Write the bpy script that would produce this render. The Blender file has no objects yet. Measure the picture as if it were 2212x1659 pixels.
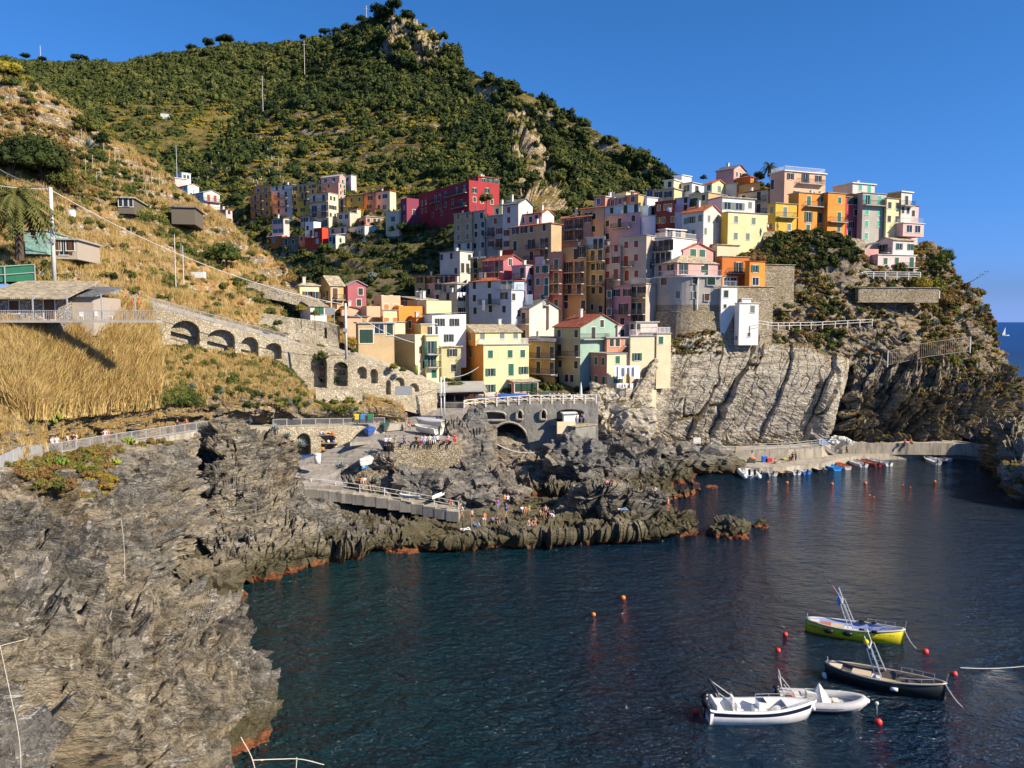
import bpy,bmesh,math,random
import numpy as np
from mathutils import Vector,Matrix
R=math.radians
random.seed(7)
RNG=np.random.RandomState(11)
S=bpy.context.scene
COL=S.collection
# ------------------------------------------------------------------ camera
FPX,CX,CY=1726.0,1106.0,829.5
PIT=math.atan(134.5/FPX)
SP,CP=math.sin(PIT),math.cos(PIT)
EYE=27.0
cam=bpy.data.cameras.new('camera');cam_o=bpy.data.objects.new('camera',cam);COL.objects.link(cam_o)
cam_o.location=(0,0,EYE);cam_o.rotation_euler=(R(90)-PIT,0,0)
cam.sensor_width=36;cam.lens=FPX/2212*36;cam.clip_start=0.5;cam.clip_end=60000
S.camera=cam_o
S.render.resolution_x,S.render.resolution_y=1024,768
# ------------------------------------------------------------------ light
SUN_AZ=math.atan2(0.90,-0.44)
SUN_EL=R(34)
w=bpy.data.worlds.new('World');S.world=w;w.use_nodes=True
nt=w.node_tree;nt.nodes.clear()
sky=nt.nodes.new('ShaderNodeTexSky');sky.sky_type='NISHITA';sky.sun_disc=False
sky.sun_elevation=SUN_EL;sky.sun_rotation=SUN_AZ;sky.altitude=0;sky.air_density=1.0
sky.dust_density=0.0;sky.ozone_density=2.5
hs=nt.nodes.new('ShaderNodeHueSaturation');hs.inputs['Saturation'].default_value=1.5
bg=nt.nodes.new('ShaderNodeBackground');bg.inputs[1].default_value=0.075
wo=nt.nodes.new('ShaderNodeOutputWorld')
nt.links.new(sky.outputs[0],hs.inputs['Color']);tn=nt.nodes.new('ShaderNodeMix');tn.data_type='RGBA';tn.blend_type='MULTIPLY';tn.inputs[0].default_value=1;tn.inputs[7].default_value=(1.0,.90,1.18,1)
nt.links.new(hs.outputs[0],tn.inputs[6]);
# the low air stays blue down to the sea horizon, as on the day of the photograph
tc=nt.nodes.new('ShaderNodeTexCoord');sx=nt.nodes.new('ShaderNodeSeparateXYZ');nt.links.new(tc.outputs['Generated'],sx.inputs[0])
mr=nt.nodes.new('ShaderNodeMapRange');nt.links.new(sx.outputs[2],mr.inputs[0]);mr.inputs[1].default_value=.0;mr.inputs[2].default_value=.40;mr.inputs[3].default_value=.82;mr.inputs[4].default_value=.75
cm=nt.nodes.new('ShaderNodeMix');cm.data_type='RGBA';cm.blend_type='COLOR';nt.links.new(mr.outputs[0],cm.inputs[0]);nt.links.new(tn.outputs[2],cm.inputs[6]);cm.inputs[7].default_value=(.10,.36,1.0,1)
nt.links.new(cm.outputs[2],bg.inputs[0]);nt.links.new(bg.outputs[0],wo.inputs[0])
sl=bpy.data.lights.new('sun','SUN');sl.energy=5.0;sl.angle=R(0.5);sl.color=(1.0,0.87,0.68)
so=bpy.data.objects.new('sun',sl);COL.objects.link(so)
SUNV=Vector((math.sin(SUN_AZ)*math.cos(SUN_EL),math.cos(SUN_AZ)*math.cos(SUN_EL),math.sin(SUN_EL)))
so.rotation_euler=SUNV.to_track_quat('Z','Y').to_euler();so.location=(0,0,200)
S.view_settings.view_transform='Standard';S.view_settings.look='None'
S.view_settings.exposure=0.72;S.view_settings.gamma=1.0
S.render.engine='CYCLES'
S.cycles.max_bounces=5;S.cycles.transparent_max_bounces=6
# ------------------------------------------------------------------ projection helpers
TILES=dict(F=(0,0,3968),A=(900,600,800),B=(1600,650,800),C=(2200,600,800),D=(2900,580,800),E=(1100,1000,800),G=(1800,1050,800),H=(2450,950,800),L=(0,550,1000),P=(0,0,1600),Q=(1200,0,1400),K=(1100,1400,800),R=(1750,1450,1000),W=(2650,1400,1000),Z=(2650,2250,1100),V=(0,1300,1300),X=(0,2000,1300),U=(3168,950,1199.7),N=(600,1150,1045.6),Y=(3080,2260,460))
def t2f(t,x,y):
 x0,y0,ww=TILES[t];k=ww/2212.0
 return(x0+x*k)/1.79385,(y0+y*k)/1.79385
def dirn(x,y):
 u=(x-CX)/FPX;v=(CY-y)/FPX
 d=CP+v*SP
 return u/d,(v*CP-SP)/d
def P(x,y,Y):
 a,b=dirn(x,y)
 return np.array((a*Y,Y,EYE+b*Y))
def PZ(x,y,z):
 a,b=dirn(x,y);Y=(z-EYE)/b
 return np.array((a*Y,Y,z))
def w_(x,y,z):
 a,b=dirn(x,y);return(x,y,(z-EYE)/b)
def toF(p):
 q=np.asarray(p,float);dx=q[...,0];dy=q[...,1];dz=q[...,2]-EYE
 f=dy*CP-dz*SP;up=dy*SP+dz*CP
 return CX+FPX*dx/f,CY-FPX*up/f
def _h(ix,iy,iz,s):
 h=(ix.astype(np.int64)*374761393+iy.astype(np.int64)*668265263+iz.astype(np.int64)*2147483647//7+iz.astype(np.int64)*1274126177+s*974634777)&0xFFFFFFFF
 h=((h^(h>>13))*1274126177)&0xFFFFFFFF
 h=((h^(h>>16))*2246822519)&0xFFFFFFFF
 return((h^(h>>15))&0xFFFFFF)/float(0xFFFFFF)
def vn(p,s=0):
 i=np.floor(p);f=p-i;i=i.astype(np.int64)
 f=f*f*f*(f*(f*6-15)+10)
 x,y,z=i[...,0],i[...,1],i[...,2];fx,fy,fz=f[...,0],f[...,1],f[...,2]
 r=0
 for a in(0,1):
  wx=fx if a else 1-fx
  for b in(0,1):
   wy=fy if b else 1-fy
   for c in(0,1):
    wz=fz if c else 1-fz
    r=r+_h(x+a,y+b,z+c,s)*wx*wy*wz
 return r*2-1
def fbm(p,o=5,s=0,g=.5):
 r=0;a=1.0;t=0;q=p
 for k in range(o):
  r=r+vn(q,s+k)*a;t+=a;a*=g;q=q*2.03+17.3
 return r/t
def ridged(p,o=5,s=0,g=.55):
 r=0;a=1.0;t=0;q=p
 for k in range(o):
  r=r+(1-np.abs(vn(q,s+k))*2)*a;t+=a;a*=g;q=q*2.07+9.1
 return r/t
def facet(p,s=0,tilt=1.0,step=.5):
 """angular blocks: every cell of a jittered grid is its own tilted plane"""
 i=np.floor(p).astype(np.int64)
 best=np.full(p.shape[:-1],1e9);b2=best.copy();out=np.zeros(p.shape[:-1])
 for a in(-1,0,1):
  for b in(-1,0,1):
   for c in(-1,0,1):
    x=i[...,0]+a;y=i[...,1]+b;z=i[...,2]+c
    h1=_h(x,y,z,s);h2=_h(x,y,z,s+91);h3=_h(x,y,z,s+173)
    dx=p[...,0]-x-h1;dy=p[...,1]-y-h2;dz=p[...,2]-z-h3
    d=dx*dx+dy*dy+dz*dz
    v=tilt*((h2*2-1)*dx+(h3*2-1)*dy+(h1*2-1)*dz)+step*(_h(x,y,z,s+7)*2-1)
    nb=d<best
    b2=np.where(nb,best,np.minimum(b2,d));out=np.where(nb,v,out);best=np.where(nb,d,best)
 return out,np.sqrt(b2)-np.sqrt(best)
def tag(o,label=None,cat=None,group=None,kind=None):
 if label:o['label']=label
 if cat:o['category']=cat
 if group:o['group']=group
 if kind:o['kind']=kind
 return o
def empty(name,loc=(0,0,0),rz=0.0):
 o=bpy.data.objects.new(name,None);COL.objects.link(o);o.location=loc;o.rotation_euler=(0,0,rz)
 o.empty_display_size=.2
 return o
def mobj(name,me,mats=None,parent=None,loc=None,rz=None):
 o=bpy.data.objects.new(name,me);COL.objects.link(o)
 if mats is not None and not len(me.materials):
  for m in(mats if isinstance(mats,(list,tuple))else[mats]):me.materials.append(m)
 if parent:o.parent=parent
 if loc is not None:o.location=loc
 if rz is not None:o.rotation_euler=(0,0,rz)
 return o
def grid_mesh(name,G,smooth=True,flip=False):
 nr,nc=G.shape[:2]
 me=bpy.data.meshes.new(name)
 me.vertices.add(nr*nc);me.vertices.foreach_set('co',G.reshape(-1).astype(np.float32))
 idx=np.arange(nr*nc).reshape(nr,nc)
 a,b,c,d=idx[:-1,:-1],idx[1:,:-1],idx[1:,1:],idx[:-1,1:]
 q=np.stack((a,b,c,d)if not flip else(a,d,c,b),-1).reshape(-1,4)
 me.loops.add(q.size);me.loops.foreach_set('vertex_index',q.reshape(-1).astype(np.int32))
 me.polygons.add(len(q));me.polygons.foreach_set('loop_start',(np.arange(len(q))*4).astype(np.int32))
 me.polygons.foreach_set('use_smooth',np.full(len(q),smooth))
 me.update(calc_edges=True);return me
class MB:
 """collects boxes, tubes, lofts as plain vertex/face lists"""
 def __init__(s):s.v=[];s.f=[];s.m=[];s.mi=0
 def add(s,vs,fs):
  n=len(s.v);s.v+=[tuple(map(float,q))for q in vs]
  for f in fs:s.f.append(tuple(n+i for i in f));s.m.append(s.mi)
 def box(s,x0,x1,y0,y1,z0,z1):
  s.add([(x0,y0,z0),(x1,y0,z0),(x1,y1,z0),(x0,y1,z0),(x0,y0,z1),(x1,y0,z1),(x1,y1,z1),(x0,y1,z1)],[(0,3,2,1),(4,5,6,7),(0,1,5,4),(1,2,6,5),(2,3,7,6),(3,0,4,7)])
 def prism(s,pts,z0,z1):
  n=len(pts)
  s.add([(p[0],p[1],z0)for p in pts]+[(p[0],p[1],z1)for p in pts],[tuple(range(n))[::-1],tuple(range(n,2*n))]+[(i,(i+1)%n,n+(i+1)%n,n+i)for i in range(n)])
 def tube(s,pts,r,n=6,cap=True):
  pts=[Vector(p)for p in pts];rs=r if isinstance(r,(list,tuple))else[r]*len(pts)
  vs=[]
  for k,p in enumerate(pts):
   a=pts[max(k-1,0)];b=pts[min(k+1,len(pts)-1)];t=(b-a)
   t=t.normalized()if t.length>1e-9 else Vector((0,0,1))
   u=t.cross(Vector((0,0,1))if abs(t.z)<.9 else Vector((1,0,0))).normalized();v=t.cross(u)
   for j in range(n):
    q=2*math.pi*j/n;vs.append(p+(u*math.cos(q)+v*math.sin(q))*rs[k])
  fs=[]
  for k in range(len(pts)-1):
   for j in range(n):
    fs.append((k*n+j,k*n+(j+1)%n,(k+1)*n+(j+1)%n,(k+1)*n+j))
  if cap:fs+=[tuple(range(n))[::-1],tuple((len(pts)-1)*n+j for j in range(n))]
  s.add(vs,fs)
 def ball(s,c,r,sx=1,sy=1,sz=1,n=8,m=5):
  vs=[];fs=[]
  for i in range(m+1):
   th=math.pi*i/m
   for j in range(n):
    q=2*math.pi*j/n
    vs.append((c[0]+r*sx*math.sin(th)*math.cos(q),c[1]+r*sy*math.sin(th)*math.sin(q),c[2]+r*sz*math.cos(th)))
  for i in range(m):
   for j in range(n):fs.append((i*n+j,(i+1)*n+j,(i+1)*n+(j+1)%n,i*n+(j+1)%n))
  s.add(vs,fs)
 def mesh(s,name,smooth=False):
  me=bpy.data.meshes.new(name);me.from_pydata(s.v,[],s.f)
  if any(s.m):me.polygons.foreach_set('material_index',s.m)
  if smooth:me.polygons.foreach_set('use_smooth',[True]*len(s.f))
  me.update();return me
 def obj(s,name,mats,parent=None,smooth=False,loc=None,rz=None):
  return mobj(name,s.mesh(name,smooth),mats,parent,loc,rz)
MATS={}
def _n(t,k,**kw):
 n=t.nodes.new(k)
 for a,b in kw.items():setattr(n,a,b)
 return n
def newmat(name,rough=.8,spec=.3):
 m=bpy.data.materials.new(name);m.use_nodes=True;t=m.node_tree;t.nodes.clear()
 o=_n(t,'ShaderNodeOutputMaterial');b=_n(t,'ShaderNodeBsdfPrincipled')
 b.inputs['Roughness'].default_value=rough;b.inputs['Specular IOR Level'].default_value=spec
 t.links.new(b.outputs[0],o.inputs[0]);return m,t,b
def c4(c):return(c[0],c[1],c[2],1)
def noise(t,vec,scale,detail=4,rough=.55,dist=0.0):
 n=_n(t,'ShaderNodeTexNoise');n.inputs['Scale'].default_value=scale;n.inputs['Detail'].default_value=detail
 n.inputs['Roughness'].default_value=rough;n.inputs['Distortion'].default_value=dist
 t.links.new(vec,n.inputs['Vector']);return n.outputs['Fac']
def ramp(t,fac,stops,interp='LINEAR'):
 r=_n(t,'ShaderNodeValToRGB');r.color_ramp.interpolation=interp;e=r.color_ramp.elements
 while len(e)<len(stops):e.new(.5)
 for k,(p,c)in enumerate(stops):
  e[k].position=p;e[k].color=c4(c)if len(c)==3 else c
 t.links.new(fac,r.inputs[0]);return r.outputs[0]
def mix(t,fac,a,b,mode='MIX'):
 n=_n(t,'ShaderNodeMix',data_type='RGBA',blend_type=mode)
 if isinstance(fac,(int,float)):n.inputs[0].default_value=fac
 else:t.links.new(fac,n.inputs[0])
 for i,c in((6,a),(7,b)):
  if isinstance(c,tuple):n.inputs[i].default_value=c4(c)
  else:t.links.new(c,n.inputs[i])
 return n.outputs[2]
def math_(t,op,a,b=None,clamp=False):
 n=_n(t,'ShaderNodeMath',operation=op);n.use_clamp=clamp
 for i,c in((0,a),(1,b)):
  if c is None:continue
  if isinstance(c,(int,float)):n.inputs[i].default_value=c
  else:t.links.new(c,n.inputs[i])
 return n.outputs[0]
def maprange(t,v,a,b,c=0.,d=1.):
 n=_n(t,'ShaderNodeMapRange');t.links.new(v,n.inputs[0])
 for i,x in((1,a),(2,b),(3,c),(4,d)):n.inputs[i].default_value=x
 return n.outputs[0]
def scaled(t,vec,sc,rot=(0,0,0)):
 n=_n(t,'ShaderNodeMapping');n.inputs['Scale'].default_value=sc;n.inputs['Rotation'].default_value=rot
 t.links.new(vec,n.inputs['Vector']);return n.outputs[0]
def bump(t,b,h,strength,dist):
 n=_n(t,'ShaderNodeBump');n.inputs['Strength'].default_value=strength;n.inputs['Distance'].default_value=dist
 t.links.new(h,n.inputs['Height']);t.links.new(n.outputs[0],b.inputs['Normal'])
def pos(t):return _n(t,'ShaderNodeNewGeometry').outputs['Position']
def plain(name,col,rough=.6,spec=.3,metal=0.,var=.08):
 k=(name,col)
 if k in MATS:return MATS[k]
 m,t,b=newmat(name,rough,spec);b.inputs['Metallic'].default_value=metal
 f=noise(t,_n(t,'ShaderNodeTexCoord').outputs['Object'],3.0,4)
 d=tuple(c*(1-var)for c in col);u=tuple(min(1,c*(1+var))for c in col)
 t.links.new(ramp(t,f,[(.3,d),(.7,u)]),b.inputs['Base Color']);MATS[k]=m;return m
def stucco(col):
 k=('stucco',col)
 if k in MATS:return MATS[k]
 m,t,b=newmat('stucco_paint',.92,.15);p=pos(t)
 a=noise(t,p,.35,5,.6);s=noise(t,scaled(t,p,(2.2,2.2,.22)),1.0,4,.6);g=noise(t,p,6.0,3)
 c1=ramp(t,a,[(.25,tuple(c*.80 for c in col)),(.6,col),(.85,tuple(min(.9,c*1.07)for c in col))])
 st=ramp(t,s,[(.60,(0,0,0)),(.80,(1,1,1))])
 dirt=tuple(c*.5+.03 for c in col)
 c2=mix(t,math_(t,'MULTIPLY',st,.55),c1,dirt)
 c3=mix(t,.15,c2,ramp(t,g,[(.35,(.25,.25,.25)),(.65,(.8,.8,.8))]),'OVERLAY')
 t.links.new(c3,b.inputs['Base Color']);bump(t,b,g,.25,.03);MATS[k]=m;return m
def stonewall(name='stone_wall',c1=(.36,.30,.21),c2=(.20,.165,.115),sc=2.2,mortar=(.10,.08,.06)):
 k=(name,c1)
 if k in MATS:return MATS[k]
 m,t,b=newmat(name,.95,.1);p=pos(t)
 q=scaled(t,p,(1,1,1.9));wv=_n(t,'ShaderNodeTexVoronoi');wv.inputs['Scale'].default_value=sc;t.links.new(q,wv.inputs['Vector'])
 we=_n(t,'ShaderNodeTexVoronoi',feature='DISTANCE_TO_EDGE');we.inputs['Scale'].default_value=sc;t.links.new(q,we.inputs['Vector'])
 sep=_n(t,'ShaderNodeSeparateColor');t.links.new(wv.outputs['Color'],sep.inputs[0])
 c=ramp(t,sep.outputs[0],[(0,c2),(.5,c1),(1,tuple(min(.7,x*1.35)for x in c1))])
 c=mix(t,ramp(t,we.outputs['Distance'],[(.0,(1,1,1)),(.10,(0,0,0))]),c,mortar)
 big=noise(t,p,.25,4,.6)
 c=mix(t,ramp(t,big,[(.42,(0,0,0)),(.75,(.55,.55,.55))]),c,(.22,.17,.085))
 t.links.new(c,b.inputs['Base Color']);bump(t,b,ramp(t,we.outputs['Distance'],[(0,(0,0,0)),(.15,(1,1,1))]),.8,.12)
 MATS[k]=m;return m
def rockmat(name,tan=(.36,.29,.20),grey=(.19,.18,.165),vein=.6,algae=True,strata=(.5,.25,.3),veg=0.0,vegcol=(.20,.14,.04),fine=1.0):
 m,t,b=newmat(name,.88,.22);p=pos(t)
 q=scaled(t,p,(1.0,1.0,2.6),strata)
 big=noise(t,p,.075,5,.62);mid=noise(t,q,.55*fine,6,.62,.1);fin=noise(t,q,3.0*fine,5,.68,.1)
 band=noise(t,scaled(t,p,(.35,.35,4.0),strata),.55,5,.6,.25)
 c=mix(t,ramp(t,big,[(.42,(0,0,0)),(.56,(1,1,1))]),grey,tan)
 c=mix(t,ramp(t,band,[(.38,(.75,.75,.75)),(.50,(0,0,0))]),c,tuple(x*.55 for x in grey))
 c=mix(t,ramp(t,band,[(.55,(0,0,0)),(.68,(.7,.7,.7))]),c,tuple(min(.7,x*1.5)for x in tan))
 c=mix(t,ramp(t,mid,[(.34,(.9,.9,.9)),(.46,(0,0,0))]),c,tuple(x*.30 for x in grey))
 c=mix(t,ramp(t,fin,[(.54,(0,0,0)),(.74,(.5,.5,.5))]),c,tuple(min(.6,x*1.4)for x in tan))
 v=noise(t,scaled(t,p,(.5,.5,3.2),strata),.9*fine,5,.6,.5)
 vv=math_(t,'ABSOLUTE',math_(t,'SUBTRACT',v,.5));vm=ramp(t,vv,[(.0,(vein,vein,vein)),(.026,(0,0,0))])
 brk=ramp(t,noise(t,p,.6*fine,3),[(.5,(0,0,0)),(.6,(1,1,1))])
 c=mix(t,math_(t,'MULTIPLY',vm,brk),c,(.68,.66,.62))
 rust=ramp(t,noise(t,p,.16,4,.6),[(.60,(0,0,0)),(.78,(.6,.6,.6))]);c=mix(t,rust,c,(.26,.16,.06))
 sp=_n(t,'ShaderNodeSeparateXYZ');t.links.new(p,sp.inputs[0])
 if veg:
  nz=_n(t,'ShaderNodeSeparateXYZ');t.links.new(_n(t,'ShaderNodeNewGeometry').outputs['Normal'],nz.inputs[0])
  f=math_(t,'ADD',maprange(t,nz.outputs[2],.35,.8,-.25,.35),noise(t,p,.3,5,.65))
  f=ramp(t,f,[(.62-veg*.3,(0,0,0)),(.70-veg*.3,(1,1,1))])
  vc=ramp(t,noise(t,p,.8,5,.7),[(.3,tuple(x*.55 for x in vegcol)),(.5,vegcol),(.7,(.10,.105,.03))])
  c=mix(t,f,c,vc)
 if algae:
  z=math_(t,'ADD',sp.outputs[2],math_(t,'MULTIPLY',math_(t,'SUBTRACT',noise(t,p,.7,4),.5),1.6))
  c=mix(t,maprange(t,z,3.2,1.3),c,(.115,.10,.055))
  c=mix(t,maprange(t,z,.60,.42),c,ramp(t,noise(t,p,2.5,3),[(.35,(.16,.055,.025)),(.65,(.33,.125,.05))]))
  c=mix(t,maprange(t,z,.05,-.1),c,(.05,.025,.015))
 t.links.new(c,b.inputs['Base Color'])
 h=math_(t,'ADD',math_(t,'MULTIPLY',mid,1.4),math_(t,'MULTIPLY',fin,.45))
 bump(t,b,h,1.0,.8/fine)
 return m
def catmull(C,n):
 """C (k, ...) -> n samples along axis 0, Catmull-Rom through the controls"""
 k=C.shape[0];E=np.concatenate([2*C[:1]-C[1:2],C,2*C[-1:]-C[-2:-1]],0)
 t=np.linspace(0,k-1,n);i=np.minimum(t.astype(int),k-2);f=(t-i).reshape((-1,)+(1,)*(C.ndim-1))
 a,b,c,d=E[i],E[i+1],E[i+2],E[i+3]
 return b+.5*f*(c-a+f*(2*a-5*b+4*c-d+f*(3*(b-c)+d-a)))
def normals(G):
 du=np.gradient(G,axis=1);dv=np.gradient(G,axis=0);n=np.cross(du,dv)
 n/=np.linalg.norm(n,axis=-1,keepdims=True)+1e-9
 toc=np.array((0,0,EYE))-G;s=np.sign((n*toc).sum(-1,keepdims=True));s[s==0]=1
 return n*(1 if np.mean(s)>0 else-1)
TER={}
def loft(name,rows,nv,nu,mat,disp=None,back=None,post=None,skirt=None,flat=False):
 Cn=np.array([[P(*q)for q in r]for r in rows])
 if back is not None:Cn=np.concatenate([Cn[:1]+np.array((0,back[0],-back[1])),Cn],0)
 if skirt is not None:Cn=np.concatenate([Cn,Cn[-1:]+np.array((0,skirt[0],-skirt[1]))],0)
 G=catmull(Cn,nv);G=np.swapaxes(catmull(np.swapaxes(G,0,1),nu),0,1)
 if post is not None:G=post(G)
 if disp is not None:
  n=normals(G);G=G+n*disp(G)[...,None]
 me=grid_mesh(name,G,smooth=not flat);o=mobj(name,me,mat);tag(o,kind='structure')
 TER[name]=G
 return o
def rot(p,ax,ang):
 c,s=math.cos(ang),math.sin(ang);q=p.copy();i,j=ax
 q[...,i]=p[...,i]*c-p[...,j]*s;q[...,j]=p[...,i]*s+p[...,j]*c;return q
def sm(x,a,b):t=np.clip((x-a)/(b-a),0,1);return t*t*(3-2*t)
def rockdisp(scale=1.0,big=1.6,seed=0,dip=.6,azi=.5,an=(1,1,2.4),strat=1.0,tk=1.0):
 def f(G):
  q=rot(rot(G,(0,1),azi),(0,2),dip)*np.array(an)
  q=q+fbm(G*.12,3,seed+50)[...,None]*1.5
  a,ea=facet(q*.13/scale,seed,1.3*tk,.55)
  b,eb=facet(q*.42/scale+fbm(G*.5,2,seed+3)[...,None]*.35,seed+20,1.2*tk,.5)
  c,ec=facet(q*1.25/scale,seed+40,1.1*tk,.5)
  r=fbm(q*.3/scale,5,seed+60)
  wq=q[...,2]/an[2]+2.2*fbm(G*.09,3,seed+70)+.5*fbm(G*.35,3,seed+71);L_=0
  for f_,am in((.30,.85),(.85,.42),(2.3,.15)):
   t_=wq*f_/scale+.35*a;k_=np.floor(t_);hh=_h(k_.astype(np.int64),k_.astype(np.int64)*7,k_.astype(np.int64)*3,seed);fr=t_-k_;L_=L_+am*1.25*((fr**1.6)*(.4+hh)-np.clip((fr-.93)/.07,0,1)*(.4+hh))*sm(vn(G*.11*f_*3,seed+75),-.75,.0)
  lay=L_*strat
  cr=-np.clip(1-ea/.07,0,1)*.55-np.clip(1-eb/.09,0,1)*.22
  return big*(a*.8+b*.42+c*.20+r*.35+cr*.95+lay)*scale
 return f
def water_mat():
 m,t,b=newmat('sea_water',.06,.5);b.inputs['IOR'].default_value=1.333;p=pos(t)
 sp=_n(t,'ShaderNodeSeparateXYZ');t.links.new(p,sp.inputs[0])
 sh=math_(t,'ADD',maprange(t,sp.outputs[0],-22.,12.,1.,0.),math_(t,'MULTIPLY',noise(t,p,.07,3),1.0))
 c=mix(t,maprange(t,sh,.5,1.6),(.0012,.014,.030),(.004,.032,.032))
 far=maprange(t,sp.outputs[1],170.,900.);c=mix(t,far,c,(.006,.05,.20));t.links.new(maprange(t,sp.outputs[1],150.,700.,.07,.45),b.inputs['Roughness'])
 t.links.new(c,b.inputs['Base Color'])
 q=scaled(t,p,(1.0,1.7,1.0),(0,0,.25))
 n1=noise(t,q,.55,3,.55,.5);n2=noise(t,q,1.7,4,.6,.4);n3=noise(t,q,5.0,2,.5);n0=noise(t,q,.12,2)
 h=math_(t,'ADD',math_(t,'ADD',math_(t,'MULTIPLY',n1,.9),math_(t,'MULTIPLY',n2,.42)),math_(t,'ADD',math_(t,'MULTIPLY',n3,.06),math_(t,'MULTIPLY',n0,1.2)))
 nb=_n(t,'ShaderNodeBump');nb.inputs['Distance'].default_value=1.5;nb.inputs['Strength'].default_value=1.0
 t.links.new(h,nb.inputs['Height']);t.links.new(nb.outputs[0],b.inputs['Normal'])
 return m
mb=MB();mb.add([(-30000,-200,0),(30000,-200,0),(30000,45000,0),(-30000,45000,0)],[(0,1,2,3)])
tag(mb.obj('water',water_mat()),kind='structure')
# sea bed that closes the ground under everything
mb=MB();mb.add([(-30000,-200,-12),(30000,-200,-12),(30000,45000,-12),(-30000,45000,-12)],[(0,1,2,3)])
tag(mb.obj('seabed',plain('seabed_sand',(.05,.05,.04),.9)),kind='structure')
# ---- hills
def hillmat(name,soil=(.24,.155,.06),green=(.045,.055,.015),rock=(.36,.29,.20),gbias=0.0,wall=True,grass=(.33,.22,.075)):
 m,t,b=newmat(name,.95,.08);p=pos(t)
 a=noise(t,p,.10,6,.62);f=noise(t,p,1.2,5,.7);g=noise(t,p,.35,5,.6)
 c=mix(t,ramp(t,a,[(.38+gbias,(0,0,0)),(.56+gbias,(1,1,1))]),green,soil)
 c=mix(t,ramp(t,g,[(.45,(0,0,0)),(.62,(1,1,1))]),c,grass)
 c=mix(t,ramp(t,f,[(.30,(.75,.75,.75)),(.5,(0,0,0))]),c,tuple(x*.35 for x in soil))
 if wall:
  nz=_n(t,'ShaderNodeSeparateXYZ');t.links.new(_n(t,'ShaderNodeNewGeometry').outputs['Normal'],nz.inputs[0])
  q=scaled(t,p,(1,1,1.8));v=_n(t,'ShaderNodeTexVoronoi');v.inputs['Scale'].default_value=1.5;t.links.new(q,v.inputs['Vector'])
  e=_n(t,'ShaderNodeTexVoronoi',feature='DISTANCE_TO_EDGE');e.inputs['Scale'].default_value=1.5;t.links.new(q,e.inputs['Vector'])
  sc=_n(t,'ShaderNodeSeparateColor');t.links.new(v.outputs['Color'],sc.inputs[0])
  rc=ramp(t,sc.outputs[0],[(0,tuple(x*.45 for x in rock)),(.6,rock),(1,tuple(x*1.4 for x in rock))])
  rc=mix(t,ramp(t,e.outputs['Distance'],[(0,(1,1,1)),(.10,(0,0,0))]),rc,tuple(x*.2 for x in rock))
  steep=math_(t,'ADD',maprange(t,nz.outputs[2],.72,.35),math_(t,'MULTIPLY',math_(t,'SUBTRACT',g,.5),2.2))
  c=mix(t,maprange(t,steep,.45,.75),c,rc)
 t.links.new(c,b.inputs['Base Color']);bump(t,b,math_(t,'ADD',f,math_(t,'MULTIPLY',g,2)),.9,.5)
 return m
def terrace(step,m,x=0.75):
 """push a slope into terraces: flat treads and steep stone risers; m(G) in 0..1 says where"""
 def f(G):
  w=m(G);z=G[...,2]+fbm(G*.03,2,5)*step*.8;t=z/step;fr=t-np.floor(t)
  s=np.where(fr<x,fr/x*.22,.22+(fr-x)/(1-x)*.78)
  G=G.copy();G[...,2]+=w*(s-fr)*step;return G
 return f
def sm(x,a,b):t=np.clip((x-a)/(b-a),0,1);return t*t*(3-2*t)
def hilldisp(amp,sc,seed):
 return lambda G:amp*(fbm(G*sc,5,seed)+.5*ridged(G*sc*.5,3,seed+9)-.25)
FAR=[[(-300,104,880),(0,144,870),(100,155,865),(200,156,860),(300,146,850),(400,130,840),(480,116,830),(600,116,820),(700,106,800),(800,94,780)],[(-300,182,720),(0,187,720),(100,192,715),(200,192,710),(300,187,700),(400,180,690),(480,172,680),(600,177,670),(700,172,660),(800,162,650)],[(-300,250,580),(0,250,580),(100,250,580),(200,250,575),(300,248,570),(400,245,560),(480,245,560),(600,250,560),(700,250,560),(800,250,560)],[(-300,330,460),(0,330,460),(100,330,460),(200,330,455),(300,330,450),(400,335,440),(480,340,440),(600,340,450),(700,340,460),(800,340,460)],[(-300,460,340),(0,460,340),(100,460,340),(200,460,340),(300,460,335),(400,470,330),(480,470,330),(600,470,340),(700,470,350),(800,470,350)]]
def far_m(G):
 x,y=toF(G);return sm(y,215,240)*(1-sm(y,320,350))*sm(x,215,250)*(1-sm(x,430,500))
loft('far_hill',FAR,200,380,hillmat('far_hill_scrub',soil=(.16,.12,.045),green=(.05,.065,.018),grass=(.2,.16,.05),rock=(.25,.2,.12)),hilldisp(9,.012,3),back=(160,90),post=terrace(6.0,far_m))
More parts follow.
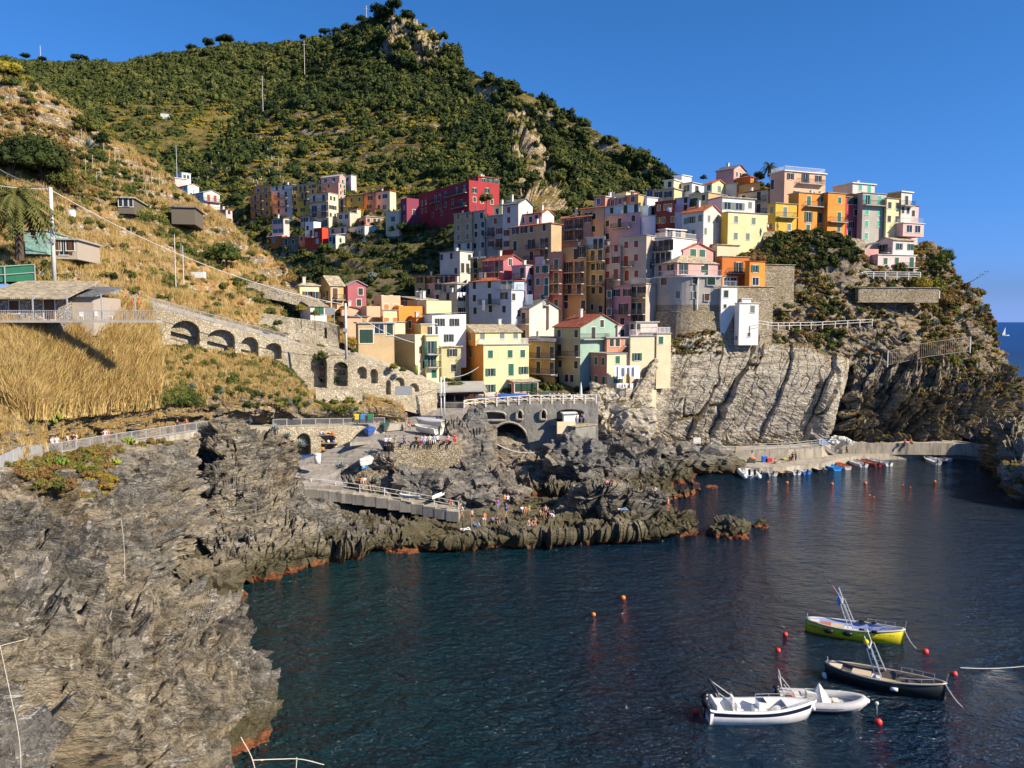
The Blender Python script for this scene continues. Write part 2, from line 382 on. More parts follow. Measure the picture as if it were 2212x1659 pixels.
MTN=[[(690,148,560),(770,88,540),(850,70,520),(925,102,500),(965,160,485),(1005,185,470),(1100,210,440),(1240,284,420),(1350,350,400),(1425,408,380),(1560,500,370)],[(600,203,500),(720,168,480),(840,143,462),(920,168,447),(975,203,435),(1035,229,418),(1110,259,400),(1240,324,392),(1350,384,375),(1430,434,362),(1560,514,350)],[(520,262,450),(650,240,430),(790,235,412),(900,245,395),(970,265,383),(1040,280,368),(1115,300,350),(1220,360,355),(1330,405,348),(1430,450,342),(1560,520,330)],[(470,325,400),(600,315,385),(760,318,368),(900,325,347),(980,335,333),(1060,345,318),(1135,360,300),(1205,410,312),(1310,450,315),(1430,485,312),(1560,540,310)],[(410,388,350),(560,378,335),(740,390,320),(890,398,300),(985,400,285),(1070,405,272),(1150,425,255),(1215,460,270),(1310,490,285),(1430,520,287),(1560,560,290)],[(390,450,305),(550,445,290),(720,460,276),(860,475,260),(980,480,245),(1060,485,236),(1140,500,228),(1215,515,240),(1310,540,255),(1430,560,262),(1560,590,270)],[(420,555,275),(560,542,262),(700,545,247),(840,555,230),(960,560,214),(1050,560,203),(1140,560,205),(1215,570,215),(1310,590,225),(1430,600,235),(1560,620,240)],[(470,650,245),(600,645,228),(720,640,212),(840,650,197),(950,650,187),(1050,650,182),(1140,650,190),(1215,660,195),(1310,670,205),(1430,680,210),(1560,690,210)],[(560,760,200),(660,745,190),(760,740,178),(850,740,166),(950,740,168),(1050,740,172),(1140,740,180),(1215,740,190),(1310,750,200),(1430,750,205),(1560,750,205)]]
def mtn_m(G):
 x,y=toF(G)
 return np.maximum(sm(y,225,255)*(1-sm(y,660,700))*sm(x,380,420)*(1-sm(x,960,1040))*.9,sm(y,430,460)*.9*(1-sm(x,980,1040)))
def mtn_d(G):
 x,y=toF(G)
 rock=np.clip(sm(x,800,850)*(1-sm(x,960,1000))*(1-sm(y,140,180))+sm(x,1060+(y-250)*.25,1090+(y-250)*.3)*(1-sm(x,1150+(y-250)*.45,1180+(y-250)*.45))*sm(y,220,250)*(1-sm(y,460,490)),0,1)
 a,e=facet(rot(G,(0,2),.5)*np.array((.09,.09,.05)),4,1.3,.5);b,e2=facet(rot(G,(0,2),.5)*np.array((.28,.28,.16)),14,1.3,.5)
 base=5*fbm(G*.014,5,21)+1.5*fbm(G*.06,4,22)
 near=1-.6*sm(y,430,520)
 return base*near+rock*(a*6+b*2.2)
loft('mountain',MTN,420,520,hillmat('mountain_scrub',soil=(.17,.12,.05),green=(.035,.045,.014),rock=(.42,.33,.21),grass=(.20,.17,.05)),mtn_d,back=(120,70),post=terrace(5.0,mtn_m))
# ---- near left hillside with dry stone terraces
RT=[(-200,90,148),(0,158,150),(60,182,150),(149,232,152),(226,298,155),(298,337,158),(355,373,160),(387,419,162),(443,456,164),(496,492,165),(544,536,166),(585,568,166),(637,605,165),(700,640,160)]
RB=[(-200,640,88),(0,617,94),(60,616,97),(130,614,100),(200,617,107),(252,627,111),(328,652,115.5),(400,672,118),(470,692,120.5),(557,720,123),(620,738,125),(680,748,127),(740,757,129),(800,775,132)]
def between(a,b,t,bulge=0.0):
 return[(p[0]*(1-t)+q[0]*t,p[1]*(1-t)+q[1]*t-bulge*math.sin(math.pi*t),p[2]*(1-t)+q[2]*t)for p,q in zip(a,b)]
LEFT=[RT,between(RT,RB,.25),between(RT,RB,.5),between(RT,RB,.75),RB]
loft('hillside',LEFT,420,620,hillmat('hillside_grass',soil=(.33,.20,.085),green=(.15,.11,.03),rock=(.36,.29,.20),grass=(.46,.29,.10),gbias=-.10),lambda G:.9*fbm(G*.07,5,31)+.30*fbm(G*.5,4,33),back=(40,25),post=terrace(2.7,lambda G:.35+.65*sm(vn(G*.035,8),-.35,.1),.68))
# ---- lower slope between the upper path and the lower path
LOW=[[(-200,640,90),(0,630,94),(100,632,97),(200,640,102),(300,668,110.8),(330,742,111),(430,754,114),(558,772,118),(620,802,119.5),(665,847,121),(754,844,123),(850,864,126),(872,880,128)],[(-200,700,84),(0,692,88),(100,692,91),(200,690,96),(300,735,104),(330,768,106),(430,780,110),(558,800,114),(620,822,116),(672,858,118.5),(754,856,120.5),(840,868,123),(872,888,125)],[(-200,790,76),(0,780,80.5),(100,775,85),(200,770,91),(300,795,98.5),(330,805,101),(430,815,106),(558,828,110.5),(620,848,113.5),(672,868,116.5),(754,868,119),(840,875,121.5),(872,893,123.5)],[(-200,900,67),(0,885,71.5),(100,870,80),(200,862,88),(300,866,94),(330,866,96.5),(430,868,102.5),(558,872,108),(620,884,112),(680,892,115),(754,888,118),(835,890,121),(874,900,122.5)],[(-200,1050,62),(0,1003,64.5),(60,983,72),(105,973,81),(239,949,91),(310,938,96),(377,928,100.3),(459,917,107.8),(560,914,112.5),(616,912,115),(740,909,119.3),(831,907,121.8),(876,905,122.6)]]
def lowd(G):
 x,y=toF(G);k=.25+.75*sm(y,790,880)
 a=rockdisp(.8,.75,5)(G)
 edge=1-.8*sm(y,905,930)*sm(x,420,460)
 return a*k*edge*(1-.6*sm(x,640,680))
loft('lower_slope',LOW,300,620,rockmat('lower_slope_rock',tan=(.44,.35,.24),grey=(.28,.24,.19),veg=.55,vegcol=(.34,.22,.07),algae=False),lowd,skirt=(.5,2.5),flat=True)
# ---- cliffs below the lower path, foreground left
FG=[[(-150,1062,52),(0,1024,60),(60,1000,66.5),(130,985,77),(239,964,86.5),(330,952,93),(400,944,98.5),(430,940,101)],[(-150,1120,47),(0,1085,55),(80,1062,60),(160,1052,66),(250,1042,73),(330,1035,80),(400,1035,89),(428,1045,97)],[(-150,1200,42),(0,1175,49),(90,1152,54),(170,1142,59),(255,1142,65),(330,1145,72),(395,1155,80),(434,1160,88)],[(-150,1290,37),(0,1275,43),(90,1262,47),(180,1250,51),(258,1245,56),(320,1250,64),(372,1270,74),w_(402,1288,-.5)],[(-150,1335,35),(0,1330,41),(90,1318,44.5),(190,1300,48.5),(275,1288,54),(345,1300,61),w_(425,1338,.2),w_(505,1365,-.8)],[(-150,1390,33),(0,1382,38.7),(90,1370,42),(200,1340,46),(300,1312,50.5),(380,1318,54.5),(455,1326,57.3),(522,1342,59.5)],[(-150,1480,29),(0,1480,34),(90,1470,37),(200,1450,41),(310,1430,45),(410,1420,49.5),(490,1412,53.5),(562,1415,57)],[(-150,1570,26),(0,1570,30),(90,1560,33),(200,1550,36),(310,1535,40),(420,1520,45),(510,1500,50),w_(594,1485,.0)],[(-150,1660,23),(0,1660,27),(90,1655,30),(200,1645,33),(310,1630,37),(410,1610,42),(495,1585,47.5),w_(580,1560,-.8)],[(-150,1850,19),(0,1850,22),(90,1840,24.5),(200,1820,27.5),(300,1800,31),(380,1760,36),(435,1700,42),w_(490,1650,-1.5)]]
def fgd(G):
 d=rockdisp(.95,1.7,3,dip=.5,azi=.9,an=(1,.8,1.8),strat=1.1,tk=1.5)(G)
 x,y=toF(G);top=sm(y,960+(400-x)*.17,1060+(400-x)*.17);d=d-.9
 return d*(.25+.75*top)
loft('foreground_cliff',FG,900,820,rockmat('foreground_rock',tan=(.35,.295,.21),grey=(.20,.19,.17),vein=.95,strata=(.5,.3,.35),fine=1.3),fgd,back=(2,3),flat=True)
MID=[[(459,955,107),(480,938,105),(530,918,107),(560,930,108),(600,938,110),(628,950,112),(630,1014,109.5),w_(634,1050,5.0),w_(740,1050,5.1)],[(458,1020,103),(470,1000,99),(520,972,101),(560,985,103),(600,1000,105.5),(625,1032,108.5),w_(645,1058,4.5),w_(700,1063,4.4),w_(780,1072,3.9)],[(441,1095,96),(470,1085,92),(520,1058,94),(570,1055,96),(620,1057,99),(670,1062,102),(720,1072,104.5),(780,1082,106),(860,1095,106)],[(434,1170,87.5),(470,1155,86.5),(530,1128,89.5),(590,1115,92),(640,1107,95),(700,1104,98),(760,1107,100.5),(820,1110,102),(880,1115,103)],[(400,1240,81),(450,1220,81.5),(520,1190,84),(590,1170,87),(650,1155,90),(710,1147,93),(780,1142,95.5),(830,1140,97.5),(885,1140,99)],[w_(376,1280,1),w_(440,1262,1.5),w_(500,1250,1.),w_(570,1232,1.),w_(640,1208,1),w_(710,1196,1),w_(790,1182,1),w_(840,1176,1),w_(890,1174,1)],[w_(380,1300,-.8),w_(445,1290,-.8),w_(505,1272,-.8),w_(575,1252,-.8),w_(650,1228,-.8),w_(715,1212,-.8),w_(800,1200,-.8),w_(845,1195,-.8),w_(895,1194,-.8)]]
def midd(G):
 x,y=toF(G);k=1-.75*sm(x,640,680)*(1-sm(y,1085,1115))
 return rockdisp(1.0,1.5,8,dip=-.55,azi=.5,an=(1,1,1.8),strat=1.0,tk=1.4)(G)*k-.8
loft('harbour_cliff',MID,520,700,rockmat('harbour_rock',tan=(.31,.265,.19),grey=(.17,.165,.155),vein=.8,strata=(.3,-.6,.3)),midd,back=(3,4),flat=True)
PEN=[[w_(870,1122,0),w_(960,1090,0),w_(1040,1082,0),w_(1120,1080,0),w_(1200,1078,0),w_(1265,1075,0),w_(1303,1075,0),w_(1336,1075,0),w_(1368,1078,0),w_(1404,1080,0),w_(1430,1085,0),w_(1448,1095,0),w_(1482,1115,0),w_(1504,1135,-.5)],[(870,1130,99),(960,1100,104),(1040,1095,106),(1120,1095,107),(1200,1088,108),(1262,1058,106),(1303,1045,106),(1336,1050,106),(1368,1062,105.5),(1404,1055,106),(1430,1066,106),(1447,1104,105.5),(1480,1121,105),w_(1503,1138,.6)],[(870,1145,97),(960,1118,101),(1040,1112,103),(1120,1112,104),(1200,1108,104),(1260,1090,103.5),(1303,1080,103.5),(1336,1084,103),(1368,1092,103),(1404,1090,103),(1430,1097,103),(1450,1117,103),(1480,1131,103),w_(1503,1144,.3)],[(870,1160,95.5),(960,1140,98),(1040,1135,99.5),(1120,1132,100.5),(1200,1130,101),(1260,1125,101),(1303,1120,101),(1336,1120,101),(1368,1122,101),(1404,1122,101),(1430,1128,101.5),(1452,1134,102),w_(1480,1141,1.2),w_(1502,1149,0)],[w_(870,1172,1.),w_(950,1174,1.1),w_(1040,1166,1.2),w_(1120,1162,1.2),w_(1190,1158,1.2),w_(1255,1156,1.2),w_(1300,1154,1.2),w_(1336,1153,1.2),w_(1368,1153,1.2),w_(1400,1153,1.1),w_(1428,1151,1.1),w_(1452,1149,1),w_(1478,1150,.6),w_(1500,1153,-.3)],[w_(870,1190,-.8),w_(950,1192,-.8),w_(1040,1186,-.8),w_(1120,1180,-.8),w_(1190,1176,-.8),w_(1255,1174,-.8),w_(1300,1172,-.8),w_(1336,1171,-.8),w_(1368,1170,-.8),w_(1400,1170,-.8),w_(1428,1168,-.8),w_(1452,1165,-.8),w_(1478,1162,-.8),w_(1502,1160,-1)]]
def pend(G):
 x,y=toF(G);flat=(1-sm(x,1210,1260))*(1-sm(y,1130,1165))
 return rockdisp(1.15,.9,12,dip=-.6,azi=.6,an=(1,1,1.5),tk=1.2)(G)*(1-.55*flat)-.15
rm_pen=rockmat('harbour_rock_low',tan=(.30,.25,.17),grey=(.155,.145,.125),vein=.5,strata=(.3,-.6,.3))
loft('rock_peninsula',PEN,380,800,rm_pen,pend,flat=True)
BIG=[[(1040,960,150),(1120,960,150),(1200,965,150),(1240,965,150),(1283,955,148),(1303,945,148),(1340,948,148),(1404,965,148),(1425,990,146),(1455,1008,145),(1485,1035,140),w_(1514,1060,-.5)],[(1040,985,135),(1120,982,136),(1200,985,137),(1240,975,138),(1283,947,138),(1303,934,138),(1340,937,138),(1404,958,138),(1425,990,137),(1455,1005,136),(1485,1030,134),w_(1514,1061,.0)],[(1040,1010,130),(1120,1005,131),(1200,1010,131),(1240,1005,131),(1283,990,132),(1310,975,133),(1345,975,133),(1400,990,133),(1430,1015,132),(1455,1030,131.5),(1482,1045,131),w_(1513,1064,-.1)],[(1040,1035,125),(1120,1030,126),(1200,1035,126),(1240,1035,126),(1283,1030,127),(1310,1025,127),(1345,1025,127.5),(1400,1040,127.5),(1430,1050,128),(1455,1060,129),w_(1482,1066,.6),w_(1509,1069,-.2)],[w_(1040,1055,1),w_(1120,1055,1),w_(1200,1060,1),w_(1240,1064,1),w_(1283,1067,1),w_(1310,1068,1),w_(1345,1070,1),w_(1390,1073,1),w_(1425,1075,.7),w_(1450,1074,.6),w_(1480,1073,.2),w_(1505,1073,-.6)],[w_(1040,1075,-1),w_(1120,1075,-1),w_(1200,1080,-1),w_(1240,1084,-1),w_(1283,1086,-1),w_(1310,1087,-1),w_(1345,1088,-1),w_(1390,1090,-1),w_(1425,1090,-1),w_(1450,1086,-1),w_(1480,1084,-1),w_(1505,1080,-1)]]
loft('harbour_boulders',BIG,330,640,rockmat('boulder_rock',tan=(.33,.275,.20),grey=(.19,.185,.175),vein=.5,strata=(.5,.3,.2)),lambda G:rockdisp(1.15,1.25,17,dip=.3)(G)-.2,flat=True)
def boulder(name,c,r,mat,seed=0,n=5,big=.35):
 bm=bmesh.new();bmesh.ops.create_icosphere(bm,subdivisions=n,radius=1)
 v=np.array([p.co for p in bm.verts]);nn=v.copy();q=v*np.array(r)
 a,e=facet(q*1.6/max(r)+seed,seed,1.2,.5);b,e2=facet(q*4.5/max(r)+seed,seed+5,1.2,.5)
 v=q+nn*np.array(r)*(big*a+big*.4*b+.12*fbm(q*2/max(r),4,seed))[:,None]
 for p,x in zip(bm.verts,v):p.co=x
 me=bpy.data.meshes.new(name);bm.to_mesh(me);bm.free()
 return mobj(name,me,mat,loc=tuple(c))
isl=boulder('islet',PZ(1577,1166,-.5),(2.5,1.7,2.6),rm_pen,3,6);tag(isl,kind='structure')
isl=boulder('islet',PZ(1643,1143,-.3),(1.1,.9,1.2),rm_pen,8,5);tag(isl,kind='structure')
isl=boulder('islet',PZ(1537,1056,-.25),(1.3,.9,.6),rm_pen,9,4);tag(isl,kind='structure')
for k,(x,y,z,r)in enumerate([(440,1290,.0,(4.2,3.2,3.0)),(470,1312,-.4,(3.0,2.0,.9)),(865,1196,-.5,(3.2,1.6,.9)),(640,1222,-.5,(4.5,1.8,1.1)),(1500,1000,1.2,(7,4,2.6)),(1545,1005,1.0,(7,4,2.0)),(1455,990,2.0,(5,4,2.6))]):
 tag(boulder('shore_rock',PZ(x,y,z),r,rm_pen if y>1150 else bpy.data.materials['boulder_rock'],20+k,5),kind='structure')
for k,(x,y,r)in enumerate([(2185,1000,(3,2.5,2.4)),(2205,975,(4,3,3.4)),(2170,985,(2,2,1.6)),(2195,1020,(2.5,2,1.3)),(2160,1005,(1.6,1.4,1.0)),(2210,1030,(3,2,1.5)),(2178,1012,(1.7,1.4,1.2))]):
 tag(boulder('shore_rock',PZ(x,y,.6),r,bpy.data.materials['boulder_rock'],60+k,4),kind='structure')
GB=[[(420,925,112),(475,925,112)],[(420,1010,109),(470,1010,109)],[(410,1100,102),(465,1100,102)],[(380,1200,92),(455,1200,92)],[w_(360,1300,-.5),w_(450,1300,-.5)]]
loft('gully_wall',[[a,((a[0]+b[0])/2,a[1],a[2]+1),b]for a,b in GB],120,50,bpy.data.materials['harbour_rock'],lambda G:rockdisp(.6,.8,44)(G),flat=True)
RR=[[w_(824,984,8.7),w_(838,986,8.7),w_(856,990,8.3)],[w_(758,1004,7.3),w_(800,1008,7.2),w_(852,1012,7.0)],[w_(738,1022,6.4),w_(795,1030,6.2),w_(856,1036,5.8)],[w_(746,1050,5.1),w_(800,1056,4.9),w_(870,1064,4.3)]]
loft('ramp_rock',RR,110,160,bpy.data.materials['boulder_rock'],rockdisp(.6,.7,47),back=(1.5,1),skirt=(-.2,2),flat=True)
for k,(x,y,Y,r)in enumerate([(1235,990,125,(4.5,3,3.2)),(872,1052,106,(3.2,2.4,1.6)),(905,1052,105.5,(4.0,2.6,2.6)),(950,1058,106,(4.2,2.6,2.4)),(990,1078,107,(4.5,3,2.6)),(1020,1075,109,(5,3.5,3.0)),(1060,1062,112,(3.4,3,3.2)),(1100,1075,112,(3.5,3,2.4)),(1010,1040,110,(2.5,2,2.5))]):
 tag(boulder('shore_rock',P(x,y,Y),r,bpy.data.materials['boulder_rock'],110+k,5),kind='structure')
SL=[[(1390,802,143.4),(1440,742,148),(1470,733,152.3),(1547,715,153.8),(1591,733,154.8),(1668,737,156.8),(1718,745,157.8),(1770,752,158.8),(1822,776,159.8),(1832,778,172.8)],[(1370,845,140.8),(1402,812,142.6),(1450,800,149.3),(1520,790,150.8),(1580,800,151.8),(1655,805,152.8),(1715,810,153.8),(1765,815,154.8),(1816,830,155.8),(1826,832,170.8)],[(1360,905,140.8),(1398,885,144),(1440,875,149.3),(1500,870,150.3),(1570,870,151.3),(1640,875,152.3),(1700,880,153.3),(1755,885,154.3),(1800,895,155.3),(1810,896,170.3)],[(1385,930,149.5),(1415,945,150),(1450,957,151),(1500,963,152),(1560,965,153),(1630,965,154),(1690,963,155),(1745,960,156),(1790,957,157.5),(1800,957,171)]]
def slabd(G):
# leaning slabs split by joints that run down to the left
 x,y=toF(G);left=1-sm(x,1470+(850-y)*.35,1500+(850-y)*.35)
 q=np.stack((G[...,0]-(G[...,2]-12)*.38,G[...,1]*.3,G[...,2]*.22),-1)
 q=q+fbm(G*.18,3,71)[...,None]*1.2
 a,ea=facet(q*.17,70,.35,1.0);b,eb=facet(q*.55,75,.6,.7)
 crack=-np.clip(1-ea/.06,0,1)*1.1-np.clip(1-eb/.05,0,1)*.16
 s1=a*.75+b*.10+crack+.12*fbm(G*.6,4,72)
 d=rot(G,(0,2),-.95)
 s2=.55*ridged(np.stack((d[...,0]*.22,d[...,1]*.22,d[...,2]*1.25),-1),4,77)+1.0*fbm(G*.16,4,78)
 low=sm(y,925,950);s3=rockdisp(.6,.8,79)(G)
 return s1*(1-left)*(1-low*.8)+s2*left+s3*low*.8+.35*rockdisp(.5,.5,80)(G)
loft('slab_cliff',SL,330,640,rockmat('slab_rock',tan=(.62,.55,.43),grey=(.52,.46,.36),vein=.3,strata=(.2,-1.0,.2),algae=False,veg=.03,fine=.8),slabd,back=(4,1),skirt=(0,3),flat=True)
RC=[[(1812,776,172),(1866,786,167),(1917,790,167),(1978,803,167),(2068,800,167),(2129,808,168),(2182,812,171),(2205,865,178),(2300,930,195)],[(1812,840,164),(1860,830,159),(1910,835,159),(1975,840,159.5),(2060,840,160),(2130,845,161),(2186,850,164),(2215,890,170),(2300,950,185)],[(1800,900,162),(1850,890,157),(1905,895,158),(1970,900,158),(2060,900,158),(2130,900,159.5),(2190,910,162),(2230,935,167),(2300,970,178)],[(1795,960,162),(1845,960,158),(1905,960,158.5),(1970,960,159.5),(2060,961,161),(2130,964,162),w_(2190,1000,5),w_(2230,1015,4.5),w_(2300,1035,4)]]
loft('headland_cliff',RC,330,620,rockmat('headland_rock',tan=(.40,.335,.235),grey=(.26,.24,.205),vein=.35,strata=(.2,-.7,.2),veg=.12,algae=False),lambda G:rockdisp(1.0,2.3,31,dip=-.9,azi=.2,an=(1.0,1,1.9))(G)-.4,back=(5,1),skirt=(0,4),flat=True)
SC=[[(1600,560,166),(1700,508,169.5),(1760,508,170.6),(1830,522,172),(1880,572,172.5),(1945,560,177),(2010,530,186),(2050,600,186),(2105,650,184),(2135,690,182)],[(1600,620,162),(1700,590,165),(1760,585,166),(1830,595,167),(1880,614,168),(1950,612,171),(2020,625,177),(2080,665,178),(2125,705,178),(2160,745,178)],[(1600,690,159),(1700,670,162),(1760,680,162.5),(1830,690,163.5),(1890,690,164.5),(1960,690,166.5),(2030,705,170),(2085,735,171),(2135,760,173),(2172,790,175)],[(1600,738,157.5),(1700,745,159.5),(1760,755,160.5),(1830,785,163),(1890,797,164.5),(1960,807,165.5),(2030,810,166),(2080,807,166.5),(2130,817,168),(2186,835,171)]]
loft('headland_slope',SC,260,480,rockmat('headland_scrub_rock',tan=(.40,.32,.21),grey=(.28,.25,.20),vein=.15,veg=.55,vegcol=(.27,.15,.05),algae=False),lambda G:1.3*(1-.5*(toF(G)[0]<1990))*rockdisp(.9,.9,37)(G),back=(12,10),skirt=(1.5,2),post=terrace(3.2,lambda G:.35+0*G[...,0]))
VG=[[(690,800,124),(790,822,128),(900,852,136),(1000,868,142),(1150,868,143),(1300,880,145),(1380,880,149),(1450,860,158),(1560,850,164),(1680,850,168),(1830,850,178)],[(700,745,134),(800,775,146),(900,785,156),(1000,790,163),(1150,790,166),(1300,790,165),(1380,790,162),(1450,780,163),(1560,780,167),(1680,790,171),(1830,800,180)],[(720,690,150),(800,705,162),(900,712,168),(1000,705,171),(1150,700,173),(1300,700,172),(1380,700,170),(1450,700,168),(1560,700,170),(1680,720,174),(1830,740,182)],[(760,650,172),(850,655,180),(920,650,183),(1000,625,184),(1150,605,185),(1300,605,182),(1380,610,178),(1450,610,173),(1560,620,173),(1680,640,177),(1830,660,184)],[(800,615,196),(880,605,198),(950,570,200),(1020,545,199),(1150,530,197),(1300,525,193),(1380,520,190),(1450,530,184),(1560,540,181),(1680,560,181),(1830,580,187)],[(850,570,212),(900,550,213),(960,500,214),(1020,478,213),(1150,465,211),(1300,460,207),(1380,455,203),(1450,450,198),(1560,440,193),(1680,450,190),(1830,490,192)],[(900,560,232),(940,530,234),(1000,495,236),(1060,485,235),(1170,475,233),(1300,468,228),(1380,455,220),(1450,432,212),(1560,408,206),(1660,400,203),(1800,465,204)]]
loft('village_ground',VG,160,260,hillmat('village_soil',soil=(.15,.12,.07),green=(.04,.05,.02),rock=(.3,.25,.17),grass=(.17,.14,.06)),lambda G:.4*fbm(G*.1,4,51),back=(25,25))
# ================================================================== BUILDINGS
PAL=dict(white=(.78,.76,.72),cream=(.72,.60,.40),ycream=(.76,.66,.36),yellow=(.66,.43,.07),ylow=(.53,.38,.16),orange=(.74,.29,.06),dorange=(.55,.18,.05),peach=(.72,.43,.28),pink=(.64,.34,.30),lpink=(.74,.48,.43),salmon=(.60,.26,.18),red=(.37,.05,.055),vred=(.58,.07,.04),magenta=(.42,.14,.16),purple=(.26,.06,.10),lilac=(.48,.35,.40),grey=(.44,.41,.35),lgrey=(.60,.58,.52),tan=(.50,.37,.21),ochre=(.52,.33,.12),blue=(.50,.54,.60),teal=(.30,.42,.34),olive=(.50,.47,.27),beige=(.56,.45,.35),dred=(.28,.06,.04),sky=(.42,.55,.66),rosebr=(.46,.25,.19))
RPAL=dict(terra=(.45,.14,.06),oterra=(.30,.09,.055),slate=(.15,.155,.16),tans=(.38,.32,.22),rwhite=(.72,.70,.66),rgrey=(.38,.37,.34))
SH=dict(G=(.03,.13,.07),g=(.018,.05,.032),r=(.30,.055,.03),b=(.12,.055,.02),m=(.08,.42,.27),k=(.04,.045,.04),o=(.5,.22,.05),t=(.03,.11,.12),s=(.17,.21,.17),w=(.55,.55,.52))
TRIM=plain('window_trim',(.66,.64,.58),.7)
def glass():
 m,t,b=newmat('window_glass',.08,.5);b.inputs['Base Color'].default_value=(.02,.028,.038,1);return m
GLASS=glass()
IRON=plain('dark_ironwork',(.06,.06,.065),.5,.5)
STEEL=plain('galvanised_steel',(.50,.50,.50),.45,.5,.3)
WPAINT=plain('white_paint',(.78,.78,.76),.5)
CONC=stucco((.42,.39,.34))
def roofmat(k):
 if k in('rwhite','rgrey'):return stucco(RPAL[k])
 kk=('roof',k)
 if kk in MATS:return MATS[kk]
 c=RPAL[k];m,t,b=newmat('roof_tiles',.9,.15);p=_n(t,'ShaderNodeTexCoord').outputs['Object']
 v=_n(t,'ShaderNodeTexVoronoi');v.inputs['Scale'].default_value=2.8;t.links.new(scaled(t,p,(1,1,.3)),v.inputs['Vector'])
 s=_n(t,'ShaderNodeSeparateColor');t.links.new(v.outputs['Color'],s.inputs[0])
 a=ramp(t,s.outputs[0],[(0,tuple(x*.6 for x in c)),(.5,c),(1,tuple(min(.8,x*1.45)for x in c))])
 a=mix(t,ramp(t,noise(t,p,.6,4),[(.5,(0,0,0)),(.75,(.6,.6,.6))]),a,tuple(x*.55+.05 for x in c))
 t.links.new(a,b.inputs['Base Color'])
 wv=_n(t,'ShaderNodeTexWave');wv.inputs['Scale'].default_value=1.6;t.links.new(p,wv.inputs['Vector']);bump(t,b,wv.outputs['Fac'],.5,.08)
 MATS[kk]=m;return m
WM={}
def shut_mesh(w,h,sc,side):
 k=('sh',w,h,sc,side)
 if k not in WM:
  m=MB();x0,x1=(-w/2,0)if side<0 else(0,w/2)
  m.box(x0+.01,x1-.01,-.05,-.015,-h/2,h/2)
  n=max(4,int(h/.22))
  for i in range(n):
   z=-h/2+(i+.5)*h/n;m.box(x0+.05,x1-.05,-.068,-.051,z-h/n*.28,z+h/n*.28)
  me=m.mesh('shutter');me.materials.append(plain('shutter_paint',SH[sc],.55));WM[k]=me
 return WM[k]
def win_mesh(w,h,far,sc,op):
 k=('w',w,h,far,sc if far else '',op if far else 0)
 if k not in WM:
  m=MB();t=.11
  m.box(-w/2-t,w/2+t,-.03,.02,h/2,h/2+t);m.box(-w/2-t-.03,w/2+t+.03,-.09,.02,-h/2-t,-h/2)
  m.box(-w/2-t,-w/2,-.03,.02,-h/2,h/2);m.box(w/2,w/2+t,-.03,.02,-h/2,h/2)
  m.box(-.025,.025,-.018,.02,-h/2,h/2)
  m.mi=1;m.box(-w/2,-.025,-.008,.02,-h/2,h/2);m.box(.025,w/2,-.008,.02,-h/2,h/2)
  if far and sc:
   m.mi=2
   if op:
    m.box(-w/2-w/2,-w/2-.02,-.07,-.035,-h/2,h/2);m.box(w/2+.02,w,-.07,-.035,-h/2,h/2)
   else:m.box(-w/2,-.01,-.055,-.02,-h/2,h/2);m.box(.01,w/2,-.055,-.02,-h/2,h/2)
  me=m.mesh('window');me.materials.append(TRIM);me.materials.append(GLASS)
  if far and sc:me.materials.append(plain('shutter_paint',SH[sc],.55))
  WM[k]=me
 return WM[k]
def railing_mesh(segs,h=1.0,sp=.22,th=.028,name='railing'):
 m=MB()
 for(x0,y0,x1,y1)in segs:
  L=math.hypot(x1-x0,y1-y0);n=max(1,int(L/sp))
  m.tube([(x0,y0,h),(x1,y1,h)],th*1.2,4);m.tube([(x0,y0,.08),(x1,y1,.08)],th*.8,4)
  for i in range(n+1):
   x=x0+(x1-x0)*i/n;y=y0+(y1-y0)*i/n;m.box(x-th*.5,x+th*.5,y-th*.5,y+th*.5,.05,h)
 return m.mesh(name)
SZ={'w':(.95,1.35),'d':(1.05,2.15),'q':(.6,.7),'W':(1.5,1.5),'g':(2.2,2.2),'n':(.7,1.2)}
def windows(par,spec,face,Wd,H,far,dsh):
 for tok in spec.split():
  bal=None
  if '+' in tok:tok,bal=tok.split('+')
  ty=tok[0];rest=tok[1:];op=0;sc=dsh
  while rest and not rest[0].isdigit():
   ch=rest[0]
   if ch=='=':op=1
   elif ch=='-':sc=None
   else:sc=ch
   rest=rest[1:]
  xs,y=rest.split('@');y=float(y);ww,hh=SZ[ty];z=H*(1-y/100)
  for xq in xs.split(','):
   u=float(xq)/100*Wd
   if Wd<1.3:continue
   u=min(max(u,ww/2+.15),Wd-ww/2-.15)
   if face=='R':loc=(u,-.001,z);rz=0
   else:loc=(-.001,Wd-u,z);rz=R(-90)
   o=mobj('door' if ty in 'dg' and sc is None and False else 'window',win_mesh(ww,hh,far,sc,op),None,par,loc,rz)
   if sc and not far:
    for sd in(-1,1):
     s=mobj('shutter',shut_mesh(ww,hh,sc,sd),None,o)
     if op:s.location=(sd*(ww/2+.03),-.02,0)
  if bal:
   a,b=[float(q)/100*Wd for q in bal.split('-')];zb=z-SZ['d'][1]/2-.02
   m=MB()
   if face=='R':m.box(a,b,-1.0,.0,zb-.16,zb);segs=[(a+.04,-.96,b-.04,-.96),(a+.04,-.96,a+.04,0),(b-.04,-.96,b-.04,0)]
   else:m.box(-1.0,0,Wd-b,Wd-a,zb-.16,zb);segs=[(-.96,Wd-a-.04,-.96,Wd-b+.04),(-.96,Wd-a-.04,0,Wd-a-.04),(-.96,Wd-b+.04,0,Wd-b+.04)]
   bo=m.obj('balcony',CONC,par);mobj('railing',railing_mesh(segs,.95,.30 if far else.2,.04 if far else.03),IRON,bo,(0,0,zb))
HCOUNT=0;DY={'_dy':0}
SX={}
for _k in('mountain','hillside','village_ground','headland_slope','far_hill','lower_slope'):
 _g=TER[_k][1:,:][::2,::2].reshape(-1,3);SX[_k]=(*toF(_g),_g[:,1])
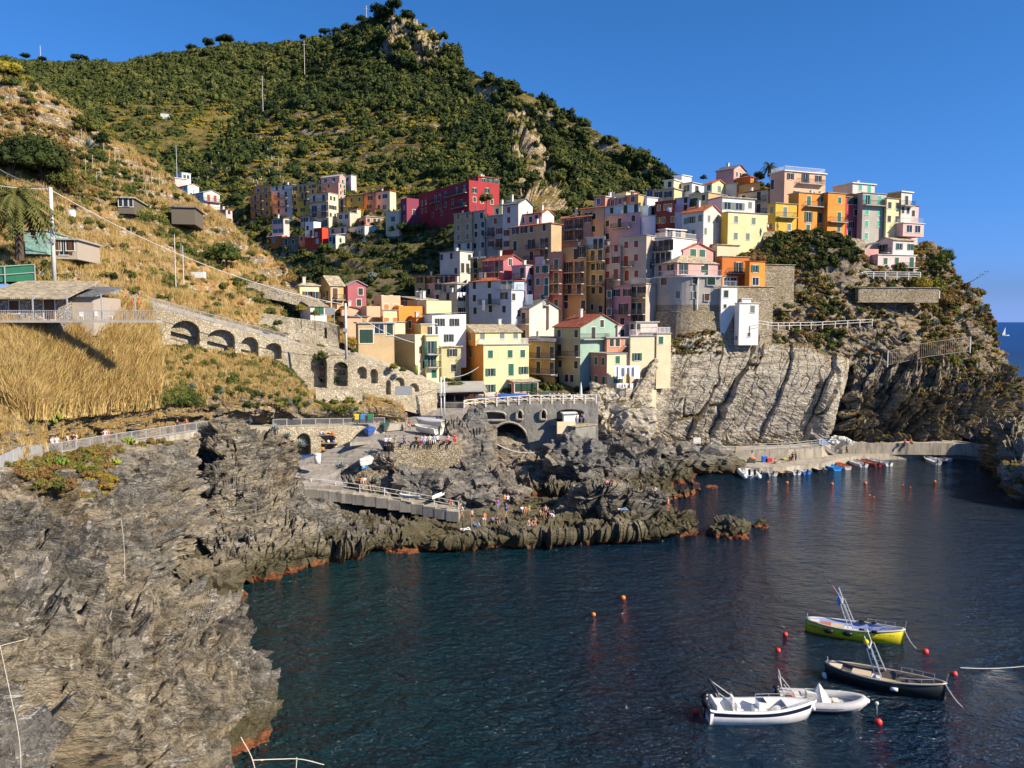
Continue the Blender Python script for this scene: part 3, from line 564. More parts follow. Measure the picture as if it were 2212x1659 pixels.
def snap(fx,fy,Y):
 """never let the slope swallow the foot of a house: pull the house just in front of the ground seen there"""
 best=Y
 for X,Yp,D in SX.values():
  k=(np.abs(X-fx)<9)&(np.abs(Yp-fy)<7)
  if k.any():
   d=float(D[k].min())
   if Y-28<d<Y+1.5:best=min(best,d-1.5)
 return best
def house(tile,xL,xC,xR,yT,yB,Y,a,col,roof,L,Rr,label,sh='g',into=None,dl=9.,dr=4.,drop=4.5,rc='slate',pitch=.36,name='house',cat='house',chim=1,rail=None,wmat=None,oh=.3,nosnap=0,cl=None):
 global HCOUNT;Yin=Y;HCOUNT+=1;rnd=random.Random(HCOUNT)
 if Y>240:drop=min(drop,2.0)
 fx,fb=t2f(tile,xC,yB);_,ft=t2f(tile,xC,yT)
 if into is None and not nosnap:Y=snap(fx,fb,Y)
 elif into is not None and into.name in DY:Y+=DY[into.name]
 b0=P(fx,fb,Y);H=P(fx,ft,Y)[2]-b0[2]
 ar=R(a);tR=(math.cos(ar),math.sin(ar));tL=(-math.sin(ar),math.cos(ar));ym=(fb+ft)/2
 hidR=xR-xC<6;hidL=xC-xL<2
 def solve(xt,T,d):
  if(T is tR and hidR)or(T is tL and hidL):return d
  f,_=t2f(tile,xt,yT);h=(dirn(f,ym)[0],1.0);den=T[0]*h[1]-T[1]*h[0]
  t=-(b0[0]*h[1]-b0[1]*h[0])/den if abs(den)>1e-6 else d
  return t if.5<t<60 else d
 wR=solve(xR,tR,dr);wL=solve(xL,tL,dl)
 far=Y>200
 if into is None:
  e=empty(name,tuple(b0),ar);tag(e,label,cat);DY[e.name]=Y-Yin;par=e;off=Vector((0,0,0))
 else:
  e=into;M=Matrix.Rotation(-e.rotation_euler.z,3,'Z');off=M@(Vector(b0)-e.location)
  par=e
 drz=ar-e.rotation_euler.z
 wm=wmat or stucco(PAL[col]);rm=roofmat(rc)
 SHR=[]
 def put(o,shear=True):
  if shear and o.type=='MESH' and o.data.users==1 and not o.name.startswith(('window','balcony')):SHR.append(o)
  if into is not None:
   o.location=off+Matrix.Rotation(drz,3,'Z')@o.location;o.rotation_euler.z+=drz
  return o
 m=MB();gh=0
 m.box(0,wR,0,wL,-drop,H)
 if roof=='gR':
  gh=pitch*wR/2;m.add([(0,0,H),(wR,0,H),(wR/2,0,H+gh),(0,wL,H),(wR,wL,H),(wR/2,wL,H+gh)],[(0,1,2),(4,3,5),(0,2,5,3),(1,4,5,2)])
 elif roof=='gL':
  gh=pitch*wL/2;m.add([(0,0,H),(0,wL,H),(0,wL/2,H+gh),(wR,0,H),(wR,wL,H),(wR,wL/2,H+gh)],[(1,0,2),(3,4,5),(0,3,5,2),(4,1,2,5)])
 elif roof=='ter':
  p=.95;m.box(0,wR,0,.2,H,H+p);m.box(0,wR,wL-.2,wL,H,H+p);m.box(0,.2,.2,wL-.2,H,H+p);m.box(wR-.2,wR,.2,wL-.2,H,H+p)
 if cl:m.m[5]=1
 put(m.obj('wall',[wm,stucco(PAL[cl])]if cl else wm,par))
 r=MB();th=.14;o=oh
 if roof=='flat':r.box(-o,wR+o,-o,wL+o,H,H+.22)
 elif roof in('ter','deck'):r.box(.2 if roof=='ter' else-.2,wR-.2 if roof=='ter' else wR+.2,.2 if roof=='ter' else-.2,wL-.2 if roof=='ter' else wL+.2,H,H+.12)
 elif roof=='gR':
  q=gh/(wR/2)*o
  for s in(0,1):
   X0,X1=((-o,wR/2)if s==0 else(wR+o,wR/2));Z0=H-q
   vs=[(X0,-o,Z0),(X1,-o,H+gh),(X1,wL+o,H+gh),(X0,wL+o,Z0)]
   r.add(vs+[(x,y,z+th)for x,y,z in vs],[(0,1,2,3),(7,6,5,4),(0,4,5,1),(1,5,6,2),(2,6,7,3),(3,7,4,0)])
 elif roof=='gL':
  q=gh/(wL/2)*o
  for s in(0,1):
   Y0,Y1=((-o,wL/2)if s==0 else(wL+o,wL/2));Z0=H-q
   vs=[(-o,Y0,Z0),(-o,Y1,H+gh),(wR+o,Y1,H+gh),(wR+o,Y0,Z0)]
   r.add(vs+[(x,y,z+th)for x,y,z in vs],[(0,1,2,3),(7,6,5,4),(0,4,5,1),(1,5,6,2),(2,6,7,3),(3,7,4,0)])
 elif roof=='hip':
  k=min(wR,wL)/2;gh=pitch*k;x0,x1,y0,y1=-o,wR+o,-o,wL+o
  if wR>wL:a1,a2=(k,wL/2,H+gh),(wR-k,wL/2,H+gh);fs=[(0,1,5,4),(1,2,5),(2,3,4,5),(3,0,4)]
  else:a1,a2=(wR/2,k,H+gh),(wR/2,wL-k,H+gh);fs=[(0,1,4),(1,2,5,4),(2,3,5),(3,0,4,5)]
  r.add([(x0,y0,H),(x1,y0,H),(x1,y1,H),(x0,y1,H),a1,a2],fs+[(3,2,1,0)]);r.box(x0,x1,y0,y1,H-.1,H+.02)
 elif roof=='shed':
  gh=pitch*wL*.5;vs=[(-o,-o,H-.05),(wR+o,-o,H-.05),(wR+o,wL,H+gh),(-o,wL,H+gh)]
  r.add(vs+[(x,y,z+th)for x,y,z in vs],[(0,1,2,3),(7,6,5,4),(0,4,5,1),(1,5,6,2),(2,6,7,3),(3,7,4,0)])
 elif roof=='shedL':
  gh=pitch*wR*.5;vs=[(-o,-o,H-.05),(wR,-o,H+gh),(wR,wL+o,H+gh),(-o,wL+o,H-.05)]
  r.add(vs+[(x,y,z+th)for x,y,z in vs],[(0,1,2,3),(7,6,5,4),(0,4,5,1),(1,5,6,2),(2,6,7,3),(3,7,4,0)])
 ro=put(r.obj('roof',rm,par))if r.v else None
 if ro:
  for k in range(chim):
   c=MB();cx=rnd.uniform(.25,.75)*wR;cy=rnd.uniform(.3,.8)*wL;s=.28
   zb=H if roof in('flat','ter','deck')else H+gh*.35
   c.box(cx-s,cx+s,cy-s,cy+s,zb,H+gh+1.0);c.box(cx-s-.08,cx+s+.08,cy-s-.08,cy+s+.08,H+gh+1.0,H+gh+1.12)
   SHR.append(c.obj('chimney',stucco(PAL['lgrey']),ro))
 if rail:
  x0,x1,y0,y1=.1,wR-.1,.1,wL-.1
  put(mobj('railing',railing_mesh([(x0,y0,x1,y0),(x0,y0,x0,y1),(x1,y0,x1,y1)],1.0,.25,.035),STEEL if rail=='s' else WPAINT,par,(0,0,H+.12)))
 class Q:pass
 if L or Rr:
  n0=set(par.children)if into is not None else None
  if L:windows(par,L,'L',wL,H,far,sh)
  if Rr:windows(par,Rr,'R',wR,H,far,sh)
  if into is not None:
   for ch in par.children:
    if ch not in n0:put(ch,False)
 e_dim=(wR,wL,H)
 vr=Matrix.Rotation(-ar,2)@Vector((b0[0],b0[1])).normalized()
 if hidR or hidL:
  k=vr.y/max(vr.x,.05)if hidR else vr.x/max(vr.y,.05)
  for o in SHR:
   for v in o.data.vertices:
    if hidR:v.co.y+=v.co.x*min(k,6);v.co.x*=1
    else:v.co.x+=v.co.y*max(-3,min(k,3))
 e['_d']=0;del e['_d']
 HD[label or str(HCOUNT)]=(e,e_dim)
 return e
HD={}
h=house
# ---- far quarter up the valley (about 285 m away)
h('A',195,415,415,400,665,285,60,'orange','deck','d25,53@19+8-68 w80@14 d25,53@53+8-68 w82@47 w27,55,82@81','','orange four-storey house at the left end of the far hillside row',sh='k',dr=9)
h('A',235,412,412,325,395,288,60,'orange','flat','W-25,70@60','',None,into=HD['orange four-storey house at the left end of the far hillside row'][0],rc='rgrey',dr=6,drop=0,chim=0)
h('A',417,645,645,365,642,286,60,'lgrey','deck','d36,71@20+20-80 d36,71@52+20-85 w36,71@80','','white four-storey house between the orange and the yellow house of the far row',sh='k',dr=9,rc='rgrey')
h('A',410,640,742,320,362,300,60,'white','shedL','w30,60@50','','white flat-topped house with a lit end wall, at the top left of the far row',dr=8,rc='rgrey',pitch=.15)
h('A',647,828,828,315,640,290,60,'yellow','flat','w=15@10 d50,75@14+35-100 w15@35 d60,80@38+35-100 w15@58 d75@60 w=15,60@82','','deep yellow house with balconies, right of the white house in the far row',sh='g',rc='rgrey')
h('A',800,906,906,292,405,296,60,'yellow','flat','w=70@35 w30@35 w60@85','','small yellow upper house tucked behind the deep yellow one',rc='rgrey')
h('A',908,1140,1215,295,430,300,60,'pink','deck','d15@35+0-40 w55@20 w60@80','w30,80@25 w30,80@80','bright pink house with a roof veranda, highest of the far row',sh='G',rc='rgrey')
e=HD['bright pink house with a roof veranda, highest of the far row'][0]
h('A',950,1150,1215,225,295,302,60,'pink','gR','W-25,70@50','w50@80',None,into=e,rc='rgrey',drop=0,chim=0,pitch=.5)
h('A',1200,1275,1330,215,350,305,60,'lgrey','deck','w-50@30','','bare grey-white ruined house behind the bright pink one',rc='rgrey',chim=0)
h('A',830,1035,1137,405,765,278,60,'cream','deck','d25,75@15+0-100 d=25,75@45+0-100 w=25@63 d=75@63+50-100 d=25,80@90','w25,60@15 w=25,60@42 w20,65@65','tall cream house with four rows of balconies, in the middle of the far row',sh='k',chim=0,rc='rgrey')
h('A',1137,1215,1215,470,615,287,60,'cream','flat','d50@30+0-100 d50@80+0-100','','narrow house with stacked verandas, against the right side of the tall cream house',sh='k',rc='tans')
h('A',1215,1403,1403,432,585,290,60,'yellow','flat','w35,80@28 w=25,60@88','','mustard yellow two-storey house in the right half of the far row',sh='G',rc='oterra')
h('A',1405,1528,1528,412,568,291,60,'salmon','flat','w=60@30 w=50@88','','salmon red house between the mustard yellow and the pale end house',rc='oterra')
h('A',1530,1690,1755,385,578,292,60,'cream','flat','w30@30 w=68@28 w25@85 W-65@88','','pale cream house with a sunlit end wall, last of the far upper row',rc='oterra')
h('A',1265,1337,1440,582,660,282,60,'cream','flat','w=50@50','','low cream house with a lit right wall below the mustard yellow house',rc='terra',chim=0)
h('A',1322,1432,1620,662,760,278,30,'salmon','flat','w=60@50','w15@40 d50,75@50','low orange and cream house under the low cream one',rc='rgrey')
h('A',425,552,612,680,855,272,60,'lpink','shedL','w=30,72@18 w=30,75@75','w=60@20','small pale pink house standing below the white four-storey one',sh='t',rc='slate')
h('A',380,535,600,868,935,266,60,'dorange','shedL','w-40@60','','low terrace cafe under a white sloping awning below the pale pink house',rc='rwhite',drop=2,chim=0)
h('A',535,705,705,875,965,268,60,'grey','deck','d25@60 w70@60','','low rubble stone house with two dark doors at the foot of the far quarter',wmat=stonewall(),rc='tans',chim=0)
h('A',705,780,780,862,950,269,60,'salmon','deck','w50@40','','tiny orange house beside the rubble stone house',rc='tans',chim=0)
h('A',780,875,950,745,885,268,60,'white','ter','w30@25 d70@70+40-100','','small white house with a lit parapet next to the vivid red house',chim=0)
h('A',780,875,876,888,938,267,60,'vred','deck','','','low red block under the small white house',chim=0)
h('A',875,965,1030,812,942,266,60,'vred','ter','w30@30 w40@85','','vivid red house at the foot of the far quarter',sh='w',chim=0)
h('A',1030,1110,1208,858,952,264,60,'lgrey','shedL','w30@45 d80@60','w50@55','small white house with a crooked lit gable, lowest of the far quarter',chim=0,rc='rgrey')
h('A',1040,1230,1232,770,860,270,60,'cream','deck','w20@40 d75@50','','low cream house above the crooked white one',chim=0,rc='rgrey')
h('A',1232,1420,1565,755,862,272,40,'lgrey','deck','w10@50 w50,85@50','','grey house with green garage doors and a pale blue end wall',sh='G',chim=0,rc='rgrey')
h('A',732,835,835,655,770,275,60,'beige','flat','w=30@30 w70@30 d50@75','','brown-roofed balcony house between the yellow and the tall cream house',rc='slate')
h('A',1645,1790,1812,632,800,262,60,'cream','ter','W-55@30','','square cream tower house with water tanks on its roof',chim=0)
h('A',1120,1260,1270,615,700,280,60,'beige','deck','W-30,75@50','','beige porch house with a long dark veranda in the far quarter',chim=0,rc='rgrey')
# the red block
h('B',60,602,925,168,445,230,34,'red','ter','w=8,16@30 d36,45@28+28-50 w56@18 d=78,92@18+58-98 w8,16@62 w38,46,56@60 w70@55 d86@70+72-98 w30,48@90','w=18@25 w=60@20 w18@60 w42,75@62','long crimson red four-storey house above the valley',sh='g',name='apartment_house',chim=3,rc='oterra')
e=HD['long crimson red four-storey house above the valley'][0]
h('B',625,700,925,95,170,233,34,'red','flat','w=50@50','w=25@55 d=50,65@55+20-80 w=88@50',None,into=e,sh='G',drop=0,rc='oterra',chim=2)
h('A',1805,1870,2000,495,712,246,34,'purple','ter','w-60@30 w-60@80','w-60@50','dark plum coloured annexe left of the long crimson house',chim=1)
# left-hand cluster on the near ridge
h('L',1503,1560,1635,262,325,285,50,'white','deck','','w-30,70@50','small white cube house, highest of the cluster behind the left ridge',chim=0,rc='rwhite')
h('L',1465,1500,1600,310,365,278,40,'lpink','flat','','','low pale pink outbuilding below the white cube house',chim=0,rc='rwhite')
h('L',1515,1610,1705,372,430,270,50,'white','gR','d40@60 w-75@40','','white cottage with a red tiled roof and sunlit gable behind the left ridge',rc='terra',chim=0)
h('L',1578,1748,1885,432,575,262,50,'lgrey','gR','w15,75@30','d30,70@30+0-100 d30@80+0-100','grey-white chalet with orange shutters and a wooden balcony',sh='r',rc='rgrey')
h('L',1785,1940,1992,582,745,250,50,'lpink','gR','w30,72@18 d55@70','w30,65@55 w50@10','pink and cream house with a red roof, nearest of the left ridge cluster',sh='g',rc='terra')
# ---- middle of the village, shaded fronts (160-200 m)
h('B',440,635,637,482,872,196,50,'tan','flat','w25,75@7 w25,75@38 w25,75@64','','old brown house with faded painted window frames, left end of the upper terrace',sh='s',rc='rgrey')
h('B',440,635,637,797,890,195.5,50,'lgrey','deck','w30@40 w80@40','',None,into=HD['old brown house with faded painted window frames, left end of the upper terrace'][0],chim=0,drop=2,rc='rgrey')
h('B',637,770,772,457,900,194,50,'grey','shedL','w75@12 w30@36 w85@34 w30@56 w85@54 w22@84 w95@83','','plain grey-green house with small windows beside the old brown house',rc='rgrey',pitch=.3)
h('B',768,965,968,505,890,191,50,'grey','deck','w60@15 d=35@44+0-55 w=80@44 w=35@78 d=80@78+55-100','','grey-beige house with open dark red shutters',sh='r',rc='rgrey')
h('B',868,955,1000,400,505,196,50,'ycream','shedL','w40@60','','little lit cream rooftop house between the grey houses',rc='rgrey',chim=1)
h('B',960,1130,1283,382,872,186,50,'lgrey','gR','w40@12 w40@34 w=28@62 w=28,70@86','','tall white house whose blank right wall glares in the sun',sh='r',rc='slate',pitch=.5)
h('B',1115,1362,1364,490,600,184,50,'pink','flat','w25,60@50 w85@40','','low pink upper house with a grey roof behind the tan house',sh='g',rc='slate')
h('B',1290,1385,1512,490,560,188,50,'white','gR','','','small sunlit white gable with an orange tiled edge',rc='terra',chim=1,pitch=.5)
h('B',1035,1480,1592,592,1010,173,45,'tan','hip','w=15@10 w=36@10 w54,84@10 d14@50 d=54,84@50+45-94 d54@82 d=84@80+40-98','','big tan house with an orange hipped roof in the centre of the village',sh='g',rc='terra',pitch=.3,name='apartment_house')
h('B',1590,1912,1915,520,790,176,50,'rosebr','shedL','d=25,60@25+0-62 w=88@10 d=25,60@70+0-62','','rose house with red-tiled eaves and two long balconies, right of the tan house',sh='b',rc='terra',pitch=.5)
h('C',135,385,388,560,880,177,50,'tan','shedL','w58@28 w58@70 w25@74 w=35@24','','tan house under an orange tiled roof between the rose and the lilac house',rc='terra',pitch=.4)
h('C',380,775,778,618,862,177,50,'lilac','deck','w12@35 d45@38+25-75 w82@23 w12@92','','lilac house with tall dark shutters and a roof terrace',sh='k',rc='rgrey',name='apartment_house')
e=HD['lilac house with tall dark shutters and a roof terrace'][0]
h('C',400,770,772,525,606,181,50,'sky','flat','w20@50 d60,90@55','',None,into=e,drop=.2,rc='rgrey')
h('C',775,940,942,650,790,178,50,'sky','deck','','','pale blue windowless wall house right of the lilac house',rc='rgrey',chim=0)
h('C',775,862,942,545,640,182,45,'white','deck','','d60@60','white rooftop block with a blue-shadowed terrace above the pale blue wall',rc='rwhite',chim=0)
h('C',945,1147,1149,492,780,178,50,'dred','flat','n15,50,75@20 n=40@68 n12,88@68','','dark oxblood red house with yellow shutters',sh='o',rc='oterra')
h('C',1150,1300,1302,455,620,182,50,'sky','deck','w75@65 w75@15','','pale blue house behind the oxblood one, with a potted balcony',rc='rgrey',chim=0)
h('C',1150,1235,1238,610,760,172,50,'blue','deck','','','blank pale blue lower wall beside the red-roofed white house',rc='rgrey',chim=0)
h('C',280,402,565,445,520,192,45,'salmon','shed','w-40@60','','coral house with a pointed lit roof edge behind the tan roofs',rc='rwhite',pitch=.3)
h('C',408,612,614,455,530,190,50,'magenta','shedL','w-35@60 w-75@50','','deep pink upper house left of the yellow rooftop house',rc='tans',pitch=.3)
h('C',612,625,757,395,430,194,30,'ycream','deck','','w-50@50','small lit yellow penthouse on the upper terrace row',rc='terra',chim=0)
h('C',612,755,825,425,510,190,50,'ylow','deck','w-60@50','','ochre upper house below the small yellow penthouse',rc='rgrey',chim=0)
h('C',828,930,950,380,450,192,50,'grey','flat','W-50@50','','low grey porch house left of the pale yellow villa',rc='slate',chim=0)
h('C',825,850,965,455,530,184,25,'white','deck','','','dazzling white low terrace wall house above the blue one',rc='rwhite',chim=0)
h('C',933,1137,1232,362,480,188,50,'olive','flat','w=20@40 w=70@45','','pale yellow villa with paired dark shutters under a white roof pergola',sh='k',rc='rgrey',chim=0)
h('C',1030,1135,1225,270,355,190,50,'ycream','flat','w60@50','','upper cream cube under the flat white pergola',rc='rwhite',chim=0)
h('C',1135,1222,1325,218,292,193,50,'white','shedL','','','white cubist top house with slanting wing walls',rc='rwhite',chim=0,pitch=.1)
h('C',1215,1330,1460,300,400,190,45,'white','flat','W-50@50','W-40@55','white bungalow with a deep shaded porch near the ridge',rc='rgrey',chim=0)
h('C',1300,1505,1817,402,570,184,42,'tan','deck','g25@55 w75@30','','tan house with a large green garage door under a yellow gabled attic',rc='rgrey',chim=0)
e=HD['tan house with a large green garage door under a yellow gabled attic'][0]
h('C',1465,1545,1700,305,388,187,42,'ycream','gR','w-60@50','W50@60',None,into=e,sh='s',rc='terra',drop=.3,chim=0)
h('C',1590,1778,1908,148,268,196,42,'pink','gR','','n25,55,85@45','pink gabled house, highest on the village ridge',sh='k',rc='slate',pitch=.45)
h('C',1805,1957,2035,232,295,193,42,'dorange','hip','','w60@60','small orange-red house with a red hipped roof below the pink gabled one',rc='terra',chim=0)
h('C',1835,2060,2064,292,345,190,42,'ylow','shedL','','','low ochre shed house under the orange-red one',rc='terra',chim=0,pitch=.15)
h('C',1690,1810,1812,300,400,188,42,'lgrey','shedL','','','grey-roofed lean-to house behind the gabled attic',rc='tans',chim=0,pitch=.2)
h('C',1820,2142,2202,372,640,184,38,'cream','flat','w20@20 d70@22+40-95 d70@72+45-100','','cream house with a white sunlit end wall above the bright yellow house',rc='oterra')
h('C',1220,1450,1642,602,968,165,42,'lgrey','gR','w18@24 w=45@22 w85@20 w15@58 w55@62','w30@20 n75@20 w12@58','white house with a red tiled roof and a blank dazzling gable',sh='s',rc='terra',pitch=.48)
h('C',1642,1712,2142,612,945,166,22,'ycream','deck','','w20@22 w64@24 w20@76 w50@76','large pale yellow house with a glazed white roof terrace',sh='s',rc='rgrey',name='apartment_house',chim=0,cl='yellow')  # front paler, left wall deeper yellow: uneven light put into the wall colours
e=HD['large pale yellow house with a glazed white roof terrace'][0]
h('C',1505,1655,2005,455,600,170,22,'white','flat','n40@60','W=15,50@60 w85@45',None,into=e,sh='s',drop=.3,rc='tans',chim=0)
h('C',930,1112,1498,885,1160,160,42,'white','deck','d=20,50@30+0-100 d=85@28 d20,50,80@78+0-100','','white house with an orange cornice and a railed roof terrace',sh='k',rc='rgrey',rail='w',chim=0)
e=HD['white house with an orange cornice and a railed roof terrace'][0]
h('C',980,1050,1270,800,860,164,30,'peach','flat','','W-20,60@60',None,into=e,drop=.2,rc='rwhite',chim=0)
h('C',1123,1237,1562,1015,1150,162,26,'pink','gR','','W32,62@22','pink house with a broad gable holding two green shuttered windows',sh='G',rc='terra',chim=0,pitch=.36)
h('C',945,1172,1625,1150,1282,156,26,'pink','hip','d20@55 w=70@40','d=15@50 w60@50 d68@52','low pink house with a tan hipped roof above the grey round tower',sh='g',rc='tans',pitch=.5,chim=0,drop=.1,nosnap=1)
h('C',1585,1652,1945,1088,1300,160,22,'dorange','deck','','d=60@55+20-88','orange terraced house built in two blocks beside the stone tower',sh='k',rc='tans',chim=0)
e=HD['orange terraced house built in two blocks beside the stone tower'][0]
h('C',1900,1945,2112,1140,1400,158,22,'orange','deck','','w=35@30 W-40@82',None,into=e,sh='G',rc='terra',chim=0)
h('C',1520,1600,1835,960,1090,165,22,'cream','shed','','','cream house with a curved roof line over a sun terrace',rc='tans',chim=0,pitch=.12)
h('C',1640,1655,1822,1300,1400,159.5,22,'orange','deck','','W-30,70@55',None,into=e,rc='tans',chim=0)
# tall row in the shade
h('C',395,562,564,965,1400,163,50,'beige','deck','w20@10 w72@8 w20@38 w=72@36 w20@72 d72@72+60-100','','pinkish beige tall house with brick red shutters, left half of the pair',sh='r',rc='rgrey',name='apartment_house')
h('C',556,838,930,862,1390,162,48,'beige','deck','w25,62@16 d25@50+0-55 w62@44 d28@80 w64@77','w-60@60','beige tall house with propped red shutters, right half of the pair',sh='r',rc='rgrey',name='apartment_house',chim=0)
h('B',1605,1856,1858,835,1525,163,50,'ylow','deck','d=80@9 d55@12 d=25,70@32+0-92 d=25,70@50+0-92 d30,70@66+0-90 w15@80 w15@92 d88@93','','ochre yellow tall house with four stacked balconies and white chairs',sh='k',rc='slate',name='apartment_house')
h('B',1856,2051,2054,875,1545,164,50,'ylow','deck','d35,75@9+0-100 w38@27 w=78@27 d40@48+5-98 w80@46 w40,80@65 n35@92 w80@95','','ochre yellow tall house with a white rooftop room, right of its twin',sh='k',rc='rgrey',name='apartment_house',chim=0)
e=HD['ochre yellow tall house with a white rooftop room, right of its twin'][0]
h('B',1862,2051,2054,742,870,165,50,'lgrey','flat','d50@55 d80@55+0-100','',None,into=e,sh='k',drop=.2,rc='rwhite',chim=0)
h('B',1455,1602,1604,945,1500,161,50,'rosebr','ter','d55@16+5-95 d55@42+5-95 d55@62+5-95 w55@90','','narrow dusky rose tower house with green doors',sh='G',chim=1)
h('B',1295,1458,1460,1040,1480,158,50,'salmon','deck','w25@10 w65,95@10 w28,85@40 d85@62 d60@85+0-100','','brick red house with turquoise shutters left of the rose tower',sh='t',rc='rgrey')
h('B',1060,1208,1352,1045,1450,160,46,'lilac','deck','d75@20+20-100 w55@45','w40@15 w30@45 w30@75','mauve house with an outside ladder in the shade',sh='k',rc='rgrey',chim=1)
h('B',745,968,1178,990,1150,163,46,'magenta','gR','q20@15 d70@40+0-100 w70@90','w-35@10','bright pink low house with a sagging red roof',sh='k',rc='oterra',pitch=.4)
h('B',940,1065,1068,885,960,170,50,'dred','flat','','','small dark red wall house above the sagging red roof',rc='oterra',chim=0)
h('B',615,772,774,975,1180,168,50,'ylow','shedL','d35@20 d35@45+0-60 w35@95','','narrow saffron yellow house with a white canopy on its balcony',sh='g',rc='slate',pitch=.4)
h('B',290,505,640,895,1130,180,46,'lgrey','deck','w8@20 w58@18 w80@88','w75@25 d20,60@75','pale grey house with arched ground floor windows, left edge of the village',sh='k',rc='rgrey')
h('B',20,132,134,1158,1370,178,50,'ylow','flat','w=50@20 w50@75','','straw yellow end house of the low row by the dark valley',sh='k',rc='slate',chim=0)
h('B',130,345,347,1155,1370,177,50,'lilac','flat','w=15,45,75@20 w20@78','','mauve pink row house beside the straw yellow one',sh='k',rc='slate')
h('B',345,480,545,1150,1300,180,50,'purple','shedL','w=30@30','','dusky plum house under a grey sloping roof',sh='k',rc='slate',chim=0,pitch=.3)
h('B',228,300,303,1245,1430,168,48,'cream','deck','w=60@15 w50@80','','narrow cream house with dark shutters in front of the mauve row',sh='k',rc='tans',chim=1)
h('B',297,475,606,1340,1600,163,48,'cream','deck','w45@15','w=35@20 w=35@75','cream house with a flaking white side and laundry on its balcony',sh='k',rc='tans',chim=1)
h('B',300,475,606,1240,1335,165,48,'lgrey','hip','w-25@50 W-70@60','W-50@60',None,into=HD['cream house with a flaking white side and laundry on its balcony'][0],rc='tans',pitch=.3,drop=.2)
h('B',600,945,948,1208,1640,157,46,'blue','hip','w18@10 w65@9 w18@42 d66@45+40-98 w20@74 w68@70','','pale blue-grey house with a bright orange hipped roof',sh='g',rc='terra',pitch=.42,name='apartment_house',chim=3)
e=HD['pale blue-grey house with a bright orange hipped roof'][0]
h('B',900,1055,1190,1310,1640,155,46,'blue','deck','w=50@18 w50@62','w15@22 w-60@75',None,into=e,sh='k',rc='rgrey',rail='s',chim=0)
h('B',948,1085,1095,1215,1300,158,46,'sky','shedL','d25,70@60','',None,into=e,sh='t',rc='oterra',drop=.2,chim=0,pitch=.1)
# ---- front rows near the square
h('G',370,693,1007,402,745,155,44,'lgrey','gR','d20,82@30+0-100 d82@85','','peach house with a slate roof and a huge blank grey gable wall',sh='k',rc='slate',pitch=.42,chim=1,cl='peach')
h('G',225,375,378,438,620,158,44,'peach','flat','d50@50','','low peach annexe left of the blank grey gable',sh='k',rc='slate',chim=0)
h('G',958,1237,1690,602,1235,150,38,'olive','gR','w20,85@11 d22,86@40+0-100 w25,85@64 d15@92 w50,70@88','w50@-6 d30@10+0-60','green-grey gabled house with a dark red tiled roof facing the square',sh='k',rc='oterra',pitch=.42,wmat=stucco(PAL['teal']),cl='olive',name='apartment_house')
h('G',700,968,970,762,1215,152,42,'ochre','shedL','d35@25+0-100 d88@25 d35@62+0-100 d88@62','','dark ochre house in deep shade with long balconies, left of the green-grey one',sh='k',rc='slate',pitch=.4)
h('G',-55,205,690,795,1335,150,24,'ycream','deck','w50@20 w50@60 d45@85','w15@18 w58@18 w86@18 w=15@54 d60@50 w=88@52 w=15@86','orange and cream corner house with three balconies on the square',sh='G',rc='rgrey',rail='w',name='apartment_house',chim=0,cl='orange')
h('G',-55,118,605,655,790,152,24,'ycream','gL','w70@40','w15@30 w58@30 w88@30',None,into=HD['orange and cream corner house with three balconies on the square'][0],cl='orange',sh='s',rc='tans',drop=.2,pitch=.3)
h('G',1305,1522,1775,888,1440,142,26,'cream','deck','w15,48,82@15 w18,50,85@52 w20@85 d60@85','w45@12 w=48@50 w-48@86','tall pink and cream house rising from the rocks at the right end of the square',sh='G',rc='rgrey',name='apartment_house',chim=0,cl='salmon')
e=HD['tall pink and cream house rising from the rocks at the right end of the square'][0]
h('G',1760,1772,2060,700,1280,143.5,20,'cream','deck','','w=25@38',None,into=e,sh='G',rc='rgrey',rail='w',chim=0)
h('G',2050,2058,2212,672,790,145,20,'cream','deck','','w30@60',None,into=e,sh='G',rc='rgrey',rail='w',chim=0,drop=8)
h('G',1500,1525,1780,720,820,148,26,'salmon','flat','','w20,45,85@50',None,into=e,sh='k',rc='rgrey',chim=0)
h('G',1235,1300,1310,770,1200,149,40,'peach','flat','w=50@25 d50@60','','narrow peach house squeezed between the green-grey gable and the pink house',sh='k',rc='tans',chim=0)
h('G',1580,1783,1786,158,560,158,50,'pink','deck','w=20,80@18 d=60@62+25-100 w55@95','','strong pink tall house beside the yellow one under the grey tower',sh='k',rc='rgrey',name='apartment_house',chim=0)
h('G',1783,1937,2086,140,560,157,48,'beige','deck','d20@20+0-100 w=75@15 d15,60@62+0-100 d=50@88','','yellow-orange balcony house with a bare brown flank beside the grey tower',sh='g',rc='rgrey',rail='s',name='apartment_house',chim=0,cl='ylow')
h('G',1525,1640,1765,585,720,151,36,'lpink','deck','','w40@60','small mauve terrace house behind the white balustrade',rc='rgrey',chim=0)
h('G',1760,1835,2068,552,640,150,30,'lpink','flat','w50@60','w12@60','low lilac-white house with an air conditioner above the balustrade',sh='k',rc='rgrey',chim=0)
h('G',1520,1578,1581,80,500,160,50,'grey','deck','w50@40 w50@85','','narrow rough grey-stone house wedged beside the pink tall house',wmat=stonewall('dark_stone',(.22,.20,.17),(.14,.13,.11)),sh='t',rc='rgrey',chim=0)
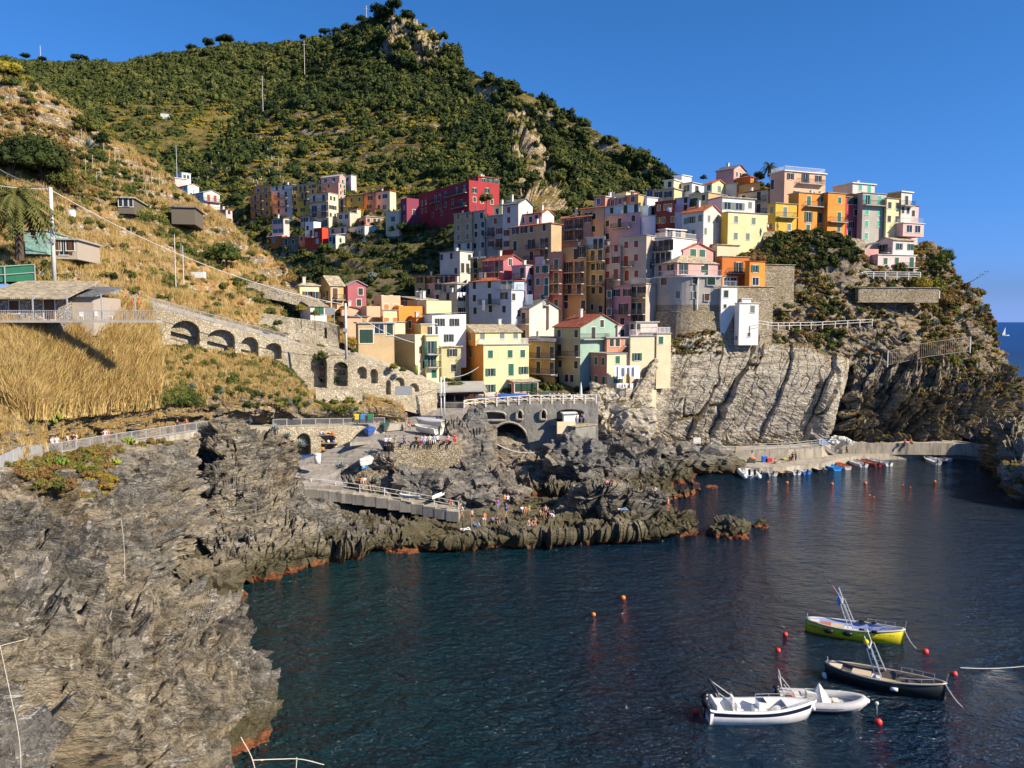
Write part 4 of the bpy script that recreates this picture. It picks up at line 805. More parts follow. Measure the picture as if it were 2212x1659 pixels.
# left lower village
h('E',145,172,378,290,440,165,30,'ycream','hip','','w=40,80@70','cream bungalow with a tan hipped roof and orange shutters',sh='b',rc='tans',chim=1,pitch=.6)
h('E',375,502,640,290,520,163,34,'ylow','gL','d75@50+0-100','d35@40+30-100 d30@85','amber house with a steep plain gable left of the magenta house',sh='b',rc='tans',pitch=.6,chim=0)
h('E',630,687,882,290,528,160,26,'magenta','gR','','w70@28 w60@78','magenta house with a dappled gable at the dark valley mouth',sh='k',rc='rgrey',pitch=.5,chim=0)
h('E',965,1050,1250,455,700,148,30,'peach','ter','w60@30','w25,75@32','peach tower house with orange-brown shutters and a white chimney',sh='o',chim=2)
h('E',1240,1420,1640,445,570,152,36,'tan','shed','w=30@35','d=25,75@55','tan house with a row of slim white chimneys on a sloping roof',sh='b',rc='tans',chim=4,pitch=.2)
h('E',1400,1530,1795,510,610,149,36,'ycream','ter','','','pale walled terrace block below the row of slim chimneys',rc='rgrey',chim=0)
h('E',1155,1232,1485,570,720,147,30,'orange','ter','w=50@50','','orange terrace block in front of the peach tower',chim=1)
h('E',1310,1420,1490,640,820,145.5,36,'dorange','deck','w40@40','','rust coloured back house between the orange terrace and the white house',sh='g',rc='slate',chim=1)
h('E',1490,1592,1952,600,915,143,28,'white','shedL','','w=22,65@28 w=48@82','bright white modern house with grey-black shutters',sh='k',rc='slate',pitch=.08,chim=0)
h('E',1400,1470,1636,710,820,142,28,'ylow','deck','','w=75@60','small yellow house front with a white cornice under the white modern house',sh='k',rc='rwhite',chim=0)
h('E',665,672,900,630,740,146,24,'peach','flat','','w85@35','low peach house with a grey flat roof behind the light pole',sh='o',rc='slate',chim=0)
h('E',600,620,830,545,640,152,20,'peach','gR','','','peach gabled house with a red roof edge behind the light pole',rc='terra',chim=1,pitch=.25)
h('E',830,890,1055,570,700,147,26,'peach','ter','','w50,80@85','low sunlit peach terrace block left of the peach tower',sh='o',chim=1)
h('E',1055,1065,1230,560,690,146,26,'ycream','deck','','w20,80@90','dazzling cream wall house under the peach tower',sh='o',chim=0,rc='rgrey')
h('E',772,800,1182,700,1030,139,24,'tan','flat','','g22@42 W-58@18 d88@18','tan villa with a big slatted dark door and a glazed brown veranda',sh='g',rc='rgrey',chim=0)
h('E',1175,1185,1300,685,830,141,24,'cream','deck','','','blank cream cube beside the glazed brown veranda',rc='rgrey',chim=0)
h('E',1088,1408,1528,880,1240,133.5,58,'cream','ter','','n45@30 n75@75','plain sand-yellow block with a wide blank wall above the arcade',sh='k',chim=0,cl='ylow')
h('E',1520,1530,1662,830,1290,134.5,26,'ycream','deck','','d=35@28+0-100 d=30@58+0-100 w60@90','slim yellow house with green shutters and two balconies by the arcade',sh='G',rc='rwhite',chim=0)
h('E',1660,1690,1897,955,1230,143,26,'olive','flat','','w=55@22 w60@82','olive house with a pale blue painted band left of the orange corner house',sh='k',rc='tans',chim=0)
h('E',0,285,457,515,620,133,24,'white','shed','','n40,70@50','white cottage with a long grey roof and two green shutters above the stone wall',sh='G',rc='tans',chim=0,pitch=.25)
# ---- headland houses
h('D',235,382,825,228,520,178,22,'peach','flat','d15@40','w=14@18 d=50@22+30-92 w=82@18 w=30@82 w70@78','peach villa with a railed flat roof, tallest of the headland',sh='k',rc='rwhite',rail='w',chim=0,nosnap=1)
h('D',200,285,520,572,875,171,22,'yellow','deck','w55@22 w50@80','d45@30+5-90 w65@82','canary yellow house with a pale green shuttered door',sh='s',rc='rgrey',chim=0,nosnap=1)
h('D',425,530,843,458,885,173,22,'orange','deck','','d35,82@20+20-100 d=35,82@60 d35@92 w82@92','wide orange house with green shutters on the headland',sh='G',rc='rgrey',name='apartment_house',nosnap=1)
e=HD['wide orange house with green shutters on the headland'][0]
h('D',838,842,1038,460,900,174,22,'orange','deck','','w66@17 d66@58+0-100 w66@86',None,into=e,sh='G',rc='rgrey',drop=4,chim=2)
h('D',1020,1036,1172,505,930,176,22,'magenta','deck','','w=40@10 w85@10 w85@38 w=40@70 w35@92','narrow raspberry red house between the orange and the grey house',sh='g',rc='tans',chim=0,wmat=stucco((.52,.10,.12)),nosnap=1)
h('D',1165,1212,1470,462,955,175,20,'grey','deck','','d=20@15+0-100 d72@15 w20@40 w72@40 w20@67 w72@65 w20@93','tall grey house with mint green shutters',sh='m',rc='rgrey',name='apartment_house',chim=0,nosnap=1)
e=HD['tall grey house with mint green shutters'][0]
h('D',905,1115,1355,360,455,181,22,'lgrey','flat','','w35@40 d75@60',None,into=e,sh='m',rc='rwhite',drop=.3,chim=1)
h('D',1455,1470,1638,520,925,176,20,'ycream','deck','','w20,72@18 w20,72@54','pale lemon house with dark slatted shutters beside the tall grey house',sh='k',rc='tans',chim=0,nosnap=1)
h('D',1480,1628,1748,452,785,177,28,'lgrey','flat','','d50@27+0-100 w20,68@58','white stepped house with an ochre side at the right end of the headland row',sh='k',rc='rwhite',chim=0,cl='ylow',nosnap=1)
h('D',1735,1740,1822,602,800,180,22,'lpink','deck','','w15@40','peach-pink end house of the headland row',sh='k',rc='oterra',chim=0,nosnap=1)
h('D',1640,1655,1880,785,900,175,20,'lpink','deck','','W-30,70@50','glazed porch house with a railed terrace on white stilts',rc='rwhite',rail='s',chim=0,drop=.5,nosnap=1)
h('D',1378,1385,1790,1125,1275,171,14,'white','deck','','w20@45 w50@40 d90@50+62-100','large pale pink villa with white balconies over the headland garden',sh='G',rc='rwhite',chim=0,wmat=stucco((.76,.60,.56)),drop=.2,nosnap=1)
e=HD['large pale pink villa with white balconies over the headland garden'][0]
h('D',1385,1545,1772,965,1120,173,22,'lpink','gL','W=30@50+0-90','w=30@45 w=85@45',None,into=e,sh='G',rc='tans',chim=0,pitch=.3,drop=.2,wmat=stucco((.76,.58,.55)))
h('D',1160,1165,1392,1060,1290,172,14,'pink','shedL','','w25@20',None,into=e,sh='g',rc='slate',chim=0,pitch=.55)
h('D',1325,1332,1802,1278,1350,171.4,14,'tan','deck','','w30,60@50 n90@50',None,into=e,sh='G',rc='rwhite',chim=0)
# huts on the left hillside
h('L',-60,-40,505,1345,1520,88,8,'grey','shed','','w30@40 d85@50','long stone snack hut with a rust brown roof and open veranda',sh='b',rc='tans',chim=0,pitch=.5,name='hut',cat='hut',oh=1.2,drop=2.0,wmat=stonewall('hut_stone',(.40,.36,.30),(.26,.23,.19)))
h('L',505,512,800,1325,1510,90,8,'beige','shed','','','weathered plank shed joined to the right end of the snack hut',rc='slate',chim=0,pitch=.3,name='hut',cat='hut',oh=.5,drop=2.0,wmat=plain('grey_planks',(.42,.36,.29),.9))
h('L',205,215,398,760,905,120,10,'teal','deck','','q40@12','pale green corrugated metal shed on the terraces',rc='rgrey',chim=0,drop=.8,name='shed',cat='shed',wmat=plain('green_corrugated',(.25,.42,.36),.6,var=.3))
h('L',400,430,660,838,950,118,10,'beige','flat','','d=50@50 w-25@40 w-75@40','low wooden hen house with patched brown panels',sh='b',rc='rgrey',chim=0,drop=.8,name='shed',cat='shed',wmat=plain('grey_planks',(.42,.36,.29),.9))
h('L',1450,1470,1670,560,640,150,12,'beige','flat','','','dark open timber shelter under a green net',rc='slate',chim=0,drop=1.3,name='shed',cat='shed',wmat=plain('old_timber',(.14,.12,.09),.9))
h('L',1000,1010,1145,480,545,145,12,'beige','flat','','W-30,70@50','small rickety cage shed half buried in straw grass',rc='tans',chim=0,drop=1.3,name='shed',cat='shed',wmat=plain('old_timber',(.14,.12,.09),.9))
h('P',850,860,915,605,625,574,20,'lgrey','flat','','','lone farm hut among the far vineyards',rc='slate',chim=0,name='hut',cat='hut')
# ================================================================== WALLS, PATHS, SQUARE, HARBOUR
STONE=stonewall('pale_stone_wall',(.54,.47,.35),(.42,.36,.26),3.3,(.33,.28,.20))
RUBBLE=stonewall('rubble_wall',(.46,.39,.28),(.25,.21,.15),3.2,(.12,.10,.075))
def concrete(name,col):
 m,t,b=newmat(name,.9,.15);p=pos(t)
 a=noise(t,p,.5,5,.6);s=noise(t,scaled(t,p,(1.3,1.3,.18)),1.0,4,.65)
 c=mix(t,ramp(t,a,[(.35,(0,0,0)),(.65,(1,1,1))]),tuple(x*.72 for x in col),col)
 c=mix(t,ramp(t,s,[(.52,(0,0,0)),(.66,(.8,.8,.8))]),c,tuple(x*.35 for x in col))
 c=mix(t,ramp(t,s,[(.30,(.6,.6,.6)),(.40,(0,0,0))]),c,tuple(min(.7,x*1.6)for x in col))
 t.links.new(c,b.inputs['Base Color']);bump(t,b,noise(t,p,4,4),.4,.04);return m
GREYC=concrete('weathered_concrete',(.27,.26,.23));PAVE=concrete('paving',(.33,.30,.26));PALEC=concrete('pale_concrete',(.42,.38,.31))
def poly_interp(pts,n):
 a=np.array(pts,float);d=np.r_[0,np.cumsum(np.hypot(np.diff(a[:,0]),np.diff(a[:,1]))+1e-6)]
 t=np.linspace(0,d[-1],n);return np.stack([np.interp(t,d,a[:,k])for k in range(a.shape[1])],-1)
def niche_wall(name,top,bot,nu,nv,niches,mat,thick=1.0,label=None,cat='wall',rough=.10,kind=None,seed=3):
 T=poly_interp(top,nu);Bt=poly_interp(bot,nu)
 A=np.array([P(*q)for q in T]);B=np.array([P(*q)for q in Bt])
 t=np.linspace(0,1,nv)[:,None,None];G=A[None]*(1-t)+B[None]*t
 x,y=toF(G);n=normals(G);d=rough*fbm(G*.8,4,seed)+rough*.5*facet(G*1.2,seed)[0]
 for(x0,x1,y0,y1,dep,arch)in niches:
  u=(x-x0)/(x1-x0)*2-1;cur=y0+(y1-y0)*arch*(1-np.sqrt(np.clip(1-u*u,0,1)))
  ins=(np.abs(u)<=1)&(y>=cur)&(y<=y1);d=np.where(ins,-dep,d)
 G=G+n*d[...,None]
 back=G[0]+np.array((0,thick,0));G=np.concatenate([back[None]-np.array((0,0,3.0)),back[None],G],0)
 o=mobj(name,grid_mesh(name,G,smooth=False),mat)
 return tag(o,label,cat,kind=kind)
UP_T=[(330,661,112),(432,689,115),(558,722,119),(622,740,121),(700,751,123),(770,767,125),(860,801,128.5),(944,832,133)]
UP_B=[(330,765,111),(432,775,114),(558,790,118),(622,820,120),(668,862,122),(754,858,124),(850,880,127),(944,905,132)]
niche_wall('arcaded_wall',UP_T,UP_B,700,130,[(369,431,693,775,2.2,.30),(448,507,712,772,2.2,.35),(521,558,728,775,2.0,.4),(574,608,741,775,1.6,.4),(672,706,770,838,2.0,.22),(721,751,782,834,1.8,.25),(772,792,792,818,1.2,.4),(800,816,797,828,1.2,.35),(834,844,821,852,1.0,.3),(853,873,815,836,.8,.5),(885,905,828,846,.8,.6)],STONE,1.2,'long pale stone retaining wall with a row of blind arches stepping down to the square')
niche_wall('retaining_wall',[(682,844,117.5),(783,841,120.5)],[(684,890,116.5),(783,890,119.5)],120,40,[],STONE,1.0,'plain pale stone wall on the ledge under the two tallest blind arches')
niche_wall('boathouse_wall',[(600,923,111.5),(831,919,119)],[(600,985,111),(760,975,115.5),(831,948,118.5)],260,90,[(641,671,936,990,2.5,.32),(694,723,935,978,1.8,.34)],STONE,1.0,'stone wall beside the ramp with two arched boat stores')
niche_wall('path_wall',[(480,922,106),(520,922,108)],[(484,975,105),(520,955,107.5)],40,50,[],RUBBLE,.8,'rough stone pier carrying the path across the gully')
niche_wall('terrace_wall',[(495,606,142),(560,612,142),(613,624,141),(694,652,139)],[(495,634,141),(560,642,141),(613,652,140),(694,674,138)],160,20,[],STONE,2.0,'upper stone wall with the path above the white cottage')
niche_wall('terrace_wall',[(500,668,133),(560,676,133),(620,686,131),(700,695,129),(728,704,128)],[(495,700,127),(560,725,126),(625,745,126),(700,762,126.5),(735,782,127)],200,80,[(700,706,708,730,.8,.1)],STONE,2.0,'high dry stone wall under the white cottage and its vine terrace')
def sheet(name,a,b,mat,thick=.5,label=None,cat=None,kind='structure'):
 """a, b: matching lists of world points; a slab between them"""
 m=MB();n=len(a);vs=[tuple(p)for p in a]+[tuple(p)for p in b];vs2=[(p[0],p[1],p[2]-thick)for p in vs]
 fs=[(i,i+1,n+i+1,n+i)for i in range(n-1)];k=2*n
 f2=[tuple(k+j for j in f[::-1])for f in fs];sd=[(i,k+i,k+i+1,i+1)for i in range(n-1)]+[(n+i,n+i+1,k+n+i+1,k+n+i)for i in range(n-1)]
 sd+=[(0,n,k+n,k),(n-1,k+n-1,k+2*n-1,2*n-1)]
 m.add(vs+vs2,fs+f2+sd);o=m.obj(name,mat);return tag(o,label,cat,kind=kind)
LP=[(-200,1062,52),(0,1017,60.5),(43,994,67),(105,984,77.5),(239,960,87.5),(377,939,97),(459,926,104.5),(482,922,106.5),(616,922,112.3),(740,920,116.8),(831,918,119.5),(872,914,121)]
outer=[P(*q)for q in LP];inner=[p+np.array((-.5 if i<5 else 0,3.2,.03))for i,p in enumerate(outer)]
sheet('path',inner,outer,PALEC,1.0)
UPO=[(-200,668,84),(0,640,91),(60,632,94),(130,628,97.5),(200,632,103),(262,642,108),(330,661,112.2),(432,689,115.2),(558,722,119.2),(622,740,121.2),(716,756,124),(770,768,125.5),(860,802,128.8),(944,833,133.3)]
uo=[P(*q)for q in UPO];ui=[p+np.array((.8,4.0,.05))for p in uo]
sheet('path',ui,uo,PALEC,.8)
# railings -----------------------------------------------------------
def path_rail(pts,h,label,sp=2.2,bars=.16,mat=None,th=.03,rails=2,name='railing',cat='railing',xcross=None,post=None):
 pts=[np.array(p,float)for p in pts];seg=[np.linalg.norm(b-a)for a,b in zip(pts,pts[1:])];tot=sum(seg)
 d=np.r_[0,np.cumsum(seg)];arr=np.array(pts);at=lambda s:np.array([np.interp(s,d,arr[:,k])for k in range(3)])
 o0=pts[0];e=empty(name,tuple(o0));tag(e,label,cat);n=max(1,round(tot/sp));mat=mat or STEEL;m=MB()
 for k in range(rails):
  z=h*(1-k/max(1,rails-(0 if bars else 0)))if not bars else(h if k==0 else.12)
  m.tube([at(tot*i/(2*n))-o0+np.array((0,0,z))for i in range(2*n+1)],th,4)
 if bars:
  nb=int(tot/bars)
  for i in range(nb):
   p=at(tot*(i+.5)/nb)-o0;r=th*.45;m.box(p[0]-r,p[0]+r,p[1]-r,p[1]+r,p[2]+.12,p[2]+h)
 m.obj('rail',mat,e)
 if xcross:
  c=MB()
  for i in range(n):
   a,b=at(tot*i/n)-o0,at(tot*(i+1)/n)-o0
   for u,v in((.15,h-.08),(h-.08,.15)):c.tube([a+np.array((0,0,u)),b+np.array((0,0,v))],th*.9,4)
  c.obj('cross_brace',xcross,e)
 pm=None
 for i in range(n+1):
  p=at(tot*i/n)-o0
  if pm is None:q=MB();r=th*1.3;q.box(-r,r,-r,r,-.3,h+.04);pm=q.mesh('post')
  mobj('post',pm,post or mat,e,tuple(p))
 return e
path_rail(outer[1:7]+[P(470,924,105.5)],1.1,'grey steel railing along the cliff path on the left',th=.04)
path_rail([P(590,923,111)]+outer[8:11],1.1,'grey steel railing on top of the boat store wall',th=.04)
path_rail(uo[6:10],1.1,'grey railing sloping down over the four wide arches',th=.04)
path_rail([P(150,622,100),P(200,630,103.5),P(256,641,108)],1.1,'short grey railing beside the people at the utility pole',th=.04)
# ramp, square, deck --------------------------------------------------
rl=[PZ(758,953,10.3),PZ(730,964,9.4),PZ(680,984,8.3),PZ(618,1004,7.1),PZ(600,1050,5.4)]
rr=[PZ(830,951,10.3),PZ(826,982,8.9),PZ(748,1004,7.4),PZ(732,1020,6.6),PZ(744,1050,5.3)]
RAMP=concrete('ramp_concrete',(.36,.33,.29))
sheet('ramp',[np.array(p)for p in poly_interp(rl,12)],[np.array(p)for p in poly_interp(rr,12)],RAMP,1.5)
m=MB();pl=[PZ(851,957.5,10.42),PZ(996,951,10.42),P(1000,900,131),P(880,870,138),PZ(818,949,10.42)]
m.prism([(p[0],p[1])for p in pl],2.0,10.3);tag(m.obj('square_wall',RUBBLE),'rubble mass under the boat square','wall')
m=MB();m.prism([(p[0],p[1])for p in pl],10.3,10.42);tag(m.obj('square',RAMP),kind='structure')
sheet('square',[PZ(830,917,10.46),PZ(850,880,12.3),P(872,868,141)],[PZ(1000,917,10.46),PZ(1000,892,12.3),P(1000,866,141)],RAMP,.6)
sheet('square',[PZ(756,956,10.34),PZ(815,950,10.36),PZ(851,956,10.38)],[PZ(785,930,10.36),PZ(832,919,10.38),PZ(885,912,10.40)],RAMP,.5)
niche_wall('retaining_wall',[(849,955,109),(998,948,111.7)],[(847,1008,108.5),(1002,1045,111)],180,60,[],RUBBLE,.45,'rubble stone wall holding up the small boat square')
m=MB();dk=[P(1003,880,133),P(1040,876,134.2),P(1146,869,134.3),P(1290,868,134.3),P(1330,868,150),P(1000,858,152),P(930,862,146),P(900,866,140),P(960,880,134)]
m.prism([(p[0],p[1])for p in dk],12.6,13.4);tag(m.obj('square',PAVE),kind='structure')
niche_wall('viaduct',[(1000,881,132.6),(1038,876,134),(1146,869,134),(1292,868,134)],[(1000,1000,131),(1038,1010,132),(1146,1010,132),(1292,985,132)],520,230,[(1035,1092,889,908,4,.35),(1116,1129,886,906,3,.5),(1167,1180,885,906,3,.5),(1057,1141,913,1020,9,.42),(1203,1262,884,931,4.5,.18)],GREYC,1.5,'grey concrete viaduct under the square with one big arch and small arched openings','viaduct',rough=.05)
ar=MB()
def arc_pts(x0,x1,y0,yb,arch,Yd,n=16):
 pts=[]
 for i in range(n+1):
  u=-1+2*i/n;pts.append(P((x0+x1)/2+u*(x1-x0)/2,y0+(yb-y0)*arch*(1-math.sqrt(max(0,1-u*u))),Yd))
 return pts
VI=bpy.data.objects['viaduct']
for(x0,x1,y0,yb,arch)in[(1035,1092,889,908,.35),(1116,1129,886,906,.5),(1167,1180,885,906,.5),(1056,1142,912,1020,.42)]:
 q=MB();ps=arc_pts(x0,x1,y0,yb,arch,133.2)
 if yb<950:ps=[P(x0,yb,133.2)]+ps+[P(x1,yb,133.2),P(x0,yb,133.2)]
 q.tube(ps,.22,5);q.obj('arch_moulding',PALEC,VI)
path_rail([P(1003,880,132.9),P(1040,876,133.9),P(1146,869,134),P(1288,868,134)],1.15,'white fence with yellow crossed braces along the top of the viaduct',sp=1.9,bars=0,rails=2,th=.085,mat=WPAINT,xcross=plain('yellow_timber',(.70,.52,.22),.6),name='fence',cat='fence')
h('R',895,1060,1232,455,740,129,42,'grey','deck','','','stone block carrying the small bathing terrace right of the viaduct',wmat=GREYC,chim=0,name='retaining_wall',cat='wall',drop=8,rc='tans')
h('R',950,962,1058,340,415,131.5,15,'white','flat','','','little white kiosk in the mouth of the right viaduct opening',chim=0,rc='rwhite',name='kiosk',cat='kiosk',drop=2)
h('R',900,905,1062,410,460,129.8,12,'cream','','','','low cream parapet with square holes in front of the kiosk',chim=0,name='parapet',cat='wall',drop=1,dl=.4)
# rocks either side of the gorge
br=bpy.data.materials['boulder_rock']
tag(boulder('gorge_rock',P(1026,985,126),(3.6,4,8),br,91,5,.2),kind='structure')
tag(boulder('gorge_rock',P(985,1000,118),(3,4,6),br,92,5,.2),kind='structure')
tag(boulder('gorge_rock',P(1100,985,137),(9,6,4.5),br,94,5,.2),kind='structure')
tag(boulder('gorge_rock',P(1308,905,141),(5,4,5.5),bpy.data.materials['slab_rock'],95,5,.3),kind='structure')
tag(boulder('gorge_rock',P(1345,915,141),(6,4,5.0),bpy.data.materials['slab_rock'],96,5,.3),kind='structure')
# steps and rope rail down to the bathing rocks
st=empty('stone_steps',tuple(PZ(640,1058,4.9)));tag(st,'pale concrete steps running along the rocks below the ramp','steps')
SA=poly_interp([(636,1054,5.0),(700,1060,4.75),(813,1075,4.2),(900,1090,3.5),(990,1108,2.9)],15)
stp=[PZ(*q)for q in SA]
for i in range(14):
 a,b=stp[i],stp[i+1];z=a[2]+.12-0.0;q=MB()
 q.add([(a[0],a[1]-.7,z),(b[0]+.1,b[1]-.7,z),(b[0]+.1,b[1]+1.8,z),(a[0],a[1]+1.8,z),(a[0],a[1]-.7,z-1.3),(b[0]+.1,b[1]-.7,z-1.3),(b[0]+.1,b[1]+1.8,z-1.3),(a[0],a[1]+1.8,z-1.3)],[(0,1,2,3),(4,7,6,5),(0,4,5,1),(1,5,6,2),(2,6,7,3),(3,7,4,0)])
 o=q.obj('step',PALEC,st);o.location=-Vector(st.location)
path_rail([p+np.array((0,.9,.15))for p in[PZ(*q)for q in poly_interp([(616,1050,5.2)]+[tuple(s)for s in SA],10)]],1.1,'rope and post handrail beside the steps below the ramp',sp=3.6,bars=0,rails=2,th=.03,mat=WPAINT)
# round tower ---------------------------------------------------------
tw=empty('round_tower',(30,155,30));tag(tw,'grey plastered round bastion house on a rubble base at the cliff edge','tower')
def plan(x0,y0,x1,y1,r,off=0.0,n=14):
 c=(x0+r,y0+r);ps=[(c[0]+(r+off)*math.cos(q),c[1]+(r+off)*math.sin(q))for q in np.linspace(math.pi,1.5*math.pi,n)]
 return ps+[(x1+off*.3,y0-off+.3),(x1+off*.3,y1),(x0-off,y1)]
def loft_plan(rings,mat,name,par,loc):
 m=MB();n=len(rings[0][0]);vs=[]
 for pl_,z in rings:vs+=[(x-loc[0],y-loc[1],z-loc[2])for x,y in pl_]
 fs=[tuple(range(n))[::-1],tuple((len(rings)-1)*n+i for i in range(n))]
 for k in range(len(rings)-1):
  for i in range(n):fs.append((k*n+i,k*n+(i+1)%n,(k+1)*n+(i+1)%n,(k+1)*n+i))
 m.add(vs,fs);return m.obj(name,mat,par)
X0=P(1421,620,156)[0];X1=P(1557,620,155.5)[0];X2=P(1592,690,155)[0]
loft_plan([(plan(X0,155,X1,167,7),29.0),(plan(X0,155,X1,167,7),35.6)],stucco(PAL['grey']),'wall',tw,(30,155,30))
loft_plan([(plan(X0,155,X2,167,7,1.3),19.5),(plan(X0,155,X2,167,7,1.0),23.0),(plan(X0,155,X2,167,7,.35),28.8),(plan(X0,155,X2,167,7,.35),29.0),(plan(X0,155,X1,167,7,.04),29.05),(plan(X0,155,X1,167,7,.02),30.3)],RUBBLE,'base_wall',tw,(30,155,30))
loft_plan([(plan(X0,155,X1,167,7,.35),35.6),(plan(X0,155,X1,167,7,.35),35.82)],roofmat('rwhite'),'terrace_slab',tw,(30,155,30))
for(cx,cy,ww,hh,ry)in[(1180,1500,'w','s',0),(1362,1343,'w','g',0),(1538,1352,'W','g',0),(1357,1500,'n','s',0),(1493,1525,'w','b',0)]:
 f=t2f('C',cx,cy);p=P(*f,154.98);yy=155
 if cx<1200:yy=155+7-math.sqrt(max(0,49-(X0+7-p[0])**2));
 a_,b_=SZ[ww];p=P(*f,yy-.03);ang=0 if cx>1200 else-math.asin(min(1,max(0,(X0+7-p[0])/7)))
 o=mobj('window',win_mesh(a_,b_,False,hh,0),None,tw,tuple(Vector(p)-Vector((30,155,30))),ang)
 for sd in(-1,1):mobj('shutter',shut_mesh(a_,b_,hh,sd),None,o)
f=t2f('C',1020,1355);ang=-R(52);px=X0+7-7*math.sin(R(52));py=155+7-7*math.cos(R(52))
o=mobj('window',win_mesh(1.5,1.5,False,'b',0),None,tw,(px-30,py-155-.02,P(*f,py)[2]-30),ang)
mobj('shutter',shut_mesh(1.5,1.5,'b',-1),None,o)
q=MB();dp=P(*t2f('C',1405,1290),154.7);q.tube([(dp[0]-30,-.25,5.4),(dp[0]-30.2,-.25,4.8),(dp[0]-30.2,-.25,-.6)],.12,6);q.obj('drainpipe',WPAINT,tw)
mobj('railing',railing_mesh([(X0+.5-30,3,X0+3-30,0.2),(X0+3-30,.2,X1-30,.2)],1.0,.25,.035),STEEL,tw,(0,0,5.85))
h('H',938,950,1125,447,712,154.2,14,'white','deck','','w30@28 q25@78','slim white annexe with one dark green shuttered window beside the round bastion',sh='g',chim=0,rc='rgrey',rail='s')
h('H',1095,1140,1352,622,1016,152.6,16,'white','deck','q-50@95','w68@16 q-52@86','tall blank white tower house standing on the cliff edge',sh='s',chim=0,rc='rwhite',drop=1)
h('H',1170,1178,1272,575,615,155.5,14,'white','deck','','','small white roof box behind the tall blank tower',chim=0,rc='rwhite')
h('H',1100,1120,1506,445,1010,157,14,'grey','deck','','','high rubble stone terrace wall right of the white tower',chim=0,wmat=RUBBLE,name='retaining_wall',cat='wall',drop=3,rc='tans',dl=12)
h('D',140,165,492,1232,1480,161,14,'grey','deck','','','upper rubble terrace wall behind the orange terraced house',chim=0,wmat=RUBBLE,name='retaining_wall',cat='wall',rc='tans')
niche_wall('garden_wall',[(*t2f('D',160,880),169.5),(*t2f('D',540,866),170.5),(*t2f('D',800,892),171.5),(*t2f('D',1250,968),172.5)],[(*t2f('D',160,1080),168),(*t2f('D',540,1060),169),(*t2f('D',800,1060),170),(*t2f('D',1250,1080),171)],200,30,[],RUBBLE,.6,'low brown garden wall stepping down in front of the headland row')
h('D',1120,1180,2040,1478,1530,166.5,6,'grey','deck','','','stone garden terrace below the pale pink villa',chim=0,wmat=RUBBLE,name='retaining_wall',cat='wall',rc='tans',drop=2)
path_rail([P(*t2f('D',1120,1420),167.6),P(*t2f('D',1235,1375),168.6),P(*t2f('D',1840,1380),169.5)],1.3,'white slatted fence in front of the pale pink villa',sp=2.4,bars=0,rails=3,th=.06,mat=WPAINT,name='fence',cat='fence')
path_rail([P(*t2f('D',1150,1580),166.5),P(*t2f('D',1380,1605),166.8),P(*t2f('D',2045,1580),168)],1.3,'white two-rail fence along the headland garden edge',sp=2.6,bars=0,rails=2,th=.07,mat=WPAINT,name='fence',cat='fence')
path_rail([P(*t2f('H',1350,870),152.5),P(*t2f('H',1510,895),155),P(*t2f('U',0,590),160),P(*t2f('U',390,568),163)],1.1,'thin white handrail on the path above the slab cliff',sp=3,bars=0,rails=2,th=.05,mat=WPAINT)
path_rail([P(*t2f('U',500,860),163),P(*t2f('U',835,790),163.5),P(*t2f('U',1090,760),164)],3.0,'rockfall net slung between three leaning posts on the headland',sp=15,bars=.4,rails=2,th=.05,mat=plain('rusty_wire',(.40,.34,.27),.8),name='rock_net',cat='net',post=WPAINT)
# quay ---------------------------------------------------------------
m=MB();qf=[PZ(x,y,1.2)for x,y in[(1586,1008),(1640,1011),(1700,1008),(1775,1001),(1812,991),(1850,985),(1920,980),(2035,977),(2110,981),(2165,988)]]
m.prism([(p[0],p[1])for p in qf]+[(92,168),(40,168)],-3,1.2);tag(m.obj('quay',PALEC),kind='structure')
uw=[(1326,938,7.0),(1390,955,4.6),(1477,968,3.3),(1588,974,3.0),(1700,972,3.0),(1774,966,3.1),(1800,958,3.25),(1953,957,3.3),(2080,958,3.3),(2150,966,2.8)]
fo=[PZ(*q)for q in uw];bk=[p+np.array((0.2,5.5,.05))for p in fo]
sheet('quay',bk,fo,PALEC,2.3)
path_rail([fo[0],fo[1],fo[2],fo[3]],1.1,'iron handrail along the sloping path under the slab cliff',sp=3.4,bars=0,rails=2,th=.035,mat=IRON)
path_rail([PZ(1628,973,3.05),PZ(1700,971,3.05),PZ(1776,963,3.4)],1.2,'steel handrail on the upper quay by the foot of the cliff',sp=2.6,bars=0,rails=3,th=.045,mat=STEEL)
for(a,b,lb)in[((1552,968,3.1),(1586,992,1.3),'left quay stair with white handrail down to the moored boats'),((1776,962,3.3),(1806,981,1.3),'right quay stair with white handrails beside the stone seat wall')]:
 e=empty('stairs',tuple(PZ(*a)));tag(e,lb,'stairs');A=np.array(PZ(*a));B=np.array(PZ(*b));o0=np.array(e.location)
 q=MB()
 for i in range(10):
  p=A+(B-A)*i/10-o0;d=(B-A)/10;q.box(p[0],p[0]+d[0]+.05,p[1]-.2,p[1]+1.3,p[2]-.6,p[2])
 q.obj('tread',PALEC,e)
 for k,dy in enumerate((-.2,1.3)):
  q=MB()
  for z in(.4,.75,1.1):q.tube([A-o0+np.array((0,dy,z)),B-o0+np.array((0,dy,z))],.05,4)
  for t_ in(0,.5,1):p=A+(B-A)*t_-o0;q.tube([p+np.array((0,dy,-.3)),p+np.array((0,dy,1.15))],.05,4)
  q.obj('handrail',WPAINT,e)
for k,(x,y,r,lb)in enumerate([(1811,950,(1.8,1.2,1.1),'large pale boulder at the foot of the dark cleft'),(1833,953,(.9,.8,.6),'smaller pale boulder right of the large one')]):
 o=boulder('boulder',PZ(x,y+3,3.7),r,plain('pale_boulder',(.55,.53,.48),.9),40+k,4);tag(o,lb,'boulder')
